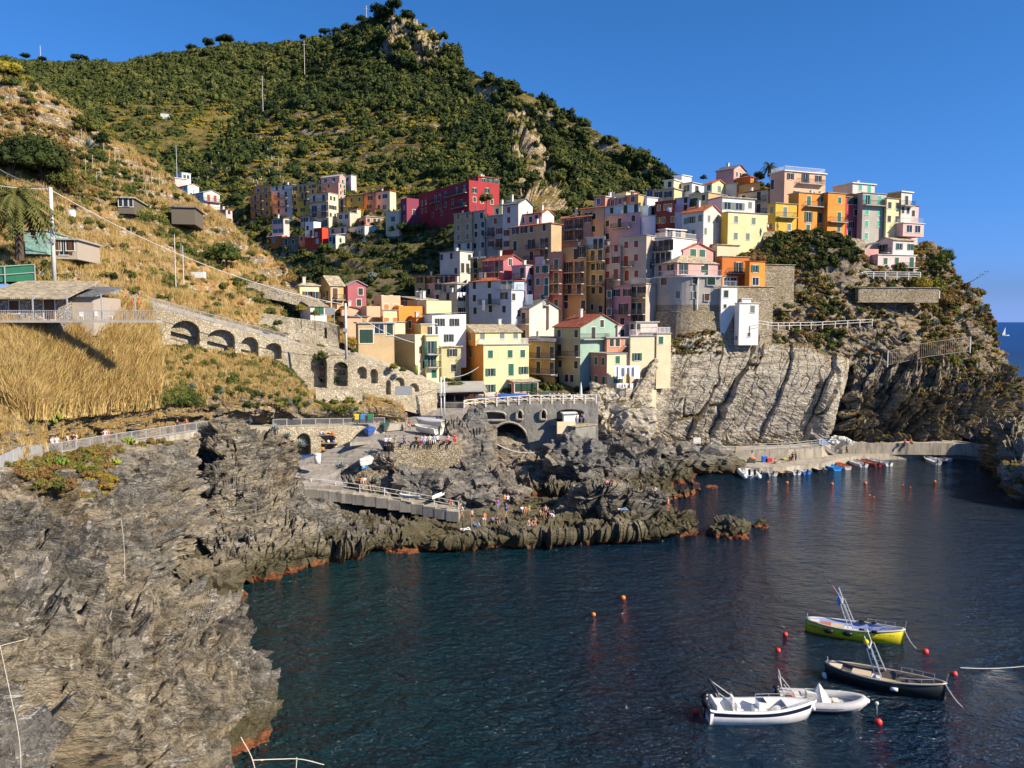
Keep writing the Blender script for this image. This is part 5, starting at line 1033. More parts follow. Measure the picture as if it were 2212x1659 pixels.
def pole(p,hgt,r,label,mat,arm=0):
 e=empty('utility_pole',tuple(p));tag(e,label,'pole');q=MB();q.tube([(0,0,-1),(0,0,hgt)],[r,r*.75],8);q.obj('shaft',mat,e,True)
 q=MB();q.box(-r*1.6,r*1.6,-r*2.4,-r*.8,hgt*.42,hgt*.42+.5);q.obj('junction_box',IRON if arm else STEEL,e)
 if arm:q=MB();q.box(-arm,arm,-.06,.06,hgt-.35,hgt-.2);q.obj('crossarm',STEEL,e)
 return e
POLE=plain('pale_concrete_pole',(.62,.60,.56),.7)
def hgt(x,y0,y1,Y):return P(x,y0,Y)[2]-P(x,y1,Y)[2]
pole(P(118,613,99),hgt(112,405,613,99),.28,'tall pale concrete utility pole beside the upper path',POLE)
pole(P(*t2f('E',668,1010),116),hgt(741,655,761,116),.2,'pale pole standing at the head of the arcaded wall',POLE)
for x,l in((1685,'left of the twin white poles behind the pavilion'),(1720,'right of the twin white poles behind the pavilion')):
 f=t2f('K',x,515);pole(P(*f,128),hgt(953,814,f[1],128),.13,l,WPAINT)
def cable(a,b,sag,r,label):
 a=np.array(a);b=np.array(b);pts=[]
 for i in range(25):t_=i/24;p=a+(b-a)*t_;pts.append(p-np.array((0,0,sag*4*t_*(1-t_))))
 q=MB();q.tube([p-a for p in pts],r,5);o=q.obj('cable',plain('pale_cable',(.6,.6,.58),.6));o.location=tuple(a);tag(o,label,'cable');return o
t1=P(106,408,99);t2=P(742,657,116)
cable(t1,t2,2.0,.045,'long cable from the tall utility pole down to the pole by the arcaded wall')
cable(P(-60,390,95),t1,.3,.045,'cable coming in from the left edge to the top of the tall utility pole')
cable(P(-60,325,110),P(106,405,99.2),.8,.03,'upper thin cable meeting the tall pole from the hillside')
cable(t2,P(*t2f('E',1395,905),128),.8,.04,'short cable from the arcaded wall pole to the sand-yellow block')
cable(P(*t2f('K',1700,165),128),P(*t2f('K',2115,40),143),.8,.04,'cable from the twin poles to the orange corner house')
cable(P(*t2f('R',325,560),126),P(*t2f('R',1005,535),127),2.4,.07,'mooring rope hanging across the gorge under the big arch')
for k,(x,y,Y,hh,l)in enumerate([(379,588,112,5.2,'steel pole in the middle of the terraced left hillside'),(396,583,114,3.4,'shorter thin stake right of the steel pole on the hillside'),(568,232,420,16,'slim pylon on the wooded spur'),(658,153,470,17,'slim pylon high on the wooded spur'),(382,372,275,9,'lone white mast above the white cube house'),(792,60,535,14,'antenna mast on the mountain top'),(88,132,860,16,'thin mast on the far left skyline')]):
 e=empty('mast',tuple(P(x,y,Y)));tag(e,l,'mast');r=max(.07,Y*.00035);q=MB();q.tube([(0,0,-2),(0,0,hh)],[r,r*.7],6);q.obj('shaft',POLE,e)
 if Y>300:q=MB();q.box(-1.2,1.2,-.1,.1,hh*.85,hh*.85+.25);q.box(-.7,.7,-.1,.1,hh*.95,hh*.95+.2);q.obj('crossarm',STEEL,e)
o=P(*t2f('K',1400,525),133.5);e=empty('pavilion',tuple(o),R(8));tag(e,'open dark timber restaurant pavilion with a grey sloping roof on the square','pavilion')
TIMB=plain('dark_brown_timber',(.07,.035,.025),.6);L_,D_=11.8,6.0
q=MB();q.add([(-.6,-.8,2.9),(L_+.4,-.8,3.1),(L_+.4,D_,4.2),(-.6,D_,4.0)]+[(-.6,-.8,3.1),(L_+.4,-.8,3.3),(L_+.4,D_,4.4),(-.6,D_,4.2)],[(0,3,2,1),(4,5,6,7),(0,1,5,4),(1,2,6,5),(2,3,7,6),(3,0,4,7)]);q.obj('roof',roofmat('rgrey'),e)
q=MB();q.box(0,L_,-.08,.08,2.6,2.9);q.box(-.1,.1,0,D_,2.6,3.2);q.obj('beam',TIMB,e)
for i in range(8):q=MB();q.box(-.09,.09,-.09,.09,-.4,2.7);q.obj('post',TIMB,e,loc=(i*L_/7,0,0))
q=MB();q.box(0,L_,D_-.2,D_,0,3.6);q.box(0,3.6,-.02,.1,0,.95);q.box(3.6,L_,-.02,.06,0,.35);q.obj('panel_wall',TIMB,e)
for i in range(4):q=MB();q.box(.3+i*.85,1.0+i*.85,.12,.16,1.1,2.4);q.obj('window',GLASS,e)
WOOD=plain('chair_wood',(.42,.13,.07),.6)
def table_set(loc,lab,grp):
 e=empty('cafe_table',tuple(loc));tag(e,lab,'table',grp);q=MB();q.box(-.45,.45,-.45,.45,.72,.76);q.obj('tabletop',WPAINT,e);q=MB();q.tube([(0,0,0),(0,0,.72)],.05,6);q.obj('leg',IRON,e)
 return e
def chair_(loc,rz,lab,grp,mat):
 e=empty('chair',tuple(loc),rz);tag(e,lab,'chair',grp);q=MB();q.box(-.22,.22,-.22,.22,.42,.46);q.obj('seat',mat,e);q=MB();q.box(-.22,.22,.18,.22,.46,.92);q.obj('backrest',mat,e)
 q=MB()
 for a in(-.2,.2):
  for b in(-.2,.2):q.box(a-.02,a+.02,b-.02,b+.02,0,.42)
 q.obj('leg_frame',mat,e);return e
for i in range(6):
 pb=Matrix.Rotation(R(8),3,'Z')@Vector((4.3+i*1.25,1.2,0))+Vector(o)
 table_set(pb,'small white table under the restaurant pavilion roof','pavilion tables')
 for s in(-.62,.62):chair_(pb+Vector((s,0,0)),R(90 if s<0 else-90),'white or reddish chair at a pavilion table','pavilion chairs',WOOD if i%2 else WPAINT)
h('G',345,530,790,1190,1330,145.5,30,'salmon','shed','W-30,75@50','W15,40,65,90@45','glazed brown-roofed restaurant room at the foot of the cream corner house',rc='tans',chim=0,pitch=.25,name='restaurant_room',cat='building')
h('G',800,985,990,1130,1240,147,44,'dred','shedL','','','dark shaded bar canopy between the corner house and the green-grey house',rc='slate',chim=0,name='canopy',cat='canopy',pitch=.2,wmat=plain('dark_awning',(.05,.05,.05),.8))
# cafe seating and white parasol on the square
for i in range(14):
 f=t2f('G',960+i*30,1330-(i%3)*14);pp=P(*f,137.5+(i%3)*2.2);pp[2]=13.4
 if i%2:table_set(pp,'small cafe table in the shade by the white fence','cafe tables on the square')
 else:chair_(pp,R(37*i),'pale cafe chair in the shade by the white fence','cafe chairs on the square',WPAINT)
def parasol(loc,r,hh,c1,c2,label,closed=False):
 e=empty('parasol',tuple(loc));tag(e,label,'parasol');q=MB();q.tube([(0,0,0),(0,0,hh)],.04,6);q.obj('pole',WPAINT,e);q=MB()
 if closed:q.tube([(0,0,hh*.35),(0,0,hh*.6),(0,0,hh)],[.22,.2,.03],8);q.obj('canopy',c1,e)
 else:
  n=8
  for i in range(n):
   a,b=2*math.pi*i/n,2*math.pi*(i+1)/n;q.mi=i%2
   q.add([(0,0,hh),(r*math.cos(a),r*math.sin(a),hh-r*.38),(r*math.cos(b),r*math.sin(b),hh-r*.38),(0,0,hh-.06),(r*math.cos(a),r*math.sin(a),hh-r*.38-.06),(r*math.cos(b),r*math.sin(b),hh-r*.38-.06)],[(0,1,2),(5,4,3),(1,4,5,2)])
  q.obj('canopy',[c1,c2],e)
 return e
f=t2f('G',1247,1340);parasol((P(*f,138)[0],138,13.4),1.2,3.2,WPAINT,WPAINT,'closed cream parasol standing in the square cafe',True)
ORA=plain('orange_canvas',(.85,.26,.04),.7)
f=t2f('V',1640,590);cp=P(*f,110.5);parasol(cp+np.array((.1,0,0)),1.6,2.7,ORA,WPAINT,'orange and white parasol over the vendor cart on the path')
e=empty('vendor_cart',tuple(cp+np.array((-.3,-.3,0))));tag(e,'white vendor cart under the orange and white parasol','cart')
q=MB();q.box(-.8,.8,-.4,.4,.45,1.25);q.obj('body',WPAINT,e);q=MB();q.box(-.9,.9,-.5,.5,1.25,1.32);q.obj('counter',STEEL,e)
for s in(-.5,.5):q=MB();q.tube([(s,-.46,.35),(s,-.40,.35)],.33,12);q.obj('wheel',IRON,e)
for k,(x,c,l)in enumerate([(772,(.85,.68,.05),'recycling bin with a yellow lid behind the path railing'),(784,(.10,.30,.62),'recycling bin with a light blue lid behind the path railing'),(800,(.05,.28,.12),'recycling bin with a green lid behind the path railing')]):
 p=P(x,913,117.6);e=empty('recycling_bin',tuple(p));tag(e,l,'bin');q=MB();q.box(-.45,.45,-.35,.35,0,1.1);q.obj('body',plain('bin_grey',(.14,.15,.16),.5),e);q=MB();q.box(-.48,.48,-.38,.38,1.1,1.25);q.box(-.3,.3,-.4,-.36,.5,1.1);q.obj('lid',plain('bin_lid',c,.5),e)
p=P(*t2f('K',470,960),114.3);e=empty('shelf_rack',tuple(p));tag(e,'wooden shelves in the right boat store arch, loaded with orange floats','shelf')
q=MB()
for z in(.1,1.1,2.3):q.box(-1.7,1.7,-.3,.5,z,z+.08)
q.obj('shelf',plain('shelf_wood',(.42,.32,.18),.8),e)
rn=random.Random(4)
for k in range(16):
 o_=MB();o_.ball((0,0,0),.22);cc=[(.85,.16,.03),(.8,.25,.05),(.75,.72,.66),(.1,.2,.5)][k%4]
 oo=o_.obj('float',plain('float_'+str(k%4),cc,.5),None,True);oo.location=tuple(np.array(p)+np.array((rn.uniform(-1.5,1.5),-.05,[.38,1.4,2.58][k%3])));tag(oo,'small '+['red-orange','bright orange','white','blue'][k%4]+' float stored on the boat store shelves','float','floats on the boat store shelves, '+['red-orange','bright orange','white','blue'][k%4])
p=PZ(*t2f('K',362,1095),7.9);e=empty('litter_bin',tuple(p));tag(e,'white cylindrical litter bin at the top of the ramp foot','bin');q=MB();q.tube([(0,0,0),(0,0,1.15)],[.42,.46],12);q.obj('body',WPAINT,e,True);q=MB();q.tube([(0,0,1.15),(0,0,1.3),(0,0,1.38)],[.5,.5,.2],12);q.obj('lid',WPAINT,e)
# signs
for(t_,x,y,Yd,ww,hh_,l)in[('W',114,680,150.2,1.4,1.2,'blank white notice board fixed to the slab cliff above the path'),('E',492,567,122,1.5,1.1,'grey notice board on the terrace beside the cottage'),('K',1283,315,121,2.6,1.4,'large grey board standing left of the pavilion')]:
 p=P(*t2f(t_,x,y),Yd);e=empty('notice_board',tuple(p-np.array((0,0,hh_/2))));tag(e,l,'sign');q=MB();q.box(-ww/2,ww/2,-.05,.03,0,hh_);q.obj('panel',WPAINT if 'white' in l else plain('grey_board',(.36,.37,.38),.6),e)
 q=MB();q.tube([(-ww/2+.1,.05,-1.6),(-ww/2+.1,.05,hh_)],.04,5);q.tube([(ww/2-.1,.05,-1.6),(ww/2-.1,.05,hh_)],.04,5);q.obj('support',STEEL,e)
def cloths(t_,xs,y,Yd,cols,label,group,hh_=1.3,ww=.7,a=0):
 for k,x in enumerate(xs):
  p=P(*t2f(t_,x,y),Yd);q=MB();n=6;f=1+.25*math.sin(k*2.1);hx=ww/2
  vs=[]
  for side in(0,.02):
   for j in range(n+1):
    u=-hx+2*hx*j/n;yy=.05*math.sin(j*1.9+k)+side;vs+=[(u,yy,0),(u*.96,yy*1.6,-hh_*f)]
  m_=2*(n+1);fs=[(2*j,2*j+1,2*j+3,2*j+2)for j in range(n)]+[(m_+2*j,m_+2*j+2,m_+2*j+3,m_+2*j+1)for j in range(n)]
  q.add(vs,fs);o_=q.obj('laundry',plain('cloth_'+str(cols[k%len(cols)]),cols[k%len(cols)],.9));o_.location=tuple(p);o_.rotation_euler=(0,0,R(a));tag(o_,label,'laundry',group)
W_=(.82,.82,.82)
cloths('G',[1640,1680,1745,1800,1850],1015,141.0,[W_],'white sheet drying on the upper line of the pink and cream house','sheets on the upper line',1.9,1.3,26)
cloths('G',[1650,1680,1710,1740,1790],1205,141.2,[W_],'small white cloth drying on the lower line of the pink and cream house','cloths on the lower line',.8,.7,26)
cloths('G',[690],250,157,[W_],'large white sheet hung by the brick red house',None,2.0,2.0,-40)
cloths('G',[205],310,154,[W_],'long white towel on the balcony of the pale blue-grey house',None,2.0,.8,-44)
cloths('B',[1355],955,171,[(.75,.74,.68)],'cream blanket over the balcony rail of the big tan house',None,1.8,2.6,-45)
cloths('G',[400,440,470,510,545,580],925,147.5,[(.6,.25,.2),(.7,.6,.5),(.55,.1,.25),(.05,.05,.06),(.1,.1,.15),(.7,.7,.7)],'coloured washing along the middle balcony of the corner house','washing on the middle balcony',1.0,.9,24)
cloths('B',[490,515,550],1335,162,[W_],'white cloth drying on the flaking cream house balcony','cloths on the flaking house',.8,.6,20)
cloths('C',[1080,1100],565,177.5,[W_],'small white cloth under the oxblood house windows','cloths on the oxblood house',.8,.5,-40)
e=HD['long stone snack hut with a rust brown roof and open veranda'][0];e['label']='long stone snack hut with a rust brown roof and open veranda'
for i in range(5):q=MB();q.box(-.06,.06,-.06,.06,-.2,2.6);q.obj('post',STEEL,e,loc=(1.2+i*3.4,-1.9,0))
q=MB();q.box(0,17,-2.2,0,-.35,-.1);q.obj('veranda_floor',CONC,e)
mobj('railing',railing_mesh([(0,-2.1,17,-2.1)],1.0,.18,.03),STEEL,e,(0,0,-.1))
for k,x in enumerate((9.0,10.6,12.0)):
 chair_(Vector(e.matrix_world@Vector((0,0,0)))+Vector(e.location)+Matrix.Rotation(e.rotation_euler.z,3,'Z')@Vector((x,-1.2,-.1))-Vector(e.matrix_world@Vector((0,0,0))),R(60*k),'white garden chair on the snack hut veranda','chairs on the snack hut veranda',WPAINT)
GN_=plain('green_net',(.02,.12,.07),.9)
e=path_rail([P(-60,612,90),P(0,612,92),P(76,606,95)],1.9,'dark green netting fence in front of the upper path',sp=3,bars=0,rails=2,th=.04,name='net_fence',cat='fence')
a,b=P(-60,612,90.1)-P(-60,612,90),P(76,606,95.1)-P(-60,612,90);q=MB();q.add([a,b,b+np.array((0,0,1.9)),a+np.array((0,0,1.9)),a+np.array((0,.03,0)),b+np.array((0,.03,0)),b+np.array((0,.03,1.9)),a+np.array((0,.03,1.9))],[(0,1,2,3),(7,6,5,4),(3,2,6,7)]);q.obj('net',GN_,e)
# ================================================================== BOATS
def gel(c):return plain('hull_paint_%02d%02d%02d'%tuple(int(x*99)for x in c),c,.35,.5)
OUTB=plain('outboard_black',(.02,.02,.022),.3,.5);INN=plain('boat_inside_white',(.62,.62,.60),.6)
def hull(L,B,H,stern='t',sheer=.22,flare=.72,n=22,draft=.3,wall=.06,floor=.25,bowrake=.10):
 """closed shell of revolution-less sections: outside, gunwale, inside, floor. bow at +x, waterline z = 0"""
 rings=[]
 for i in range(n+1):
  t=i/n;x=-L/2+L*t
  if stern=='t':b=B/2*(.86+.14*math.sin(min(t/.45,1)*math.pi/2))*(1 if t<.45 else math.cos(((t-.45)/.55)**1.5*math.pi/2)**.75)
  else:b=B/2*max(0,math.sin(math.pi*min(1,max(0,t))**.92))**.62
  b=max(b,.02);z=H*(1+sheer*((t-.4)/.6)**2*(1 if t>.4 else.7));k=-draft*(1-max(0,(t-.75)/.25)**2*1.0);xr=bowrake*L*max(0,(t-.7)/.3)**2
  bi=max(b-wall,.008);fl=max(bi*flare,.005);fz=min(floor+(.25*H*max(0,(t-.85)/.15)if t>.85 else 0),z-.05)
  rings.append([(x+xr,b,z),(x+xr*.6,b*.93,z*.45),(x+xr*.2,b*flare,k*.25),(x,0,k),(x+xr*.2,-b*flare,k*.25),(x+xr*.6,-b*.93,z*.45),(x+xr,-b,z),(x+xr*.9,-bi,z),(x+xr*.4,-fl,fz),(x+xr*.4,fl,fz),(x+xr*.9,bi,z)])
 m=MB();K=11;vs=[p for r in rings for p in r];fs=[]
 for i in range(n):
  for j in range(K):fs.append((i*K+j,(i+1)*K+j,(i+1)*K+(j+1)%K,i*K+(j+1)%K))
 fs+=[tuple(range(6,-1,-1)),(7,8,9,10),(6,7,10,0)];fs+=[tuple(n*K+j for j in range(K))]
 m.add(vs,fs);m.m=[1 if(f%K)>=7 and f<n*K else 0 for f in range(len(fs))];
 for q in range(n*K,len(fs)):m.m[q]=0
 return m,rings
def outboard(par,x,z,s=1.0,y=0,mat=None):
 q=MB();q.tube([(x-.12,y,z+.05),(x-.14,y,z+.52*s)],[.13*s,.17*s],8);q.ball((x-.15,y,z+.55*s),.2*s,1.25,.85,.8);q.box(x-.2,x-.08,y-.05,y+.05,z-.75,z+.1)
 q.box(x-.02,x+.12,y-.1,y+.1,z-.2,z+.2);q.obj('outboard_motor',mat or OUTB,par,True)
def gunwale(rings,r,mat,par,name='gunwale',dz=0.0):
 q=MB();q.tube([(p[0][0],p[0][1],p[0][2]+dz)for p in rings]+[(p[6][0],p[6][1],p[6][2]+dz)for p in rings[::-1]],r,6);return q.obj(name,mat,par,True)
def place(e,a,b,z0=0.0):
 """a = stern, b = bow as world points"""
 a=np.array(a);b=np.array(b);e.location=tuple((a+b)/2+np.array((0,0,z0)));e.rotation_euler=(0,0,math.atan2(b[1]-a[1],b[0]-a[0]))
def rowboat(L,B,H,hc,ic,label,motor=True,stern='t',group=None,cover=None,seats=3,mot_mat=None,stripe=None):
 e=empty('boat');tag(e,label,'boat',group);m,rings=hull(L,B,H,stern);m.obj('hull',[gel(hc),gel(ic)],e,True if stern!='t' else False)
 gunwale(rings,.045,gel(stripe or ic),e)
 if cover:
  q=MB();n=len(rings);vs=[]
  for k,r in enumerate(rings):
   x=r[0][0];b_=r[0][1]+.05;z=r[0][2];zz=z+.38*H*math.sin(math.pi*min(1,max(0,(k+1)/(n+1))))+.05
   vs+=[(x,b_,z-.18),(x,b_*.98,z+.03),(x,b_*.5,(z+zz)/2+.06),(x,0,zz),(x,-b_*.5,(z+zz)/2+.06),(x,-b_*.98,z+.03),(x,-b_,z-.18)]
  q.add(vs,[(i*7+j,i*7+j+1,(i+1)*7+j+1,(i+1)*7+j)for i in range(n-1)for j in range(6)]);q.obj('cover',cover,e)
 else:
  for k in range(seats):
   x=-L*.32+k*L*.27;b_=B*.40*(1 if x<L*.1 else.8);q=MB();q.box(x-.14,x+.14,-b_,b_,H*.62,H*.62+.04);q.obj('thwart',gel(ic),e)
 if motor:outboard(e,-L/2,H*.8,.8,mat=mot_mat)
 return e
WHITE=(.80,.80,.78)
# white speedboat
e=empty('speedboat');tag(e,'white speedboat with a navy stripe and a black outboard, nearest of the moored boats','boat')
L_,B_,H_=6.9,2.35,.95;m,rings=hull(L_,B_,H_,'t',.30,.74,30,.35,.28,.38,.09);m.obj('hull',[gel(WHITE),gel((.66,.66,.64))],e,True)
q=MB()
for s in(0,6):
 pts=[(r[s],r[5 if s else 1])for r in rings[1:-1]];sg=1 if s==0 else-1;vs=[]
 for a,b in pts:a,b=np.array(a),np.array(b);o_=np.array((0,sg*.012,0));vs+=[a+(b-a)*.18+o_,a+(b-a)*.62+o_]
 q.add(vs,[(2*i,2*i+1,2*i+3,2*i+2)for i in range(len(pts)-1)])
q.obj('stripe',gel((.012,.014,.045)),e)
gunwale(rings,.05,gel((.7,.7,.7)),e,'rub_rail',-.05)
q=MB();pr=[(p[0][0],p[0][1]-.1,p[0][2]+.22)for p in rings[16:]]+[(p[6][0],p[6][1]+.1,p[6][2]+.22)for p in rings[:15:-1]];q.tube(pr,.02,5)
for k in range(0,len(pr),4):q.tube([pr[k],(pr[k][0],pr[k][1],pr[k][2]-.24)],.015,4)
q.obj('bow_rail',STEEL,e)
q=MB();q.add([(1.9,-.85,1.02),(2.9,-.35,1.12),(3.55,0,1.2),(2.9,.35,1.12),(1.9,.85,1.02),(1.9,-.85,.95),(2.9,-.35,1.0),(3.55,0,1.08),(2.9,.35,1.0),(1.9,.85,.95)],[(0,1,2,3,4),(9,8,7,6,5),(0,4,9,5)]);q.obj('foredeck',gel(WHITE),e)
q=MB();q.box(.0,.55,-.42,.42,.38,1.25);q.box(-.25,.1,-.38,.38,.38,.85);q.obj('console',gel(WHITE),e)
q=MB();q.add([(.55,-.4,1.2),(.55,.4,1.2),(.25,.34,1.62),(.25,-.34,1.62),(.58,-.4,1.2),(.58,.4,1.2),(.28,.34,1.62),(.28,-.34,1.62)],[(0,1,2,3),(7,6,5,4),(2,6,7,3)]);q.obj('windscreen',GLASS,e)
for(x,y)in((-1.3,-.5),(-1.3,.5)):q=MB();q.box(x-.25,x+.25,y-.3,y+.3,.38,.78);q.box(x-.32,x-.2,y-.3,y+.3,.75,1.35);q.obj('seat',gel(WHITE),e)
q=MB();q.box(-2.9,-2.4,-.95,.95,.38,.82);q.box(-3.0,-2.86,-.9,.9,.82,1.3);q.obj('stern_bench',gel(WHITE),e)
q=MB();q.ball((1.5,0,.62),.5,1,1,.35);q.obj('cushion',gel((.7,.68,.62)),e,True)
q=MB()
for s in(-.95,.95):q.tube([(-1.2,s,.95),(-3.0,s*.95,2.3)],.03,5);q.tube([(-2.4,s,.95),(-3.0,s*.95,2.3)],.022,5)
q.tube([(-3.0,-.9,2.3),(-3.0,.9,2.3)],.03,5);q.obj('bimini_frame',STEEL,e);q=MB();q.tube([(-3.05,-.95,2.33),(-3.05,.95,2.33)],.11,8);q.obj('folded_bimini',gel((.02,.022,.04)),e,True)
outboard(e,-3.45,.85,1.45);q=MB();q.tube([(3.75,0,.95),(3.9,0,.55)],.17,8);q.obj('fender',gel(WHITE),e,True)
place(e,PZ(1527,1553,0),PZ(1742,1550,0))
# grey inflatable
e=empty('inflatable_boat');tag(e,'light grey inflatable boat marked SP 5738 D with a covered console','boat')
RG=plain('grey_rubber',(.46,.46,.46),.6);tb=MB()
pts=[(-2.9,.95,.42),(-1.5,1.0,.45),(0,1.02,.48),(1.3,.95,.55),(2.2,.68,.64),(2.75,.3,.72),(2.9,0,.75),(2.75,-.3,.72),(2.2,-.68,.64),(1.3,-.95,.55),(0,-1.02,.48),(-1.5,-1.0,.45),(-2.9,-.95,.42)]
C_=catmull(np.array(pts),60);tb.tube([(-3.1,.95,.42)]+[tuple(p)for p in C_]+[(-3.1,-.95,.42)],[.1]+[.30]*60+[.1],12);tb.obj('tube',RG,e,True)
q=MB()
for dz in(-.12,.0):q.tube([(p[0]*1.0,p[1]*1.295 if abs(p[1])>.3 else p[1]*1.3,p[2]+dz)for p in C_[:26]],.028,5);q.tube([(p[0],p[1]*1.295,p[2]+dz)for p in C_[34:]],.028,5)
q.obj('rubbing_strake',plain('dark_rubber',(.12,.12,.13),.6),e,True)
m,rg=hull(5.2,1.7,.35,'t',.3,.6,14,.25,.1,.2);m.obj('hull',[gel((.6,.6,.6)),gel((.52,.55,.60))],e,False)
q=MB();q.box(-.9,-.3,-.4,.4,.25,1.1);q.box(-1.7,-1.2,-.5,.5,.25,.8);q.box(.9,1.3,-.35,.35,.25,.6);q.obj('seat',gel((.68,.64,.55)),e)
q=MB();vs=[];
for i in range(12):
 a=2*math.pi*i/12;k=1+.18*(i%2);vs+=[(.15+.62*k*math.cos(a),.5*k*math.sin(a),.45),(.0+.3*k*math.cos(a),.28*k*math.sin(a),1.2)]
vs.append((-.05,0,1.75));q.add(vs,[(2*i,2*((i+1)%12),2*((i+1)%12)+1,2*i+1)for i in range(12)]+[(2*i+1,2*((i+1)%12)+1,24)for i in range(12)]);q.obj('console_cover',plain('white_canvas',(.74,.72,.68),.8),e)
q=MB()
for s in(-.8,.8):q.tube([(-2.3,s,.5),(-2.7,s*.75,1.7),(-2.75,s*.35,2.35)],.035,6);q.tube([(-1.6,s,.5),(-2.5,s*.75,1.7)],.03,6)
q.tube([(-2.75,-.28,2.35),(-2.75,.28,2.35)],.035,6);q.tube([(-2.7,-.6,1.7),(-2.7,.6,1.7)],.03,6);q.obj('roll_bar',STEEL,e)
q=MB();q.tube([(-2.15+.0,-.98+.0+0,.95)]and[(-2.2+.3*math.cos(a),-1.0,.9+.3*math.sin(a))for a in np.linspace(0,2*math.pi,17)],.08,6);q.obj('lifebuoy',plain('lifebuoy_orange',(.6,.13,.04),.6),e,True)
q=MB();q.tube([(2.9,0,.75),(3.3,0,.7)],[.3,.12],10);q.obj('bow_cap',gel(WHITE),e,True)
outboard(e,-2.75,.6,1.1)
GLY={'S':[[(1,1),(0,1),(0,.5),(1,.5),(1,0),(0,0)]],'P':[[(0,0),(0,1),(1,1),(1,.5),(0,.5)]],'5':[[(1,1),(0,1),(0,.5),(1,.5),(1,0),(0,0)]],'7':[[(0,1),(1,1),(.3,0)]],'3':[[(0,1),(1,1),(1,0),(0,0)],[(.2,.5),(1,.5)]],'8':[[(0,0),(0,1),(1,1),(1,0),(0,0)],[(0,.5),(1,.5)]],'D':[[(0,0),(0,1),(.7,1),(1,.7),(1,.3),(.7,0),(0,0)]],' ':[],'O':[[(0,0),(0,1),(1,1),(1,0),(0,0)]],'L':[[(0,1),(0,0),(1,0)]],'A':[[(0,0),(.5,1),(1,0)],[(.2,.4),(.8,.4)]],'R':[[(0,0),(0,1),(1,1),(1,.5),(0,.5),(1,0)]],'I':[[(.5,0),(.5,1)]],'B':[[(0,0),(0,1),(.8,1),(.8,.5),(0,.5)],[(.8,.5),(1,.4),(1,0),(0,0)]],'E':[[(1,1),(0,1),(0,0),(1,0)],[(0,.5),(.8,.5)]],'C':[[(1,1),(0,1),(0,0),(1,0)]],'N':[[(0,0),(0,1),(1,0),(1,1)]],'V':[[(0,1),(.5,0),(1,1)]],'U':[[(0,1),(0,0),(1,0),(1,1)]],'T':[[(0,1),(1,1)],[(.5,1),(.5,0)]],'G':[[(1,1),(0,1),(0,0),(1,0),(1,.5),(.6,.5)]]}
def lettering(par,text,p0,dx,dz,h_,wd,mat,th=.018):
 """strokes on the boat side: p0 start, dx unit along, dz unit up"""
 q=MB();p=Vector(p0);dx=Vector(dx);dz=Vector(dz)
 for ch in text:
  for st in GLY.get(ch,[]):q.tube([p+dx*(a*wd*.68)+dz*(b*h_)for a,b in st],th,4)
  p=p+dx*wd
 return q.obj('lettering',mat,par)
lettering(e,'SP 5738 D',(1.0,-1.27,.42),(.972,.235,.0),(0,.30,.95),.22,.16,plain('black_letters',(.02,.02,.03),.6),.016)
place(e,PZ(1684,1520,0),PZ(1856,1534,0))
# two wooden fishing boats
def gozzo(label,L,hc,deckc,inside,band):
 e=empty('fishing_boat');tag(e,label,'boat');B,H=2.3,.95;m,rings=hull(L,B,H,'p',.35,.72,34,.35,.10,.42,.02);m.obj('hull',[gel(hc),gel(inside)],e,True)
 gunwale(rings,.075,gel(band),e);q=MB();q.add([(r[8][0],r[8][1]*.96,r[8][2]+.012)for r in rings[5:-4]]+[(r[9][0],r[9][1]*.96,r[9][2]+.012)for r in rings[-5:4:-1]],[tuple(range(2*len(rings[5:-4])))]);q.obj('deck',gel(deckc),e)
 q=MB();q.add([(rings[k][0][0],rings[k][0][1]*.93,rings[k][0][2]-.1)for k in(1,2,3,4,5)]+[(rings[k][6][0],rings[k][6][1]*.93,rings[k][6][2]-.1)for k in(5,4,3,2,1)],[tuple(range(10))]);q.obj('stern_deck',gel((.62,.52,.38)),e)
 q=MB();q.box(-L*.26,-L*.10,-.5,.5,.42,.82);q.obj('engine_hatch',gel((.55,.44,.30)),e);q=MB();q.box(-L*.09,-.1,-.35,.35,.42,.75);q.obj('crate',gel((.6,.6,.6)),e)
 for s in(-1,1):
  q=MB();y=s*1.0;q.tube([(.1,y,.9),(-.75,y*.72,3.0)],.045,6);q.tube([(-.3,y,.9),(-1.05,y*.72,3.0)],.045,6)
  for k in range(1,6):t_=k/6;q.tube([(.1-.85*t_,y*(1-.28*t_),.9+2.1*t_),(-.3-.75*t_,y*(1-.28*t_),.9+2.1*t_)],.025,5)
  q.obj('gantry_leg',STEEL,e)
 q=MB();q.tube([(-.9,-.75,3.0),(-.9,.75,3.0)],.07,6);q.tube([(-.6,-.8,2.4),(-.95,.4,2.9)],.03,5);q.obj('gantry_beam',STEEL,e)
 for s in(-1,1):
  q=MB();q.tube([(-.9,s*.72,3.0),(-1.25,s*.78,3.9)],.035,5);q.obj('pole',WPAINT,e)
  q=MB();r0=rings[22:32];q.tube([(r[0 if s>0 else 6][0],r[0 if s>0 else 6][1],r[0][2]+.38)for r in r0],.022,5)
  for r in r0[::3]:p=r[0 if s>0 else 6];q.tube([(p[0],p[1],p[2]),(p[0],p[1],p[2]+.38)],.02,5)
  q.obj('side_rail',STEEL,e)
 q=MB();q.tube([(L/2-.02,0,.2),(L/2+.25,0,2.0)],.035,6);q.obj('stem_post',gel((.3,.27,.22)),e)
 q=MB();q.tube([(-L/2+.2,0,.9),(-L/2+.15,0,1.5)],.03,6);q.obj('stern_post',STEEL,e)
 return e,rings
BK=gel((.015,.015,.018))
e,rg=gozzo('yellow wooden fishing boat with blue and white pennants on its gantry',7.7,(.72,.60,.02),(.56,.56,.58),(.25,.30,.52),(.55,.50,.42))
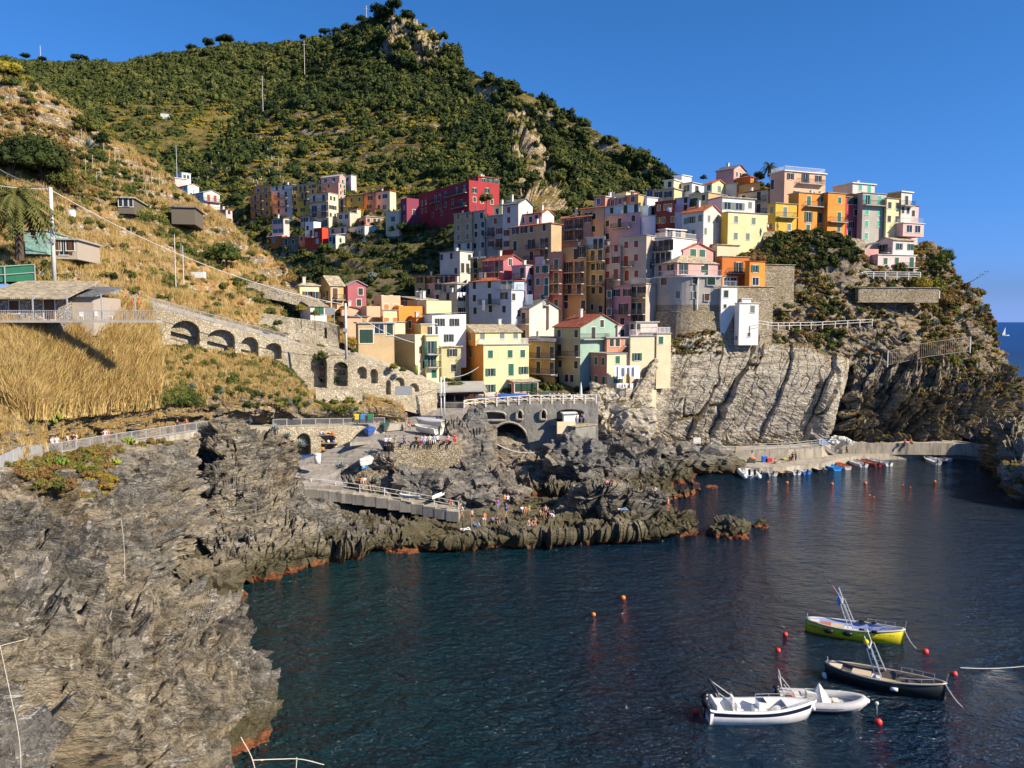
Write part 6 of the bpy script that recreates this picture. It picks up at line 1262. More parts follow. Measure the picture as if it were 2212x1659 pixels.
for(x,s)in((-1.9,-1),(-.4,-1)):q=MB();q.ball((x,s*1.2,.62),.3,1.4,.5,.7);q.obj('fender',BK,e,True)
for x in(.75,1.75):
 for s in(-1,1):q=MB();q.tube([(x-.28,s*1.02,1.05),(x+.28,s*.98,1.05)],.14,8);q.obj('roll_fender',BK,e,True)
for(x,y,z,c,nm)in[(-1.15,-.8,3.45,(.05,.25,.72),'blue'),(-1.05,-.78,3.1,(.04,.15,.6),'blue'),(-1.15,.8,3.55,(.05,.25,.75),'blue'),(-1.2,.3,3.2,(.85,.85,.85),'white')]:
 q=MB();q.add([(x,y,z),(x,y,z+.45),(x-.1,y+.03,z+.1),(x-.22,y+.02,z-.25),(x+.06,y+.01,z-.3),(x,y+.02,z),(x,y+.02,z+.45),(x-.22,y+.04,z-.25)],[(0,1,2,3,4),(5,7,6)]);q.obj('pennant',gel(c),e)
q=MB();q.tube([(-.9,.2,3.0),(-2.0,.5,4.5)],.02,5);q.add([(-2.0,.5,4.5),(-1.82,.45,4.2),(-1.45,.35,4.15),(-1.7,.42,4.45),(-2.0,.52,4.5),(-1.82,.47,4.2),(-1.45,.37,4.15),(-1.7,.44,4.45)],[(0,1,2,3),(7,6,5,4)]);q.obj('flag',gel((.75,.35,.33)),e)
q=MB();q.box(-2.6,-1.75,-.45,.45,.60,.84);q.obj('locker',gel((.45,.16,.08)),e)
LT=plain('black_letters',(.02,.02,.03),.6)
lettering(e,'POLARIS ABBAT',(-3.45,-.66,.62),(.93,-.36,0),(0,-.05,1),.15,.125,LT,.014)
lettering(e,'BOLECLANEVO',(1.95,-1.06,.78),(.965,.26,0),(0,-.05,1),.12,.12,LT,.012)
place(e,PZ(1745,1361,0),PZ(1943,1390,0))
e,rg=gozzo('black wooden fishing boat with a bare timber deck and steel gantry',8.0,(.018,.018,.018),(.46,.36,.23),(.10,.085,.07),(.40,.35,.27))
q=MB();q.ball((-1.1,-.8,3.5),.2);q.obj('yellow_float',gel((.85,.6,.02)),e,True);q=MB();q.tube([(2.3,.1,.45),(2.3,.1,.68)],[.25,.3],10);q.obj('bucket',gel((.02,.12,.55)),e,True)
for x in(.9,):q=MB();q.tube([(x-.25,-1.22,.55),(x+.25,-1.2,.55)],.13,8);q.obj('fender',gel(WHITE),e,True)
q=MB();q.tube([(-4.0,-.5,.35),(-3.9,-.5,-.05)],.16,8);q.obj('fender',gel(WHITE),e,True)
q=MB();q.ball((-.45,-.85,.9),.16,1,1,1.6);q.obj('winch',STEEL,e,True)
place(e,PZ(1791,1460,0),PZ(2027,1510,0))
cable(PZ(*t2f('Z',1712,365),1.2),PZ(*t2f('Z',1815,530),0),.25,.03,'mooring line from the yellow boat bow into the water')
cable(PZ(*t2f('Z',2040,810),1.2),PZ(*t2f('Z',2240,1030),-.2),.3,.03,'mooring line from the black boat bow into the water')
cable(PZ(*t2f('Z',2155,678),.15),PZ(2230,1437,.15),.15,.03,'floating pale rope beside the red buoy at the right edge')
# buoys
bm_=MB();bm_.ball((0,0,.1),.3,1,1,1,14,10);BUO=bm_.mesh('float_body',True);BUO.materials.append(plain('buoy_red',(.75,.035,.02),.4,.5))
bt=MB();bt.tube([(0,0,.38),(0,0,.55)],.05,8);BT=bt.mesh('eye');BT.materials.append(BK)
def buoy(p,s,label,m=None):
 e=empty('buoy',tuple(p));tag(e,label,'buoy');o=mobj('float_body',BUO,None,e);t_=mobj('eye',BT,None,e);o.scale=t_.scale=(s,s,s)
 if s<1:t_.location.z=0
 if m:o.material_slots[0].link='OBJECT';o.material_slots[0].material=m
for x,y,s,l in[(790,425,1,'red ball buoy left of the yellow boat, the farther of two'),(733,550,1,'red ball buoy left of the yellow boat, the nearer of two'),(1882,560,1.15,'red ball buoy off the bow of the yellow boat'),(2107,735,1.05,'red ball buoy beside the floating rope at the right edge'),(1515,1112,1.15,'red ball buoy in front of the inflatable boat'),(95,1028,1,'red ball buoy touching the speedboat motor'),(412,975,.0,'')]:
 if s:buoy(PZ(*t2f('Z',x,y),0),s*.75,l)
p=PZ(*t2f('Z',1515,1112),0);q=MB();q.tube([(0,0,.4),(-.05,0,1.2)],.02,5);q.ball((-.05,0,1.3),.13);o=q.obj('marker_float',gel((.5,.5,.52)),None,True);o.location=tuple(p+np.array((0,.2,0)));tag(o,'small grey marker float on a stick above the buoy before the inflatable boat','buoy')
OB=plain('buoy_orange',(.85,.2,.03),.5)
for x,y,s,l in[(1346,1293,.8,'small orange float in open water, left one above'),(1282,1329,.7,'small orange float in open water, lowest one')]:buoy(PZ(x,y,0),s,l,OB)
for x,y,s,l in[(884,1044,1.5,'orange float below the black and tan dinghy'),(1270,1054,1.5,'orange float below the blue dinghy'),(1555,1048,1.6,'orange float below the white dinghy by the long red one'),(1875,1062,.9,'tiny pale float left of its twin before the quay'),(1940,1083,.9,'tiny orange float right of its twin before the quay'),(2150,1034,1.4,'orange float under the lone white dinghy'),(1590,1151,.9,'tiny left float of the pair in mid harbour'),(1628,1167,.8,'tiny right float of the pair in mid harbour'),(720,1038,1.0,'pale float beside the twin-engined inflatable')]:
 buoy(PZ(*t2f('W',x,y),0),s*.55,l,OB)
DG=[(680,925,765,985,(.72,.72,.70),(.62,.62,.60),'white dinghy with a pale inside, third boat from the left at the quay'),(765,925,878,985,(.02,.02,.02),(.52,.36,.20),'black dinghy with a tan wooden inside'),(815,915,972,975,(.62,.64,.66),(.70,.70,.70),'pale grey dinghy beside the tan and black one'),(905,907,1058,970,(.05,.22,.62),(.74,.74,.74),'white-decked dinghy with a royal blue hull'),(1050,892,1190,955,(.03,.03,.04),(.74,.74,.72),'white-decked dinghy with a black hull'),(1188,885,1318,940,(.04,.30,.78),(.06,.36,.80),'bright blue rowing boat'),(1320,888,1408,930,(.72,.70,.66),(.66,.15,.04),'small white boat with an orange inside'),(1405,852,1545,910,(.72,.72,.70),(.66,.66,.64),'white dinghy left of the long dark red boat'),(1485,850,1668,905,(.22,.03,.03),(.48,.17,.08),'long dark red boat with a brown inside'),(1568,845,1762,900,(.74,.74,.74),(.62,.63,.65),'long white dinghy, rightmost of the main quay group'),(2058,822,2172,888,(.76,.76,.76),(.70,.70,.70),'lone white dinghy by the shaded end of the quay'),(575,905,665,985,(.02,.035,.12),(.25,.32,.45),'dark navy motorboat beside the white twin-engined inflatable')]
for(bx,by,sx,sy,hc,ic,lb)in DG:
 a=PZ(*t2f('W',sx,sy),.0);b=PZ(*t2f('W',bx,by+8),.0);L=float(np.clip(np.linalg.norm(a-b),3.6,6.5));e=rowboat(L,min(1.9,L*.36),.55,hc,ic,lb,motor='blue rowing' not in lb and 'orange inside' not in lb)
 d=(b-a)/np.linalg.norm(b-a);place(e,a,a+d*L)
for(tx,ty,bx,by,hc,lb)in[(940,1545,895,1530,(.72,.72,.72),'little white tender at the dark end of the quay'),(905,1560,850,1540,(.05,.06,.06),'little dark tender at the dark end of the quay')]:
 a=PZ(*t2f('U',tx,ty),0);b=PZ(*t2f('U',bx,by),0);e=rowboat(3.2,1.4,.45,hc,(.6,.6,.6),lb,motor=False);place(e,a,a+(b-a)/np.linalg.norm(b-a)*3.2)
e=empty('inflatable_boat');tag(e,'big white inflatable with two black outboards, leftmost at the quay','boat');q=MB();S_=1.25
q.tube([(p[0]*S_,p[1]*S_,p[2]*1.1)for p in C_],.42,10);q.obj('tube',gel((.78,.78,.78)),e,True);m,rg=hull(6.4,2.1,.45,'t',.3,.6,12,.3,.1,.25);m.obj('hull',[gel(WHITE),gel((.6,.6,.6))],e)
q=MB();q.box(-.9,-.2,-.5,.5,.3,1.3);q.box(-2.1,-1.4,-.7,.7,.3,.9);q.box(.6,1.6,-.5,.5,.3,.75);q.obj('console',gel(WHITE),e)
for y in(-.45,.45):outboard(e,-3.5,.75,1.5,y)
q=MB();q.tube([(-1.5,-.9,.8),(-1.8,-.8,2.0),(-1.8,.8,2.0),(-1.5,.9,.8)],.04,6);q.obj('roll_bar',STEEL,e)
a=PZ(*t2f('W',585,1012),0);b=PZ(*t2f('W',470,915),0);place(e,a,a+(b-a)/np.linalg.norm(b-a)*7.4)
# boats pulled up on the square
def tarp(name,c):
 m,t,b=newmat(name,.6,.3);p=_n(t,'ShaderNodeTexCoord').outputs['Object'];f=noise(t,p,3,4,.6)
 t.links.new(ramp(t,f,[(.3,tuple(x*.7 for x in c)),(.7,tuple(min(1,x*1.2)for x in c))]),b.inputs['Base Color']);bump(t,b,f,.7,.15);return m
def striped():
 m,t,b=newmat('striped_canvas',.7,.2);p=_n(t,'ShaderNodeTexCoord').outputs['Object'];s=_n(t,'ShaderNodeSeparateXYZ');t.links.new(p,s.inputs[0])
 f=math_(t,'FRACT',math_(t,'MULTIPLY',s.outputs[1],3.2));t.links.new(ramp(t,f,[(0,(.75,.75,.76)),(.6,(.06,.10,.28))],'CONSTANT'),b.inputs['Base Color']);return m
TB,TG,TW,TS,TK=tarp('blue_tarpaulin',(.03,.10,.42)),tarp('green_tarpaulin',(.03,.09,.08)),tarp('pale_tarpaulin',(.55,.53,.50)),striped(),tarp('black_tarpaulin',(.03,.03,.03))
for(t_,sx,sy,bx,by,L,z,hc,ic,cov,mot,lb)in[('K',1690,800,1400,745,5.8,None,(.72,.70,.62),(.66,.65,.60),None,True,'open white dinghy with engines, nearest on the square'),('K',1740,715,1430,680,5.8,None,(.66,.60,.48),(.6,.6,.6),TS,True,'dinghy under a blue and white striped cover'),('K',1110,665,1215,745,4.6,None,(.62,.58,.50),(.6,.6,.6),TW,False,'pale wooden boat under a light grey cover'),('K',1085,690,1065,800,4.2,None,(.06,.08,.08),(.1,.1,.1),TG,False,'boat under a dark green cover between the blue and the pale one'),('K',945,745,890,840,4.6,10.3,(.05,.09,.3),(.1,.1,.1),TB,False,'boat under a royal blue cover at the head of the ramp'),('K',1560,510,1370,500,5.6,None,(.03,.03,.03),(.1,.1,.1),TK,False,'black covered boat against the pavilion'),('K',1645,545,1565,560,3.4,None,(.03,.16,.62),(.1,.1,.1),TB,False,'small boat wrapped in bright blue tarpaulin by the fence'),('K',990,1075,820,1140,4.4,7.5,(.70,.70,.70),(.68,.68,.68),TW,False,'white covered skiff lying on the rocks beside the ramp'),('G',520,1350,340,1350,4.6,13.4,(.04,.16,.55),(.1,.1,.1),TB,False,'boat under a light blue tarpaulin behind the white fence'),('G',620,1340,560,1330,4.0,13.4,(.03,.10,.4),(.1,.1,.1),TB,False,'boat under a deep blue peaked tarpaulin behind the white fence'),('G',330,1360,200,1370,4.2,13.4,(.7,.7,.7),(.6,.6,.6),TW,False,'boat under a white sheet, leftmost behind the white fence'),('G',900,1310,800,1300,4.4,13.4,(.05,.13,.15),(.1,.1,.1),TG,False,'boat under a teal tarpaulin in the shade of the square')]:
 zz=z if z else 10.55+max(0,(700-(sy+by)/2)*.004)
 if t_=='G':a=P(*t2f(t_,sx,sy),137.0 if sx<700 else 140);b=P(*t2f(t_,bx,by),137.0 if sx<700 else 140);a[2]=b[2]=13.4
 else:a=PZ(*t2f(t_,sx,sy),zz);b=PZ(*t2f(t_,bx,by),zz)
 e=rowboat(L,L*.36,.7,hc,ic,lb,mot,cover=cov);c=(a+b)/2;d=(b-a)/np.linalg.norm(b-a);place(e,c-d*L/2,c+d*L/2,.25)
for(ax,ay,bx,by,z,c,lb)in[(780,1205,1035,1070,7.0,(.05,.32,.70),'slim blue and white canoe beside the white skiff'),(1235,1462,1435,1490,4.3,(.75,.75,.74),'white paddle board lying by the steps'),(1590,1495,1730,1440,4.2,(.72,.70,.62),'cream board leaning beyond the steps handrail')]:
 a=PZ(*t2f('K',ax,ay),z);b=PZ(*t2f('K',bx,by),z);L=np.linalg.norm(b-a);e=empty('canoe');tag(e,lb,'canoe');m,rg=hull(min(L,5.5),.6,.26,'p',.3,.8,16,.12,.04,.1);m.obj('hull',[gel(c),gel(WHITE)],e,True);gunwale(rg,.03,gel(WHITE),e);place(e,a,b,.25)
e=empty('sailing_boat');tag(e,'tiny white sailing boat far out on the open sea','boat');m,rg=hull(14,4,1.6,'t');m.obj('hull',[gel(WHITE),gel(WHITE)],e);q=MB();q.add([(0,.05,2),(0,.05,17),(-6,.05,2.5),(0,-.05,2),(0,-.05,17),(-6,-.05,2.5)],[(0,1,2),(5,4,3)]);q.obj('sail',gel(WHITE),e);q=MB();q.tube([(0,0,1),(0,0,17.5)],.12,6);q.obj('mast',STEEL,e)
e.location=(640,1050,0);p_=PZ(*t2f('U',1341,648),0);e.location=tuple(p_)
# ================================================================== PEOPLE
def skin_mesh(name,pts,edges,rad,sub=1):
 me=bpy.data.meshes.new(name);me.from_pydata(pts,edges,[]);o=bpy.data.objects.new(name,me);COL.objects.link(o)
 o.modifiers.new('skin','SKIN');sk=me.skin_vertices[0].data
 for i,r in enumerate(rad):sk[i].radius=(r,r);sk[i].use_root=i==0
 s=o.modifiers.new('sub','SUBSURF');s.levels=sub;s.render_levels=sub
 dg=bpy.context.evaluated_depsgraph_get();ev=o.evaluated_get(dg);out=bpy.data.meshes.new_from_object(ev)
 bpy.data.objects.remove(o);bpy.data.meshes.remove(me);out.name=name
 out.polygons.foreach_set('use_smooth',[True]*len(out.polygons));return out
def pose(kind):
 """joints of a 1.72 m figure facing -Y with its feet (or seat) on z = 0"""
 J=dict(pel=(0,0,.95),spi=(0,0,1.14),che=(0,-.01,1.34),nec=(0,0,1.49),hea=(0,-.015,1.58),cra=(0,0,1.66))
 for s,q in((1,'L'),(-1,'R')):
  J.update({'hip'+q:(s*.10,0,.90),'kne'+q:(s*.11,-.02,.50),'ank'+q:(s*.11,.02,.09),'toe'+q:(s*.12,-.16,.04),'sho'+q:(s*.18,0,1.41),'elb'+q:(s*.24,.03,1.13),'wri'+q:(s*.25,-.05,.88)})
 if kind=='walk':J.update(kneL=(.11,-.20,.52),ankL=(.11,-.28,.10),toeL=(.12,-.45,.07),kneR=(-.11,.06,.50),ankR=(-.11,.30,.14),toeR=(-.12,.16,.04),elbL=(.25,.14,1.15),wriL=(.24,.16,.90),elbR=(-.25,-.08,1.15),wriR=(-.22,-.26,.98))
 if kind=='lean':J.update(elbL=(.24,-.16,1.22),wriL=(.12,-.38,1.12),elbR=(-.24,-.16,1.22),wriR=(-.12,-.38,1.12),che=(0,-.08,1.33),nec=(0,-.12,1.47),hea=(0,-.15,1.56),cra=(0,-.14,1.64))
 if kind=='photo':J.update(elbL=(.26,-.18,1.30),wriL=(.08,-.30,1.52),elbR=(-.26,-.18,1.30),wriR=(-.08,-.30,1.52))
 if kind in('sit','ledge'):
  dz=-.82;J={k:(v[0],v[1],v[2]+dz)for k,v in J.items()}
  if kind=='sit':J.update(kneL=(.14,-.36,.46),ankL=(.14,-.50,.07),toeL=(.15,-.68,.04),kneR=(-.14,-.34,.44),ankR=(-.15,-.52,.07),toeR=(-.16,-.70,.04),elbL=(.26,-.10,.36),wriL=(.18,-.34,.40),elbR=(-.27,.12,.34),wriR=(-.30,.22,.10))
  else:J.update(kneL=(.12,-.42,.12),ankL=(.12,-.46,-.30),toeL=(.12,-.62,-.34),kneR=(-.12,-.42,.12),ankR=(-.12,-.44,-.30),toeR=(-.12,-.60,-.34),elbL=(.26,-.08,.36),wriL=(.14,-.32,.22),elbR=(-.26,-.08,.36),wriR=(-.14,-.32,.22))
 if kind=='lie':
  R_={k:(v[0],v[2]-.9,.13+.02*v[1])for k,v in J.items()};J=R_;J.update(kneL=(.13,-.36,.36),ankL=(.13,-.62,.08),toeL=(.13,-.80,.10),elbL=(.38,.46,.10),wriL=(.42,.22,.06),elbR=(-.36,.40,.10),wriR=(-.40,.16,.06))
 return J
PROTO={}
def proto(kind):
 if kind in PROTO:return PROTO[kind]
 J=pose(kind);pts=[];ed=[];rd=[];ix={}
 def v(k,r,par=None,p=None):
  ix[k]=len(pts);pts.append(p or J[k]);rd.append(r)
  if par:ed.append((ix[par],ix[k]))
 v('pel',.135);v('spi',.115,'pel');v('che',.14,'spi');v('nec',.055,'che');v('hea',.085,'nec');v('cra',.092,'hea')
 h_=Vector(J['hea']);up=(Vector(J['cra'])-h_).normalized();fw=Vector((0,-1,0))if kind!='lie' else Vector((0,0,1));v('nose',.016,'hea',tuple(h_+up*.03+fw*.10))
 for q,s in(('L',1),('R',-1)):
  v('hip'+q,.088,'pel');v('kne'+q,.058,'hip'+q);v('ank'+q,.038,'kne'+q);v('toe'+q,.034,'ank'+q)
  v('sho'+q,.06,'che');v('elb'+q,.042,'sho'+q);v('wri'+q,.028,'elb'+q)
  w=Vector(J['wri'+q]);d=(w-Vector(J['elb'+q])).normalized();pm=w+d*.07;v('pal'+q,.032,'wri'+q,tuple(pm));sd=d.cross(Vector((0,1,0.2))).normalized()
  for k,(a,L)in enumerate(((-.027,.072),(-.009,.084),(.009,.08),(.027,.062))):
   kk='f%d'%k+q;v(kk,.010,'pal'+q,tuple(pm+sd*a+d*L*.6));v(kk+'e',.008,kk,tuple(pm+sd*a+d*L+Vector((0,-.012,0))))
  v('th'+q,.011,'pal'+q,tuple(pm-sd*.045+d*.02));v('thE'+q,.009,'th'+q,tuple(pm-sd*.055+d*.05))
 body=skin_mesh('body',pts,ed,rd,1)
 def part(name,keys,g):
  loc={k:i for i,(k,_,_)in enumerate(keys)};P_=[];E_=[];R_=[]
  for k,par,f in keys:
   p=Vector(J[k])
   if f<1:p=Vector(J[par]).lerp(p,f)
   P_.append(tuple(p));R_.append(g[k])
   if par is not None:E_.append((loc[par],loc[k]))
  return skin_mesh(name,P_,E_,R_,1)
 gs=dict(pel=.150,spi=.135,che=.158,nec=.062,shoL=.078,shoR=.078,elbL=.062,elbR=.062,hipL=.110,hipR=.110,kneL=.085,kneR=.085,ankL=.062,ankR=.062)
 shirt=part('shirt',[('spi',None,1),('che','spi',1),('shoL','che',1),('elbL','shoL',.75),('shoR','che',1),('elbR','shoR',.75),('pel','spi',.7)],gs)
 trous=part('trousers',[('pel',None,1),('hipL','pel',1),('kneL','hipL',1),('ankL','kneL',.85),('hipR','pel',1),('kneR','hipR',1),('ankR','kneR',.85)],gs)
 shorts=part('shorts',[('pel',None,1),('hipL','pel',1),('kneL','hipL',.6),('hipR','pel',1),('kneR','hipR',.6)],dict(gs,kneL=.095,kneR=.095))
 hm=MB();c=Vector(J['cra']);c2=c-fw*.02+up*.02;hm.ball(tuple(c2),.112,1,1,1,12,8);hair=hm.mesh('hair',True)
 for f in list(range(1)):pass
 for m_ in(body,shirt,trous,shorts,hair):m_.materials.clear();m_.materials.append(None)
 PROTO[kind]=(body,shirt,trous,shorts,hair);return PROTO[kind]
SKIN=plain('skin',(.50,.28,.19),.6)
def person(loc,kind,rz,top,bot,label,hair=(.05,.03,.02),short=False,group=None,s=1.0):
 b,sh,tr,so_,ha=proto(kind);e=empty('person',tuple(loc),R(rz));tag(e,label,'person',group);e.scale=(s,s,s)
 def put(n,me,m):o=mobj(n,me,None,e);o.material_slots[0].link='OBJECT';o.material_slots[0].material=m;return o
 put('body',b,SKIN)
 if top:put('shirt',sh,plain('shirt_cloth',top,.9))
 put('shorts' if short else 'trousers',so_ if short else tr,plain('trouser_cloth',bot,.9));put('hair',ha,plain('hair',hair,.7));return e
BL,WH,RD,NV,GR,BE,PU,YE,OR_,LB=(.02,.02,.02),(.75,.75,.75),(.55,.03,.03),(.03,.05,.14),(.25,.25,.25),(.45,.36,.24),(.22,.06,.40),(.7,.6,.08),(.75,.25,.05),(.25,.42,.65)
# cliff path on the left
for x,y,Yd,k,rz,t_,bt,sh,lb in[(345,768,None,'walk',80,(.5,.5,.55),BL,0,'person in a grey top walking at the left end of the cliff path'),(375,772,None,'stand',60,WH,GR,0,'person in a white top at the left railing, beside the grey-topped walker'),(448,765,None,'walk',-80,(.60,.55,.5),GR,0,'person in a beige top walking left on the cliff path'),(487,757,None,'stand',20,BL,BL,0,'person in black in the middle of the left cliff path'),(500,755,None,'lean',0,WH,WH,1,'person all in white leaning on the cliff path railing'),(695,722,None,'stand',10,(.62,.58,.55),BE,1,'person in a pale dress at the cliff path railing'),(712,722,None,'stand',-20,(.6,.3,.25),BE,1,'person in a brick top behind the one in the pale dress'),(1232,655,None,'lean',0,RD,BL,0,'person in a bright red jacket on the cliff path'),(1345,615,None,'walk',85,BL,NV,0,'person in black near the right end of the cliff path'),(1385,612,None,'stand',0,WH,NV,0,'person in a white shirt at the right end of the cliff path'),(1170,612,None,'stand',40,BL,BL,0,'dark dressed person left of the red jacket')]:
 fx,fy=t2f('V',x,y);yo=np.interp(fx,[q[0]for q in LP],[q[2]for q in LP]);zo=P(fx,np.interp(fx,[q[0]for q in LP],[q[1]for q in LP]),yo)[2]
 p=P(fx,fy,yo+.9);p[2]=zo+.02;person(p,k,rz,t_,bt,lb,short=bool(sh))
person(P(118,612,99.8)-np.array((0,0,.3)),'stand',30,BL,BL,'person in black with a dark cap standing by the tall utility pole',s=1.0)
person(P(90,606,100)-np.array((0,0,.3)),'walk',90,WH,BL,'person with long dark hair in a white top behind the concrete path wall')
person(P(163,622,101)+np.array((0,0,-.2)),'walk',60,OR_,NV,'person in an orange top beside the short grey railing')
person(P(7,606,96)-np.array((0,0,.2)),'walk',70,WH,LB,'person in a white shirt at the very left of the upper path')
# square
for x,y,k,rz,t_,bt,sh,lb in[(1345,745,'walk',180,RD,(.6,.58,.52),0,'man in a dark red shirt and pale trousers crossing the boat square'),(1305,645,'walk',170,GR,BL,0,'person in grey walking up past the covered pale boat'),(1275,625,'walk',190,WH,BE,1,'person in a white top at the bend of the square'),(1390,608,'stand',0,LB,NV,0,'person in a light blue shirt standing below the pavilion'),(1465,588,'walk',175,(.45,.35,.28),BL,1,'person in a brown top in front of the black covered boat'),(1525,575,'walk',185,(.70,.65,.6),BL,0,'person in a cream top left of the blue wrapped boat'),(1250,560,'stand',30,BL,GR,0,'dark dressed person at the foot of the arcaded wall'),(1330,545,'stand',200,(.5,.5,.5),BL,0,'person in grey left of the black covered boat'),(1155,630,'stand',60,(.65,.2,.05),NV,0,'person in rust orange beside the path railing end')]:
 f=t2f('K',x,y);zz=10.5+max(0,(918-f[1]))*.048;person(PZ(*f,zz),k,rz,t_,bt,lb,short=bool(sh))
for x,y,t_,bt,lb in[(1090,885,WH,NV,'person in white sitting at the left corner of the square wall'),(1135,892,(.6,.6,.6),BL,'person in light grey sitting next to the corner sitter'),(1195,900,BE,GR,'person in beige sitting on the wall edge right of the corner pair'),(1290,893,(.12,.14,.22),BL,'person in dark blue sitting alone on the wall edge'),(1420,884,BL,BL,'person in black sitting on the wall edge'),(1470,880,(.35,.5,.72),RD,'person in a light blue top sitting on the wall edge'),(1510,876,WH,LB,'person in white and light blue sitting on the wall edge'),(1565,872,(.65,.62,.6),BE,'person in off-white sitting in the right half of the wall edge'),(1610,870,LB,WH,'person in pale blue sitting near the right end of the wall'),(1645,868,WH,BL,'person in white top and black trousers near the right end of the wall'),(1760,855,(.7,.65,.6),RD,'person with red shorts sitting second from the right end of the wall'),(1828,848,RD,RD,'person all in red at the right end of the square wall')]:
 f=t2f('K',x,y);person(PZ(f[0],955.5-(f[0]-851)*.035,10.55),'ledge',(x*7)%40-20,t_,bt,lb)
for x,t_,lb in[(680,YE,'person in a yellow top leaning on the crossed fence'),(778,(.75,.05,.03),'person in a vivid red top behind the crossed fence'),(910,(.6,.4,.3),'person in salmon leaning on the crossed fence'),(955,LB,'person in a light blue shirt behind the crossed fence'),(1005,(.4,.38,.35),'person in taupe at the right part of the crossed fence'),(1050,WH,'person in white at the right part of the crossed fence'),(340,OR_,'person in orange among the tarpaulins behind the fence')]:
 f=t2f('G',x,1350);p=P(f[0],868,135.3);p[2]=13.4;person(p,'lean',(x%50)-25,t_,NV,lb)
for k in range(12):
 f=t2f('G',1075+k*26,1310);p=P(f[0],868,138.3+(k%3)*2.1);p[2]=13.45-.0;person(p,'ledge' if 0 else 'sit',30*k,[WH,GR,LB,BE,BL,RD][k%6],NV,'guest in '+['white','grey','pale blue','beige','black','red'][k%6]+(' at the near side of the shaded square cafe' if k<6 else ' at the right side of the shaded square cafe'))
for k in range(7):
 pb=Matrix.Rotation(R(8),3,'Z')@Vector((4.0+k*1.05,.9+(k%2)*.9,0))+Vector(P(*t2f('K',1400,525),133.5));person(pb,'stand' if k in(0,5)else 'sit',50*k,[OR_,RD,WH,(.6,.3,.2),RD,BL,WH][k],BL,['waiter in orange inside the pavilion','diner in red, leftmost under the pavilion roof','diner in white under the pavilion roof next to the waiter','diner in brown under the pavilion roof','diner in red, in the right half of the pavilion','waiter in black inside the pavilion','diner in white, rightmost under the pavilion roof'][k])
for x,y,t_,bt,lb in[(1022,440,BL,BL,'person in a dark suit on the small terrace'),(1055,430,WH,RD,'person with a red cap on the small terrace'),(1078,425,WH,LB,'person in white on the small terrace'),(1115,425,BL,GR,'person in black at the back of the small terrace'),(1130,400,(.1,.2,.6),BL,'person in blue at the viaduct alcove')]:
 p=P(*t2f('R',x,y),132.5);p[2]=P(*t2f('R',1060,455),129)[2]+.15;person(p,'stand',x%60-30,t_,bt,lb)
PEN_G=np.concatenate([TER['rock_peninsula'].reshape(-1,3),TER['harbour_cliff'].reshape(-1,3),TER['harbour_boulders'].reshape(-1,3)]);PX,PY=toF(PEN_G)
def on_rock(fx,fy):
 k=(np.abs(PX-fx)<4)&(np.abs(PY-fy)<5)
 if not k.any():return PZ(fx,fy,3)
 c=PEN_G[k];c=c[c[:,1]<c[:,1].min()+2.5];i=np.argmax(c[:,2]);p=c[i].copy();return P(fx,fy,p[1])*0+np.array((P(fx,fy,p[1])[0],p[1]-.15,p[2]))
for x,y,k,rz,t_,bt,sh,lb in[(395,1195,'stand',20,PU,GR,0,'person in a purple top standing on the bathing rocks'),(480,1150,'stand',0,WH,BL,0,'person in white standing behind the pair on the rocks'),(468,1210,'walk',-40,(.08,.2,.6),NV,1,'person carrying blue, stepping over the bathing rocks'),(455,1135,'stand',60,OR_,BL,0,'person in orange behind the purple top'),(600,1185,'sit',30,WH,GR,0,'bather in white sitting left of the orange towel'),(632,1190,'sit',0,OR_,YE,1,'bather in orange sitting in the middle of the rocks'),(660,1185,'sit',-30,(.35,.6,.15),BE,1,'bather with a lime towel sitting right of the orange one'),(760,1215,'sit',20,None,BL,1,'bare-chested bather sitting near the standing swimmer'),(803,1240,'stand',10,None,BL,1,'bare-chested swimmer in dark trunks standing on the rocks'),(785,1200,'sit',-20,BL,BL,1,'dark dressed bather behind the standing swimmer'),(825,1205,'sit',40,BL,RD,1,'bather in black and red behind the swimmer'),(870,1235,'sit',-50,(.12,.1,.2),WH,0,'bather in dark top and white trousers, right end of the group'),(660,1275,'sit',70,None,WH,1,'sunbather sitting at the front of the rocks'),(685,1272,'lie',60,(.6,.3,.2),RD,1,'sunbather lying at the front of the rocks'),(712,1270,'sit',-20,None,(.6,.2,.2),1,'bather in pink trunks sitting beside the lying sunbather'),(280,1310,'stand',0,OR_,WH,1,'bather in an orange top standing at the left of the rocks'),(175,1290,'stand',40,None,BL,1,'bather in black trunks at the left of the rocks'),(205,1315,'lie',50,(.1,.2,.4),LB,0,'person in blue lying on the rocks with a red cap'),(115,1355,'lie',80,WH,WH,0,'person in white lying at the left end of the rocks'),(90,1250,'walk',-70,WH,BE,1,'person in white climbing at the left of the rocks'),(70,1190,'stand',50,BL,BE,1,'person in black above the climbing one'),(350,1270,'sit',0,(.2,.25,.5),BL,0,'person in dusky blue crouching on the rocks'),(388,1275,'sit',30,BL,BL,1,'person in black sitting beside the dusky blue one'),(1325,965,'sit',0,(.65,.3,.28),NV,0,'person in pink sitting on top of the rock ridge'),(1378,965,'sit',-20,(.35,.12,.05),GR,0,'person in brown sitting on top of the rock ridge'),(1618,1010,'stand',40,BL,BL,0,'person in a wetsuit standing in the shade of the big boulder'),(1738,1030,'sit',-40,WH,BL,1,'person in a white vest sitting high on the rock ridge'),(1848,1180,'stand',20,None,RD,1,'blond bather in red trunks at the end of the rock ridge'),(1462,1185,'lie',70,WH,LB,0,'person in white lying in a cleft of the ridge')]:
 f=t2f('R',x,y);person(on_rock(*f),k,rz,t_,bt,lb,short=bool(sh),hair=(.5,.38,.16)if 'blond' in lb else(.05,.03,.02))
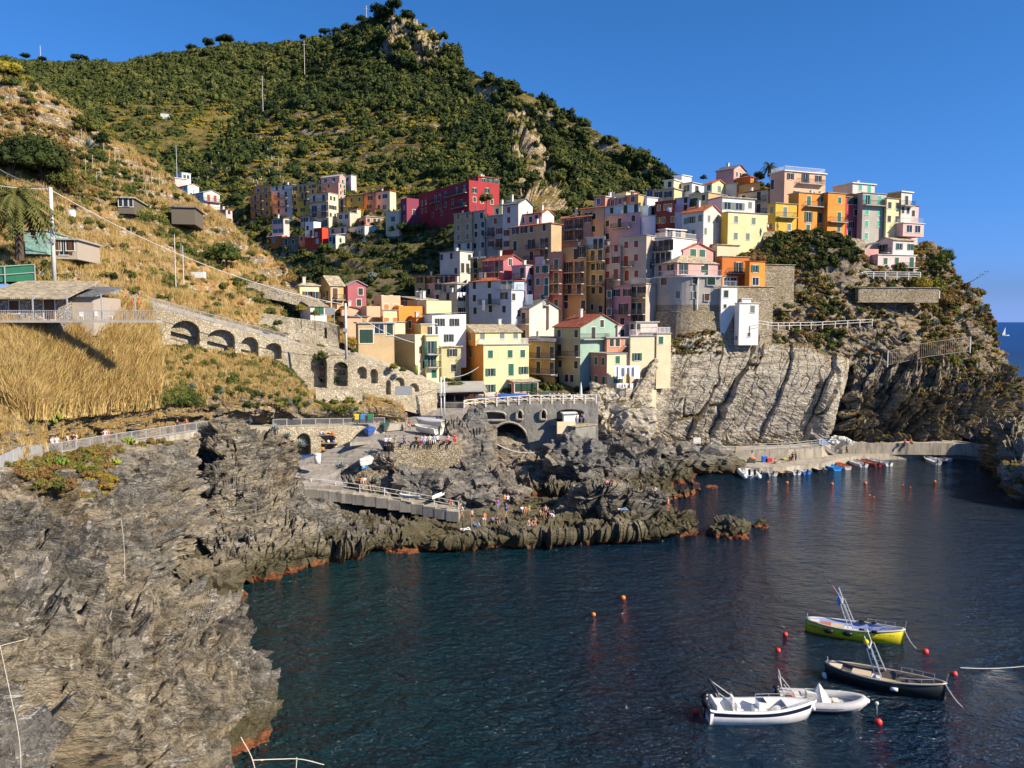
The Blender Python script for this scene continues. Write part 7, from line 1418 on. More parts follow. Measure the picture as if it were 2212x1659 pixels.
for x,y,lb,t_ in[(835,1305,'person sitting at the top of the stone steps beside a companion',OR_),(862,1302,'person in white sitting at the top of the stone steps',WH),(1783,1545,'person in dark red sitting low on the stone steps',(.35,.04,.04))]:
 f=t2f('K',x,y);person(PZ(*f,5.6 if y<1400 else 3.8),'sit',15,t_,BE,lb)
for t_,x,y,z,k,rz,c,bt,lb in[('W',1395,795,1.25,'walk',80,BL,BL,'person in black walking on the lower quay'),('W',1893,700,3.4,'ledge',0,RD,NV,'left of two people in red sitting on the quay seat wall'),('W',1945,700,3.4,'ledge',10,(.65,.08,.06),BL,'right of two people in red sitting on the quay seat wall'),('W',930,860,1.25,'stand',-30,BL,BL,'left of the two wetsuited divers standing on the quay'),('W',958,855,1.25,'stand',30,(.04,.05,.07),BL,'right of the two wetsuited divers standing on the quay'),('W',908,850,1.25,'sit',0,RD,RD,'person in red crouching beside the divers'),('W',782,875,1.25,'sit',20,None,(.6,.25,.2),'bather sitting on the quay edge by the boxes'),('W',230,765,3.05,'stand',0,(.5,.5,.5),GR,'person in grey on the upper quay near the cliff'),('W',198,765,3.05,'stand',30,BL,NV,'person in black on the upper quay near the cliff'),('W',1160,690,3.2,'stand',-60,BL,BL,'person in black at the top of the right quay stair'),('U',1210,1490,1.25,'stand',0,WH,GR,'person in white in the shade at the end of the quay'),('U',1097,1412,3.4,'stand',20,LB,NV,'person in pale blue in the cliff shade above the quay'),('U',1192,1490,1.25,'stand',40,NV,NV,'person in navy beside the one in white at the quay end')]:
 person(PZ(*t2f(t_,x,y),z),k,rz,c,bt,lb)
f=t2f('D',205,880);person(P(*f,168.5),'stand',20,WH,RD,'person in white walking in front of the canary yellow house')
f=t2f('D',312,865);person(P(*f,169.8),'stand',-20,OR_,GR,'person in orange at the foot of the canary yellow house')
# gear on the quay
def box_item(name,loc,dims,col,label,cat,group=None):
 e=empty(name,tuple(loc));tag(e,label,cat,group);a,b,c=dims;q=MB();q.box(-a/2,a/2,-b/2,b/2,0,c);q.obj('body',plain(name+'_plastic',col,.5),e);q=MB();q.box(-a/2-.03,a/2+.03,-b/2-.03,b/2+.03,c,c+.07);q.obj('lid',plain(name+'_lid',tuple(min(.9,x*1.3+.05)for x in col),.5),e)
for x,y,d,c,l in[(578,868,(1.3,.8,.6),(.06,.08,.07),'dark crate heaped with orange gear on the quay'),(690,862,(.9,.8,1.0),(.03,.14,.55),'royal blue tub on the quay'),(724,862,(1.2,.8,.7),(.6,.06,.05),'red crate beside the blue tub on the quay'),(862,845,(.6,.5,.3),(.5,.6,.1),'small lime green bag on the quay')]:
 box_item('crate',PZ(*t2f('W',x,y),1.22),d,c,l,'crate')
q=MB();q.ball((0,0,.15),.5,1.3,.8,.5);o=q.obj('buoyancy_aid',plain('orange_gear',(.85,.22,.05),.7),None,True);o.location=tuple(PZ(*t2f('W',585,868),1.22)+np.array((0,0,.7)));tag(o,'orange life jackets heaped on the dark crate','life jacket')
box_item('crate',PZ(*t2f('W',1187,708),3.3),(1.6,.8,.8),(.05,.2,.6),'blue crate at the head of the right quay stair','crate')
# ================================================================== VEGETATION
def leafmat(name,cols,rough=.85):
 m,t,b=newmat(name,rough,.15);oi=_n(t,'ShaderNodeObjectInfo');p=pos(t)
 f=math_(t,'ADD',math_(t,'MULTIPLY',oi.outputs['Random'],.55),math_(t,'MULTIPLY',noise(t,p,.9,3),.45));n=len(cols)
 t.links.new(ramp(t,f,[(.18+.64*i/(n-1),c)for i,c in enumerate(cols)]),b.inputs['Base Color']);return m
L_DARK=leafmat('dark_scrub_leaves',[(.014,.026,.009),(.034,.050,.014),(.062,.078,.018),(.13,.125,.028)])
L_FAR=leafmat('far_scrub_leaves',[(.032,.046,.014),(.055,.072,.018),(.085,.098,.024),(.13,.13,.035)])
L_MID=leafmat('garden_leaves',[(.032,.052,.014),(.06,.085,.02),(.105,.12,.028),(.17,.155,.035)])
L_YEL=leafmat('vine_leaves',[(.08,.10,.018),(.17,.17,.025),(.30,.24,.03),(.34,.20,.03)])
L_DRY=leafmat('dry_grass_blades',[(.34,.21,.07),(.47,.32,.12),(.58,.43,.19),(.36,.30,.08)])
L_RUST=leafmat('rusty_scrub',[(.15,.085,.035),(.23,.14,.05),(.17,.15,.04),(.08,.095,.025)])
L_PINE=leafmat('pine_needles',[(.010,.022,.008),(.02,.036,.012),(.035,.05,.016)])
L_AGA=leafmat('agave_leaves',[(.10,.15,.13),(.20,.26,.24),(.32,.38,.35)])
L_CACT=leafmat('prickly_pear_pads',[(.10,.16,.03),(.20,.26,.04),(.42,.38,.05)])
BARK=plain('bark',(.09,.065,.045),.9)
def leafball(n,size,seed,flat=.8,core=.7,lump=.35,clumps=9):
 r=np.random.RandomState(seed);V=[];F=[];
 cc=r.normal(size=(clumps,3));cc/=np.linalg.norm(cc,axis=1)[:,None];cc*=r.uniform(.35,.75,(clumps,1));cc[:,2]=np.abs(cc[:,2])*flat
 for k in range(n):
  c=cc[k%clumps];d=r.normal(size=3);d/=np.linalg.norm(d);p=c+d*lump*r.uniform(.75,1.12);p[2]=max(p[2],-.05)
  u=r.normal(size=3);u/=np.linalg.norm(u);nn=d+u*.8;nn/=np.linalg.norm(nn);a=np.cross(nn,r.normal(size=3));a/=np.linalg.norm(a);b=np.cross(nn,a);s=size*r.uniform(.6,1.3)
  i=len(V);V+=[tuple(p-a*s),tuple(p+b*s*.5),tuple(p+a*s),tuple(p-b*s*.5)];F.append((i,i+1,i+2,i+3))
 q=MB()
 if core:
  for c in cc:q.ball(tuple(c),lump*core,1,1,1,6,4)
 n0=len(q.v);q.v+=V;q.f+=[tuple(n0+j for j in f)for f in F];q.m+=[0]*len(F)
 me=q.mesh('leafball');return me
def tuft(n,h,w,seed,lean=.35):
 r=np.random.RandomState(seed);q=MB()
 for k in range(n):
  a=r.uniform(0,6.28);b=r.uniform(0,w);x,y=b*math.cos(a),b*math.sin(a);L=h*r.uniform(.6,1.2);dx,dy=r.normal(size=2)*lean*L;t=r.uniform(0,6.28);wx,wy=math.cos(t)*.02*h,math.sin(t)*.02*h
  q.add([(x-wx,y-wy,-.1),(x+wx,y+wy,-.1),(x+dx*.4+wx*.8,y+dy*.4+wy*.8,L*.6),(x+dx,y+dy,L),(x+dx*.4-wx*.8,y+dy*.4-wy*.8,L*.6)],[(0,1,2,4),(4,2,3)])
 return q.mesh('tuft')
def agave_mesh(n,seed):
 r=np.random.RandomState(seed);q=MB()
 for k in range(n):
  a=k*2.4+r.uniform(-.2,.2);el=R(12+70*(k/n));L=r.uniform(.8,1.1);w=.075;c,s=math.cos(a),math.sin(a);pts=[]
  for t in(0,.35,.7,1):rr=L*t*math.cos(el);z=L*t*math.sin(el)-.12*t*t*(1-k/n);pts.append((rr*c,rr*s,z+.05,w*(1.1,1.25,.8,.02)[(0,.35,.7,1).index(t)]))
  vs=[];
  for x,y,z,ww in pts:vs+=[(x-s*ww,y+c*ww,z+ww*.5),(x,y,z-ww*.2),(x+s*ww,y-c*ww,z+ww*.5)]
  q.add(vs,[(3*i+j,3*i+j+1,3*i+j+4,3*i+j+3)for i in range(3)for j in range(2)])
 return q.mesh('agave')
def scatter(name,label,cat,pts,sc,protos,mat,kind='stuff',zs=None,seed=1):
 """one countless mass: points that carry copies of a few plant meshes"""
 pts=np.asarray(pts);n=len(pts);r=np.random.RandomState(seed)
 me=bpy.data.meshes.new(name);me.vertices.add(n);me.vertices.foreach_set('co',pts.reshape(-1).astype(np.float32));me.update()
 a=me.attributes.new('sc','FLOAT_VECTOR','POINT');S3=np.repeat(np.asarray(sc)[:,None],3,1)*np.stack([r.uniform(.85,1.25,n),r.uniform(.85,1.25,n),r.uniform(.75,1.2,n)*(1 if zs is None else zs)],-1)
 a.data.foreach_set('vector',S3.reshape(-1).astype(np.float32))
 b=me.attributes.new('rt','FLOAT_VECTOR','POINT');RT_=np.zeros((n,3));RT_[:,2]=r.uniform(0,6.28,n);RT_[:,0]=r.uniform(-.15,.15,n);b.data.foreach_set('vector',RT_.reshape(-1).astype(np.float32))
 c=me.attributes.new('pk','INT','POINT');c.data.foreach_set('value',r.randint(0,len(protos),n).astype(np.int32))
 col=bpy.data.collections.new(name+'_shapes')
 for k,pm in enumerate(protos):
  pm2=pm.copy();pm2.materials.clear();pm2.materials.append(mat);o=bpy.data.objects.new('%s_shape_%d'%(name,k),pm2);col.objects.link(o)
 o=bpy.data.objects.new(name,me);COL.objects.link(o);tag(o,label,cat,kind=kind)
 g=bpy.data.node_groups.new(name,'GeometryNodeTree');g.interface.new_socket('Geometry',in_out='INPUT',socket_type='NodeSocketGeometry');g.interface.new_socket('Geometry',in_out='OUTPUT',socket_type='NodeSocketGeometry')
 gi=g.nodes.new('NodeGroupInput');go=g.nodes.new('NodeGroupOutput');ip=g.nodes.new('GeometryNodeInstanceOnPoints');ci=g.nodes.new('GeometryNodeCollectionInfo');ci.inputs[0].default_value=col;ci.inputs[1].default_value=True;ci.inputs[2].default_value=True
 def at(nm,ty):q=g.nodes.new('GeometryNodeInputNamedAttribute');q.data_type=ty;q.inputs[0].default_value=nm;return q.outputs[0]
 g.links.new(gi.outputs[0],ip.inputs['Points']);g.links.new(ci.outputs[0],ip.inputs['Instance']);ip.inputs['Pick Instance'].default_value=True
 g.links.new(at('pk','INT'),ip.inputs['Instance Index']);g.links.new(at('sc','FLOAT_VECTOR'),ip.inputs['Scale']);g.links.new(at('rt','FLOAT_VECTOR'),ip.inputs['Rotation']);g.links.new(ip.outputs[0],go.inputs[0])
 md=o.modifiers.new('scatter','NODES');md.node_group=g;return o
def sample(G,n,mask,seed):
 """area-weighted random points on a terrain grid where mask(points, Fx, Fy, normal z) > random"""
 r=np.random.RandomState(seed);a,b,d=G[:-1,:-1],G[1:,:-1],G[:-1,1:];nv=np.cross(b-a,d-a);ar=np.linalg.norm(nv,axis=-1);p=(ar/ar.sum()).reshape(-1);k=r.choice(len(p),n,p=p);i,j=np.unravel_index(k,ar.shape);u,v=r.rand(n,1),r.rand(n,1)
 q=G[i,j]*(1-u)*(1-v)+G[i+1,j]*u*(1-v)+G[i,j+1]*(1-u)*v+G[i+1,j+1]*u*v;nz=np.abs(nv[i,j,2])/(ar[i,j]+1e-9);x,y=toF(q);m=mask(q,x,y,nz);keep=r.rand(n)<m
 keep&=(x>-60)&(x<2270)&(y>-40)&(y<1700);return q[keep]
LB_=[leafball(460,.11,k)for k in(1,2,3)];LBF=[leafball(260,.145,10+k,core=.82)for k in range(3)];TF=[tuft(40,1.0,.5,k)for k in range(3)];REED=[tuft(60,1.0,.5,20+k,.30)for k in range(3)]
PINE=[leafball(220,.15,30+k,flat=1.0,lump=.28,clumps=14)for k in range(2)]
def nz_(q,s,sd):return vn(q*s,sd)
def rockzone(x,y):
 a=(x>815+(130-y)*.2)&(x<965)&(y<132);b=(x>1085+(y-250)*.2)&(x<1150+(y-250)*.42)&(y>225)&(y<470);return a|b
G=TER['mountain']
def mk(q,x,y,nz):
 terr=(y>235)&(y<440)&(x>380)&(x<980);ridge=(x>1010)&(y<330)&(y<190+(x-1040)*.42+28)
 m=np.where(terr,.14+.5*(nz_(q,.03,61)>.3),.85);m=np.where(ridge,.12,m);m=np.where(rockzone(x,y),.05+.35*(nz_(q,.05,63)>.4),m)
 m=np.where((y<232)&(nz_(q,.025,62)>.52),.25,m);m=np.where((x>1130)&(nz_(q,.035,64)>.3),.30,m);return m*(y<700)
pm=sample(G[14:],46000,mk,5);sc=RNG.gamma(3.0,.75,len(pm)).clip(.9,5.0)*(.55+pm[:,1]/700);sc*=np.where(toF(pm)[1]>430,.62,1)
scatter('mountain_scrub','dense dark green scrub and low trees covering the mountain','scrub',pm-np.array((0,0,.8)),sc,LBF,L_DARK)
pf=sample(TER['far_hill'][12:],26000,lambda q,x,y,nz:np.where((y>225)&(y<330)&(x>215)&(x<500),.12,.95),6)
scatter('far_scrub','olive green scrub covering the far ridge on the left','scrub',pf-np.array((0,0,1.2)),RNG.gamma(3.5,1.0,len(pf)).clip(2,8),LBF,L_FAR)
def rows_(q,st):t=(q[:,2]/st+.6*vn(q*.02,4))%1;return(t>.2)&(t<.42)
pv=sample(G,60000,lambda q,x,y,nz:((y>232)&(y<445)&(x>380)&(x<1000))*rows_(q,3.0)*.9*(nz_(q,.02,66)>-.5),7)[:14000]
scatter('vineyard_rows','yellow green vine rows on the mountain terraces','vines',pv,RNG.uniform(1.0,2.0,len(pv)),LBF,L_YEL,zs=.8)
pv=sample(TER['far_hill'],40000,lambda q,x,y,nz:((y>225)&(y<345)&(x>210)&(x<510))*rows_(q,5.0)*.8,8)[:5000]
scatter('vineyard_rows','yellow vineyard rows on the far hill terraces','vines',pv,RNG.uniform(1.4,2.6,len(pv)),LBF,L_YEL,zs=.8)
# vine posts (countless)
pp=sample(G,20000,lambda q,x,y,nz:((y>300)&(y<400)&(x>415)&(x<620))*rows_(q,3.0),9)[:420];pb_=MB();pb_.box(-.05,.05,-.05,.05,-.5,2.0)
scatter('vine_stakes','pale vine stakes on the terraces above the far quarter','stakes',pp,np.ones(len(pp)),[pb_.mesh('stake')],POLE)
# left hillside
H_=TER['hillside']
g1=sample(H_,60000,lambda q,x,y,nz:(.25+.75*(nz_(q,.06,70)>-.1))*np.where(nz<.55,.12,1),11)[:22000];scatter('dry_grass','straw coloured dry grass on the left hillside','grass',g1,RNG.uniform(.5,1.1,len(g1)),TF,L_DRY)
g2=sample(H_,40000,lambda q,x,y,nz:(nz_(q,.07,71)>.45)*.3+.03,12)[:2600];scatter('hillside_scrub','low green bushes scattered over the left hillside','scrub',g2,RNG.uniform(.5,1.3,len(g2)),LB_,L_MID)
g2=sample(H_,40000,lambda q,x,y,nz:(nz_(q,.08,72)>.35)*.35+.03,13)[:2600];scatter('hillside_scrub','rust and ochre coloured bushes on the left hillside','scrub',g2,RNG.uniform(.4,1.0,len(g2)),LB_,L_RUST)
# reeds and slope below the upper path
Lw=TER['lower_slope']
def reed(q,x,y,nz):return((x<335)&(y>665)&(y<905-.10*np.maximum(x-100,0)))*(.9-.5*(x>255))*(y<915-np.maximum(0,60-x))
g3=sample(Lw,60000,reed,14)[:15000];scatter('reeds','tall straw yellow reeds on the bank above the cliff path','reeds',g3,RNG.uniform(1.0,2.1,len(g3)),REED,L_DRY)
g4=sample(Lw,60000,lambda q,x,y,nz:((x>300)&(x<680)&(y<860))*(.15+.5*(nz_(q,.15,73)>.2))+.03*(y>860),15)[:4200];scatter('bank_grass','dry grass tufts on the bank under the arches','grass',g4,RNG.uniform(.35,.8,len(g4)),TF,L_DRY)
g5=sample(Lw,60000,lambda q,x,y,nz:((x>250)&(x<700)&(y<880))*(.02+.2*(nz_(q,.15,74)>.3))+((nz_(q,.12,75)>.5)&(y>850))*.05,16)[:1300];scatter('bank_scrub','green and ochre bushes on the bank under the arches','scrub',g5,RNG.uniform(.35,.9,len(g5)),LB_,L_MID)
FGg=TER['foreground_cliff']
def fgv(q,x,y,nz):return((np.hypot((x-130)/95,(y-1020)/62)<1.0+.5*nz_(q,.25,77))*(nz_(q,.5,78)>-.35)|(np.hypot((x-200)/60,(y-975)/22)<1))*.8+((y<975+(250-x)*.12)&(x<380))*.12
g6=sample(FGg,60000,fgv,17)[:520];scatter('cliff_scrub','rusty and green scrub hanging below the left end of the cliff path','scrub',g6,RNG.uniform(.35,.85,len(g6)),LB_,L_RUST)
g6=sample(FGg,60000,lambda q,x,y,nz:fgv(q,x,y,nz)*(nz_(q,.3,76)>.1),18)[:260];scatter('cliff_scrub','yellow green succulents hanging below the cliff path','scrub',g6,RNG.uniform(.3,.7,len(g6)),LB_,L_YEL)
# headland
Hs=TER['headland_slope']
g7=sample(Hs,60000,lambda q,x,y,nz:.06+.45*(nz_(q,.10,80)>.2),21)[:1900];scatter('headland_scrub','rust brown scrub on the headland slope','scrub',g7,RNG.uniform(.5,1.3,len(g7)),LB_,L_RUST)
g7=sample(Hs,60000,lambda q,x,y,nz:.02+.3*(nz_(q,.11,81)>.4),22)[:600];scatter('headland_scrub','dark green bushes on the headland slope','scrub',g7,RNG.uniform(.5,1.4,len(g7)),LB_,L_MID)
g7=sample(Hs,30000,lambda q,x,y,nz:((x>1655)&(x<1850)&(y<580)&(y>505))*.8*(nz_(q,.15,83)>-.1),23)[:300];scatter('headland_scrub','dark hanging ivy and bushes under the headland row','scrub',g7,RNG.uniform(.8,1.8,len(g7)),LB_,L_DARK)
g7=sample(Hs,30000,lambda q,x,y,nz:((x>1840)&(x<2030)&(y<650)&(y>590))*.8,24)[:180];scatter('headland_scrub','garden bushes in front of the pale pink villa','scrub',g7,RNG.uniform(.6,1.2,len(g7)),LB_,L_MID)
g7=sample(TER['headland_cliff'],30000,lambda q,x,y,nz:(y<860)*.5*(nz_(q,.1,82)>.1)+.02,25)[:700];scatter('headland_scrub','ochre tufts along the top of the right cliff','scrub',g7,RNG.uniform(.4,1.0,len(g7)),LB_,L_RUST)
g7=sample(TER['slab_cliff'],30000,lambda q,x,y,nz:((y<765)&(x<1560)&(x>1428))*.6,26)[:260];scatter('cliff_tufts','ochre tufts on the shoulder of the slab cliff','scrub',g7,RNG.uniform(.3,.8,len(g7)),LB_,L_RUST)
g8=sample(TER['village_ground'],60000,lambda q,x,y,nz:.5+0*x,27)[:2600];scatter('village_scrub','dark garden scrub between the village houses','scrub',g8,RNG.uniform(.7,1.8,len(g8)),LB_,L_DARK)
# ---- single trees and plants ---------------------------------------
ALLG={k:(*toF(v.reshape(-1,3)),v.reshape(-1,3))for k,v in TER.items()}
def ground(fx,fy,r=6,names=None):
 best=None
 for k,(X,Y_,V)in ALLG.items():
  if names and k not in names:continue
  m=(np.abs(X-fx)<r)&(np.abs(Y_-fy)<r)
  if m.any():
   c=V[m];i=np.argmin(c[:,1])
   if best is None or c[i,1]<best[1]:best=c[i]
 return best if best is not None else P(fx,fy,150)
CR={}
def crown_mesh(kind,mat):
 k=(kind,mat.name)
 if k not in CR:
  src=dict(round=lambda:leafball(2000,.055,41,flat=.95,core=.74,lump=.34,clumps=22),pine=lambda:leafball(800,.09,42,flat=.6,core=.6,lump=.27,clumps=16),bush=lambda:leafball(1500,.06,43,flat=.7,core=.75,lump=.34,clumps=18),wild=lambda:leafball(2600,.05,44,flat=1.1,core=.55,lump=.30,clumps=30))[kind]()
  src.name='crown';src.materials.append(mat);CR[k]=src
 return CR[k]
TR=None
def trunk_mesh():
 global TR
 if TR is None:
  q=MB();q.tube([(0,0,-1.0),(.02,0,.5),(-.03,.02,1.0)],[.055,.045,.03],7)
  for a in(0,2.1,4.2):q.tube([(0,0,.55+a*.05),(.22*math.cos(a),.22*math.sin(a),.95),(.34*math.cos(a),.34*math.sin(a),1.2)],[.03,.02,.008],5)
  TR=q.mesh('trunk',True);TR.materials.append(BARK)
 return TR
def tree(loc,Rr,th,kind,mat,label,name='tree',cat='tree',group=None,sz=1.0):
 e=empty(name,tuple(loc),random.uniform(0,6.28));tag(e,label,cat,group)
 t_=mobj('trunk',trunk_mesh(),None,e);t_.scale=(Rr,Rr,th);c=mobj('crown',crown_mesh(kind,mat),None,e,(0,0,th*(.9 if th>.5 else.0)));c.scale=(Rr,Rr,Rr*sz);return e
def px2m(px,Y):return px*Y/FPX
def skyl(fx,names=('mountain','far_hill')):
 best=None
 for k in names:
  X,Y_,V=ALLG[k];m=np.abs(X-fx)<5
  if m.any():
   i=np.argmin(Y_[m])
   if best is None or Y_[m][i]<best[0]:best=(Y_[m][i],V[m][i])
 return best[1]
for k,(x,y,r,Yd,nm)in enumerate([(50,118,9,862,'far left skyline'),(95,128,8,860,'left skyline by the mast'),(165,125,12,855,'skyline left of the saddle'),(178,128,9,850,'saddle of the far ridge'),(230,130,7,850,'right of the saddle'),(408,103,11,838,'rise of the far ridge'),(445,95,13,832,'crest left of the tall pair'),(478,85,15,826,'tall left one of the crest pair'),(488,82,13,828,'right one of the crest pair'),(572,88,6,822,'bare crest'),(650,85,8,815,'dip before the spur'),(722,66,11,548,'spur, lower one'),(742,54,13,542,'spur, tall one'),(780,55,12,536,'just left of the antenna'),(810,46,15,528,'summit left shoulder'),(855,40,16,520,'summit'),(700,100,12,540,'slope under the spur pines'),(755,118,12,500,'upper left face of the mountain'),(640,165,12,500,'left spur slope')]):
 p=skyl(x)if y<112 or Yd>800 else ground(x,y);Rr=px2m(r*1.35,p[1]);tree(p,Rr,Rr*.95,'pine',L_PINE,'dark pine on the ridge, at the '+nm,'pine_tree','tree','pines along the ridges')
for x,y,r,Yd,lb in[(915,68,10,503,'round bush on the right shoulder of the summit'),(965,125,14,484,'round dark bush on the right skyline below the summit'),(1005,158,20,470,'wide dark bush cluster on the right skyline'),(1058,182,12,450,'single round bush on the bare skyline'),(1100,188,7,441,'small skyline bush right of the single round one'),(1165,225,7,430,'little bush midway down the right skyline'),(1200,246,8,424,'lone dark bush on the grassy right skyline'),(1330,320,12,405,'low bush near the end of the right skyline'),(1390,358,14,390,'last bush where the skyline meets the village')]:
 p=skyl(x);Rr=px2m(r,p[1]);tree(p,Rr,.3,'bush',L_DARK,lb,'bush','bush')
TL=[(95,398,74,'wild',L_DARK,'large dark evergreen leaning on the left hillside','tree',0),(35,385,62,'wild',L_DARK,'dark evergreen left of the large one, cut by the frame','tree',0),(140,415,40,'wild',L_DARK,'lower right part tree of the dark evergreen clump','tree',0),(190,290,34,'wild',L_DARK,'dark bushy tree on the edge of the left ridge','tree',0),(225,315,22,'wild',L_DARK,'smaller dark tree just right of the ridge edge tree','tree',0),(25,165,30,'round',L_YEL,'yellow green tree at the top left corner of the hillside','tree',0),(60,180,20,'round',L_YEL,'smaller yellow green tree on the top of the left ridge','tree',0),(495,575,40,'wild',L_MID,'big leafy fig tree on the right part of the left hillside','tree',0),(470,545,24,'wild',L_MID,'small fig bush left of the big one','bush',0),(528,605,22,'round',L_MID,'bright green bush below the fig tree','bush',0),(285,690,36,'wild',L_MID,'green bush with red flowers left of the arches','bush',0),(262,650,24,'wild',L_MID,'green bush above the red flowered one','bush',0),(300,720,22,'bush',L_DARK,'dark bush at the foot of the red flowered bush','bush',0),(345,720,16,'bush',L_RUST,'ochre bush at the left end of the arcaded wall','bush',0),(300,645,20,'bush',L_DARK,'dark hedge along the upper path','bush',0),(345,655,18,'bush',L_DARK,'second dark hedge bush along the upper path','bush',0),(385,660,14,'bush',L_MID,'small green bush on the bank behind the railing','bush',0),(548,785,22,'round',L_MID,'round green bush among the agaves under the arches','bush',0),(660,560,14,'round',L_MID,'small light green tree in the dark valley','tree',0),(700,545,20,'round',L_MID,'olive green tree right below the vivid red house','tree',0),(655,605,18,'round',L_DARK,'dark valley tree above the cream bungalow','tree',0),(690,600,22,'wild',L_DARK,'broad dark valley tree left of the amber house','tree',0),(740,560,18,'wild',L_DARK,'dark tree on the valley terraces','tree',0),(800,600,12,'wild',L_AGA,'grey green lone tree on the dark valley side','tree',0),(870,505,22,'round',L_MID,'bushy tree under the dark plum annexe','tree',0),(895,500,18,'round',L_MID,'bushy tree right of the one under the plum annexe','tree',0),(850,500,14,'round',L_DARK,'darker small tree left of the pair under the plum annexe','tree',0),(570,500,14,'wild',L_DARK,'dark shrub at the foot of the orange far house','bush',0),(545,505,12,'wild',L_YEL,'yellowish shrub left of the dark one below the orange far house','bush',0),(640,480,10,'wild',L_DARK,'shrub between the far houses','bush',0),(800,425,14,'round',L_MID,'green tree above the salmon far house','tree',0),(990,375,18,'round',L_MID,'bright green tree on the slope left of the rock rib','tree',0),(975,385,12,'round',L_MID,'smaller green tree beside the bright one by the rib','tree',0),(1010,385,13,'round',L_MID,'green tree just above the crimson house','tree',0),(720,385,12,'round',L_MID,'green tree behind the bare ruined house','tree',0),(520,372,14,'wild',L_DARK,'dark tree above the left ridge cottages','tree',0),(505,395,12,'wild',L_DARK,'dark tree right of the ridge cottages','tree',0)]
for x,y,r,kind,mat,lb,nm,_ in TL:
 p=ground(x,y);Rr=px2m(r,p[1]);tree(p-np.array((0,0,.3)),Rr,Rr*.7 if nm=='tree' else.2,kind,mat,lb,nm,nm,sz=.95)
for(x,y,Yd,r,kind,mat,lb,th)in[(983,828,139,27,'round',L_DARK,'dark magnolia tree between the arcade and the orange corner house',1.2),(1050,420,226,18,'round',L_MID,'small leafy tree against the sunlit front of the crimson house',2.5),(1990,600,170,26,'wild',L_YEL,'yellow green bush right of the pale pink villa',.5),(2025,560,178,32,'wild',L_MID,'big wind-blown tamarisk at the edge of the headland',1.0),(2045,545,180,22,'wild',L_MID,'upper branch mass of shrub on the headland skyline',.8),(2020,610,174,30,'wild',L_YEL,'ochre shrub under the tamarisk',.3),(2040,640,173,26,'wild',L_RUST,'brown shrub on the headland edge under the ochre one',.2),(1690,520,168,16,'round',L_DARK,'dark ivy mound under the canary yellow house',.3),(1740,530,169,16,'wild',L_MID,'hanging green bush under the wide orange house',.3),(1775,545,169,18,'wild',L_DARK,'hanging dark bush right of the green one under the orange house',.3),(1800,560,169,18,'wild',L_YEL,'olive bush on the slope under the narrow raspberry house',.3),(1745,585,168,20,'wild',L_RUST,'rust brown bush on the slope under the orange house',.2),(1880,615,167,10,'round',L_MID,'round green shrub in the villa garden, left one',.2),(1925,612,167,12,'round',L_MID,'green garden shrub in the middle of the villa garden',.2),(1895,632,166,13,'round',L_DARK,'dark clipped dome shrub in the villa garden',.2),(1700,655,160,12,'round',L_DARK,'dark fig bush beside the stone terrace wall',.2),(1840,790,163,18,'wild',L_DARK,'dark green bush at the top of the cleft between the cliffs',.2),(2060,775,165,20,'wild',L_MID,'green bush below the rockfall net',.2),(1610,375,198,14,'wild',L_DARK,'dark shrub behind the pink gabled house',.5),(1640,372,197,16,'wild',L_DARK,'dark shrub mass right of the pink gabled house',.5),(1560,372,200,10,'wild',L_DARK,'sparse shrub left of the pink gabled house',.5),(1520,378,201,9,'wild',L_DARK,'low shrub on the village skyline',.3),(600,690,121,13,'round',L_MID,'green vine bush on the cottage terrace',.3),(650,660,124,14,'wild',L_YEL,'vine pergola foliage over the cottage terrace',1.5),(680,672,123,12,'wild',L_MID,'second vine clump over the cottage terrace',1.2),(762,735,127,12,'wild',L_YEL,'orange and green creeper by the pale pole',.8),(765,752,125,10,'round',L_MID,'green bush at the foot of the pale pole',.2),(850,785,127,12,'wild',L_YEL,'vine over the arcade wall by the sand-yellow block',.3),(870,792,127,10,'wild',L_MID,'green vine right of the sand-yellow block',.3)]:
 p=P(x,y,Yd);Rr=px2m(r,Yd);tree(p-np.array((0,0,Rr*.5+th)),Rr,max(th,.2),kind,mat,lb,'tree' if th>.9 else 'bush','tree' if th>.9 else 'bush',sz=.95)
fl=MB();rr_=np.random.RandomState(3)
for k in range(40):fl.ball(tuple(rr_.normal(size=3)*np.array((1.1,.8,.7))),.13,1,1,1,5,3)
o=fl.obj('flowers',plain('red_flowers',(.6,.03,.02),.7));pq=ground(288,690);o.location=tuple(pq+np.array((0,-1.6,2.3)));tag(o,'cluster of red flowers on the bush left of the arches','flowers')
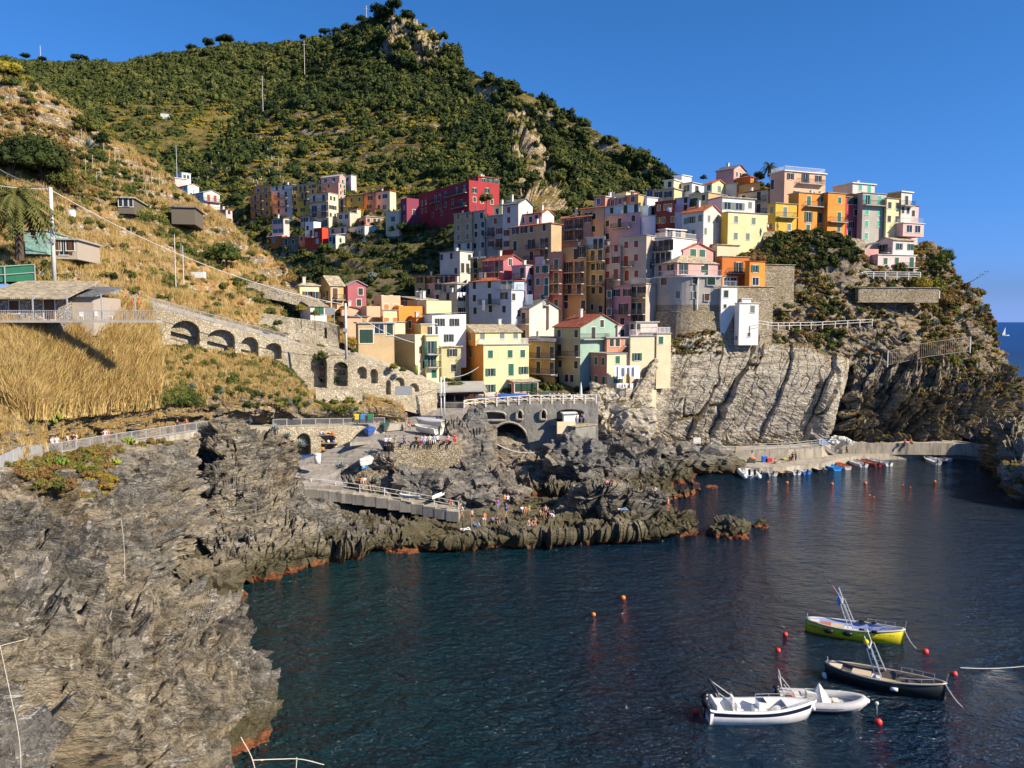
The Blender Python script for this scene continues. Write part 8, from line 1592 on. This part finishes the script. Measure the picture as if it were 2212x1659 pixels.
# agaves
AG=[agave_mesh(26,1),agave_mesh(32,2)]
for m_ in AG:m_.name='rosette';m_.materials.append(L_AGA)
AY=agave_mesh(30,3);AY.name='rosette';AY.materials.append(leafmat('yellow_agave',[(.25,.25,.05),(.42,.40,.12)]))
def agave(fx,fy,r,lb,yel=False,Yd=None,grp=None):
 p=ground(fx,fy)if Yd is None else P(fx,fy,Yd);s=px2m(r,p[1]);e=empty('agave',tuple(p),random.uniform(0,6));tag(e,lb,'agave',grp);o=mobj('rosette',AY if yel else AG[int(fx)%2],None,e);o.scale=(s,s,s);q=MB();q.tube([(0,0,-.4),(0,0,.15)],.12,6);q.obj('stem',BARK,e)
for x,y,r,lb,yl in[(190,430,17,'agave at the foot of the widest blind arch, left one',0),(320,445,16,'agave at the foot of the widest blind arch, right one',0),(230,510,14,'agave below the widest blind arch',0),(580,620,18,'silvery agave left in the main clump',0),(700,700,20,'largest silvery agave of the main clump',0),(905,690,15,'agave right of the round green bush, lower',0),(935,560,15,'agave right of the round green bush, upper',0),(800,770,14,'agave below the round green bush',0),(870,790,15,'agave in the lower row, second',0),(955,815,14,'agave in the lower row, third',0),(1050,860,13,'agave in the lower row, fourth',0),(1130,890,18,'agave at the right end, hanging over the rock',0),(1145,820,15,'agave at the right end, upper',0),(1010,620,12,'small agave near the rock edge',0),(600,530,17,'yellow striped agave, left',1),(690,520,16,'yellow striped agave, right',1),(590,390,12,'green agave under the second wide arch',1),(990,470,12,'agave at the foot of the fourth arch',0),(640,650,15,'silvery agave between the yellow ones and the largest',0),(750,640,14,'silvery agave right above the largest',0)]:
 f=t2f('N',x*1.742,y*1.742);agave(*f,r,lb,bool(yl))
agave(198,318,26,'big grey agave on the crest of the left hillside');agave(245,325,12,'smaller agave right of the big crest one')
for x,y,r,lb in[(*t2f('E',300,1540),12,'agave on the ledge under the blind arches, small'),(*t2f('E',80,1560),18,'big agave left of the ledge wall')]:agave(x,y,r,lb)
for x,y,r,lb,Yd in[(*t2f('H',590,1110),13,'agave on the shoulder of the slab cliff',150),(*t2f('D',770,1400),13,'agave on the headland slope under the brown wall, left',166),(*t2f('D',920,1400),14,'agave on the headland slope under the brown wall, right',167),(*t2f('U',1075,370),18,'large agave on the headland edge',172),(*t2f('U',1160,480),17,'agave on the pale headland edge, lower',172),(*t2f('U',850,565),13,'agave in the middle of the headland slope',165),(*t2f('U',1020,680),12,'agave above the rockfall net',167)]:agave(x,y,r,lb,Yd=Yd)
# agave flower stalk
e=empty('flower_stalk',tuple(P(*t2f('U',1020,300),172)));tag(e,'dry agave flower stalk leaning out over the sea','stalk');q=MB();q.tube([(0,0,0),(3.0,0,1.6),(6.0,0,3.3)],[.09,.07,.03],5)
for k in range(5):q.ball((3.6+k*.55,.1,2.1+k*.32+.25*(k%2)),.16,1,1,.6,6,4)
q.obj('stalk',BARK,e,True)
# palms
def palm(loc,hgt_,L,n,label,thick=.35):
 e=empty('palm_tree',tuple(loc));tag(e,label,'palm tree');q=MB();q.tube([(0,0,-1),(.1,0,hgt_*.5),(0,0,hgt_)],[thick,thick*.85,thick*1.1],9);q.obj('trunk',BARK,e);r=np.random.RandomState(5);cr=MB()
 for k in range(n):
  a=r.uniform(0,6.28);el=r.uniform(-1.1,1.2);ll=L*r.uniform(.8,1.1);pr=None
  for i in range(9):
   t_=i/8;rad=ll*(t_*math.cos(el)+.05);z=hgt_+ll*(t_*math.sin(el))-ll*.75*t_*t_*(1.1 if el>-.2 else.3);p=Vector((rad*math.cos(a),rad*math.sin(a),z))
   if pr is not None:
    sd=Vector((-math.sin(a),math.cos(a),0));w=ll*.16*math.sin(math.pi*min(1,t_*.9+.1));cr.tube([pr,p],.03,3,False)
    for s in(-1,1):
     for j in(0,.5):b=pr.lerp(p,j);cr.add([b,b+(p-pr)*.35,b+sd*s*w+(p-pr)*.7+Vector((0,0,-w*.45))],[(0,1,2)])
   pr=p
 cr.obj('crown',leafmat('palm_fronds',[(.05,.07,.02),(.10,.12,.03),(.26,.19,.08)]),e);return e
palm(P(42,545,98),6.6,5.8,90,'large date palm with drooping fronds at the left edge',.5);palm(P(1661,372,194),1.6,3.2,34,'small palm on the village skyline')
# prickly pears
def cactus(fx,fy,r,lb,Yd=None,tall=False):
 p=ground(fx,fy)if Yd is None else P(fx,fy,Yd);s=px2m(r,p[1]);q=MB();rr=np.random.RandomState(int(fx));e=empty('cactus',tuple(p));tag(e,lb,'cactus')
 for k in range(60 if not tall else 14):
  if tall:a=rr.uniform(0,6.28);b=rr.uniform(0,.35)*s;q.tube([(b*math.cos(a),b*math.sin(a)*.5,0),(b*1.5*math.cos(a),b*math.sin(a)*.5,s*rr.uniform(1.0,2.4))],[.11,.07],6)
  else:
   c=rr.normal(size=3)*np.array((.45,.3,.28))*s;c[2]=abs(c[2])+.1;w=s*.17;t_=rr.uniform(0,6.28);q.ball(tuple(c),w,abs(math.cos(t_))*.8+.2,abs(math.sin(t_))*.8+.2,1.25,7,5)
 q.obj('pads' if not tall else 'stems',L_CACT,e,True)
for t_,x,y,r,lb in[('V',330,590,30,'wide prickly pear clump beside the cliff path, left'),('V',810,310,22,'yellow fruited prickly pear above the cliff path'),('V',980,300,16,'prickly pear with orange fruit right of the yellow one'),('V',705,530,14,'small prickly pear behind the pale dress'),('V',400,840,22,'prickly pear hanging below the path railing'),('V',870,700,16,'prickly pear at the outer edge of the path wall'),('V',780,830,14,'small prickly pear on the rock below the path')]:cactus(*t2f(t_,x,y),r,lb)
cactus(*t2f('E',1420,1250),10,'tall column cactus on the arcade wall',133,True)
# bare twigs right in front of the viewer, rooted on the slope below
for(pts,lb)in[([(520,1592,9),(545,1640,9),(556,1700,8.8),(560,1800,8.5)],'long pale dry stalk rising at the bottom edge'),([(546,1642,9),(600,1640,9.2),(650,1640,9.3),(700,1652,9.4)],'pale dry stalk lying level at the bottom edge'),([(641,1636,9.3),(638,1700,9.2),(636,1790,9)],'short upright dry twig at the bottom edge'),([(0,1395,14),(18,1480,13.5),(42,1600,13),(46,1720,12.5)],'long dry grass stalk at the lower left corner'),([(262,1122,20),(268,1180,19.8),(270,1260,19.5)],'thin pale upright stalk before the left cliff'),([(0,1395,14),(60,1380,14.5)],'thin dry stem crossing at the left edge')]:
 ps=[P(*p)for p in pts];o0=ps[0];C_=catmull(np.array(ps),14)-o0;q=MB();q.tube([tuple(p)for p in C_],[.0055]*14,5);o=q.obj('dry_stalk',plain('dry_stalk',(.62,.56,.44),.8));o.location=tuple(o0);tag(o,lb,'stalk')
q=MB();q.tube([(0,0,-.5),(.05,0,2.0)],[.06,.05],5);SK=q.mesh('stake');SK.materials.append(plain('weathered_stake',(.40,.36,.30),.9))
for k,(x,y)in enumerate([(227,350),(240,345),(253,352),(262,360),(292,372),(315,380),(332,395),(348,408),(300,368),(228,330),(190,372),(205,370),(125,300),(180,305),(212,400),(222,398),(250,395),(345,560),(288,520),(395,560),(410,575),(448,590)]):
 p=ground(x,y,5,('hillside',));o=mobj('stake',SK,None,None,tuple(p));o.scale=(1,1,.8+(k%4)*.25);tag(o,'thin grey wooden stake standing on the terraced left hillside','stake','wooden stakes on the left hillside')
q=MB();q.tube([(0,0,0),(0,0,1.3)],[.6,.6],12);q.ball((0,0,1.3),.6,1,1,.4,12,6);o=q.obj('water_tank',plain('pale_tank',(.55,.56,.58),.5),None,True);p=ground(160,470,6,('hillside',));o.location=tuple(p);tag(o,'rounded white water tank on the left hillside','tank')
q=MB();q.box(-1.1,1.1,-.5,.5,0,1.0);o=q.obj('white_tub',WPAINT);p=ground(432,595,6,('hillside',));o.location=tuple(p);tag(o,'white rectangular tub on the low hillside terrace','tub')
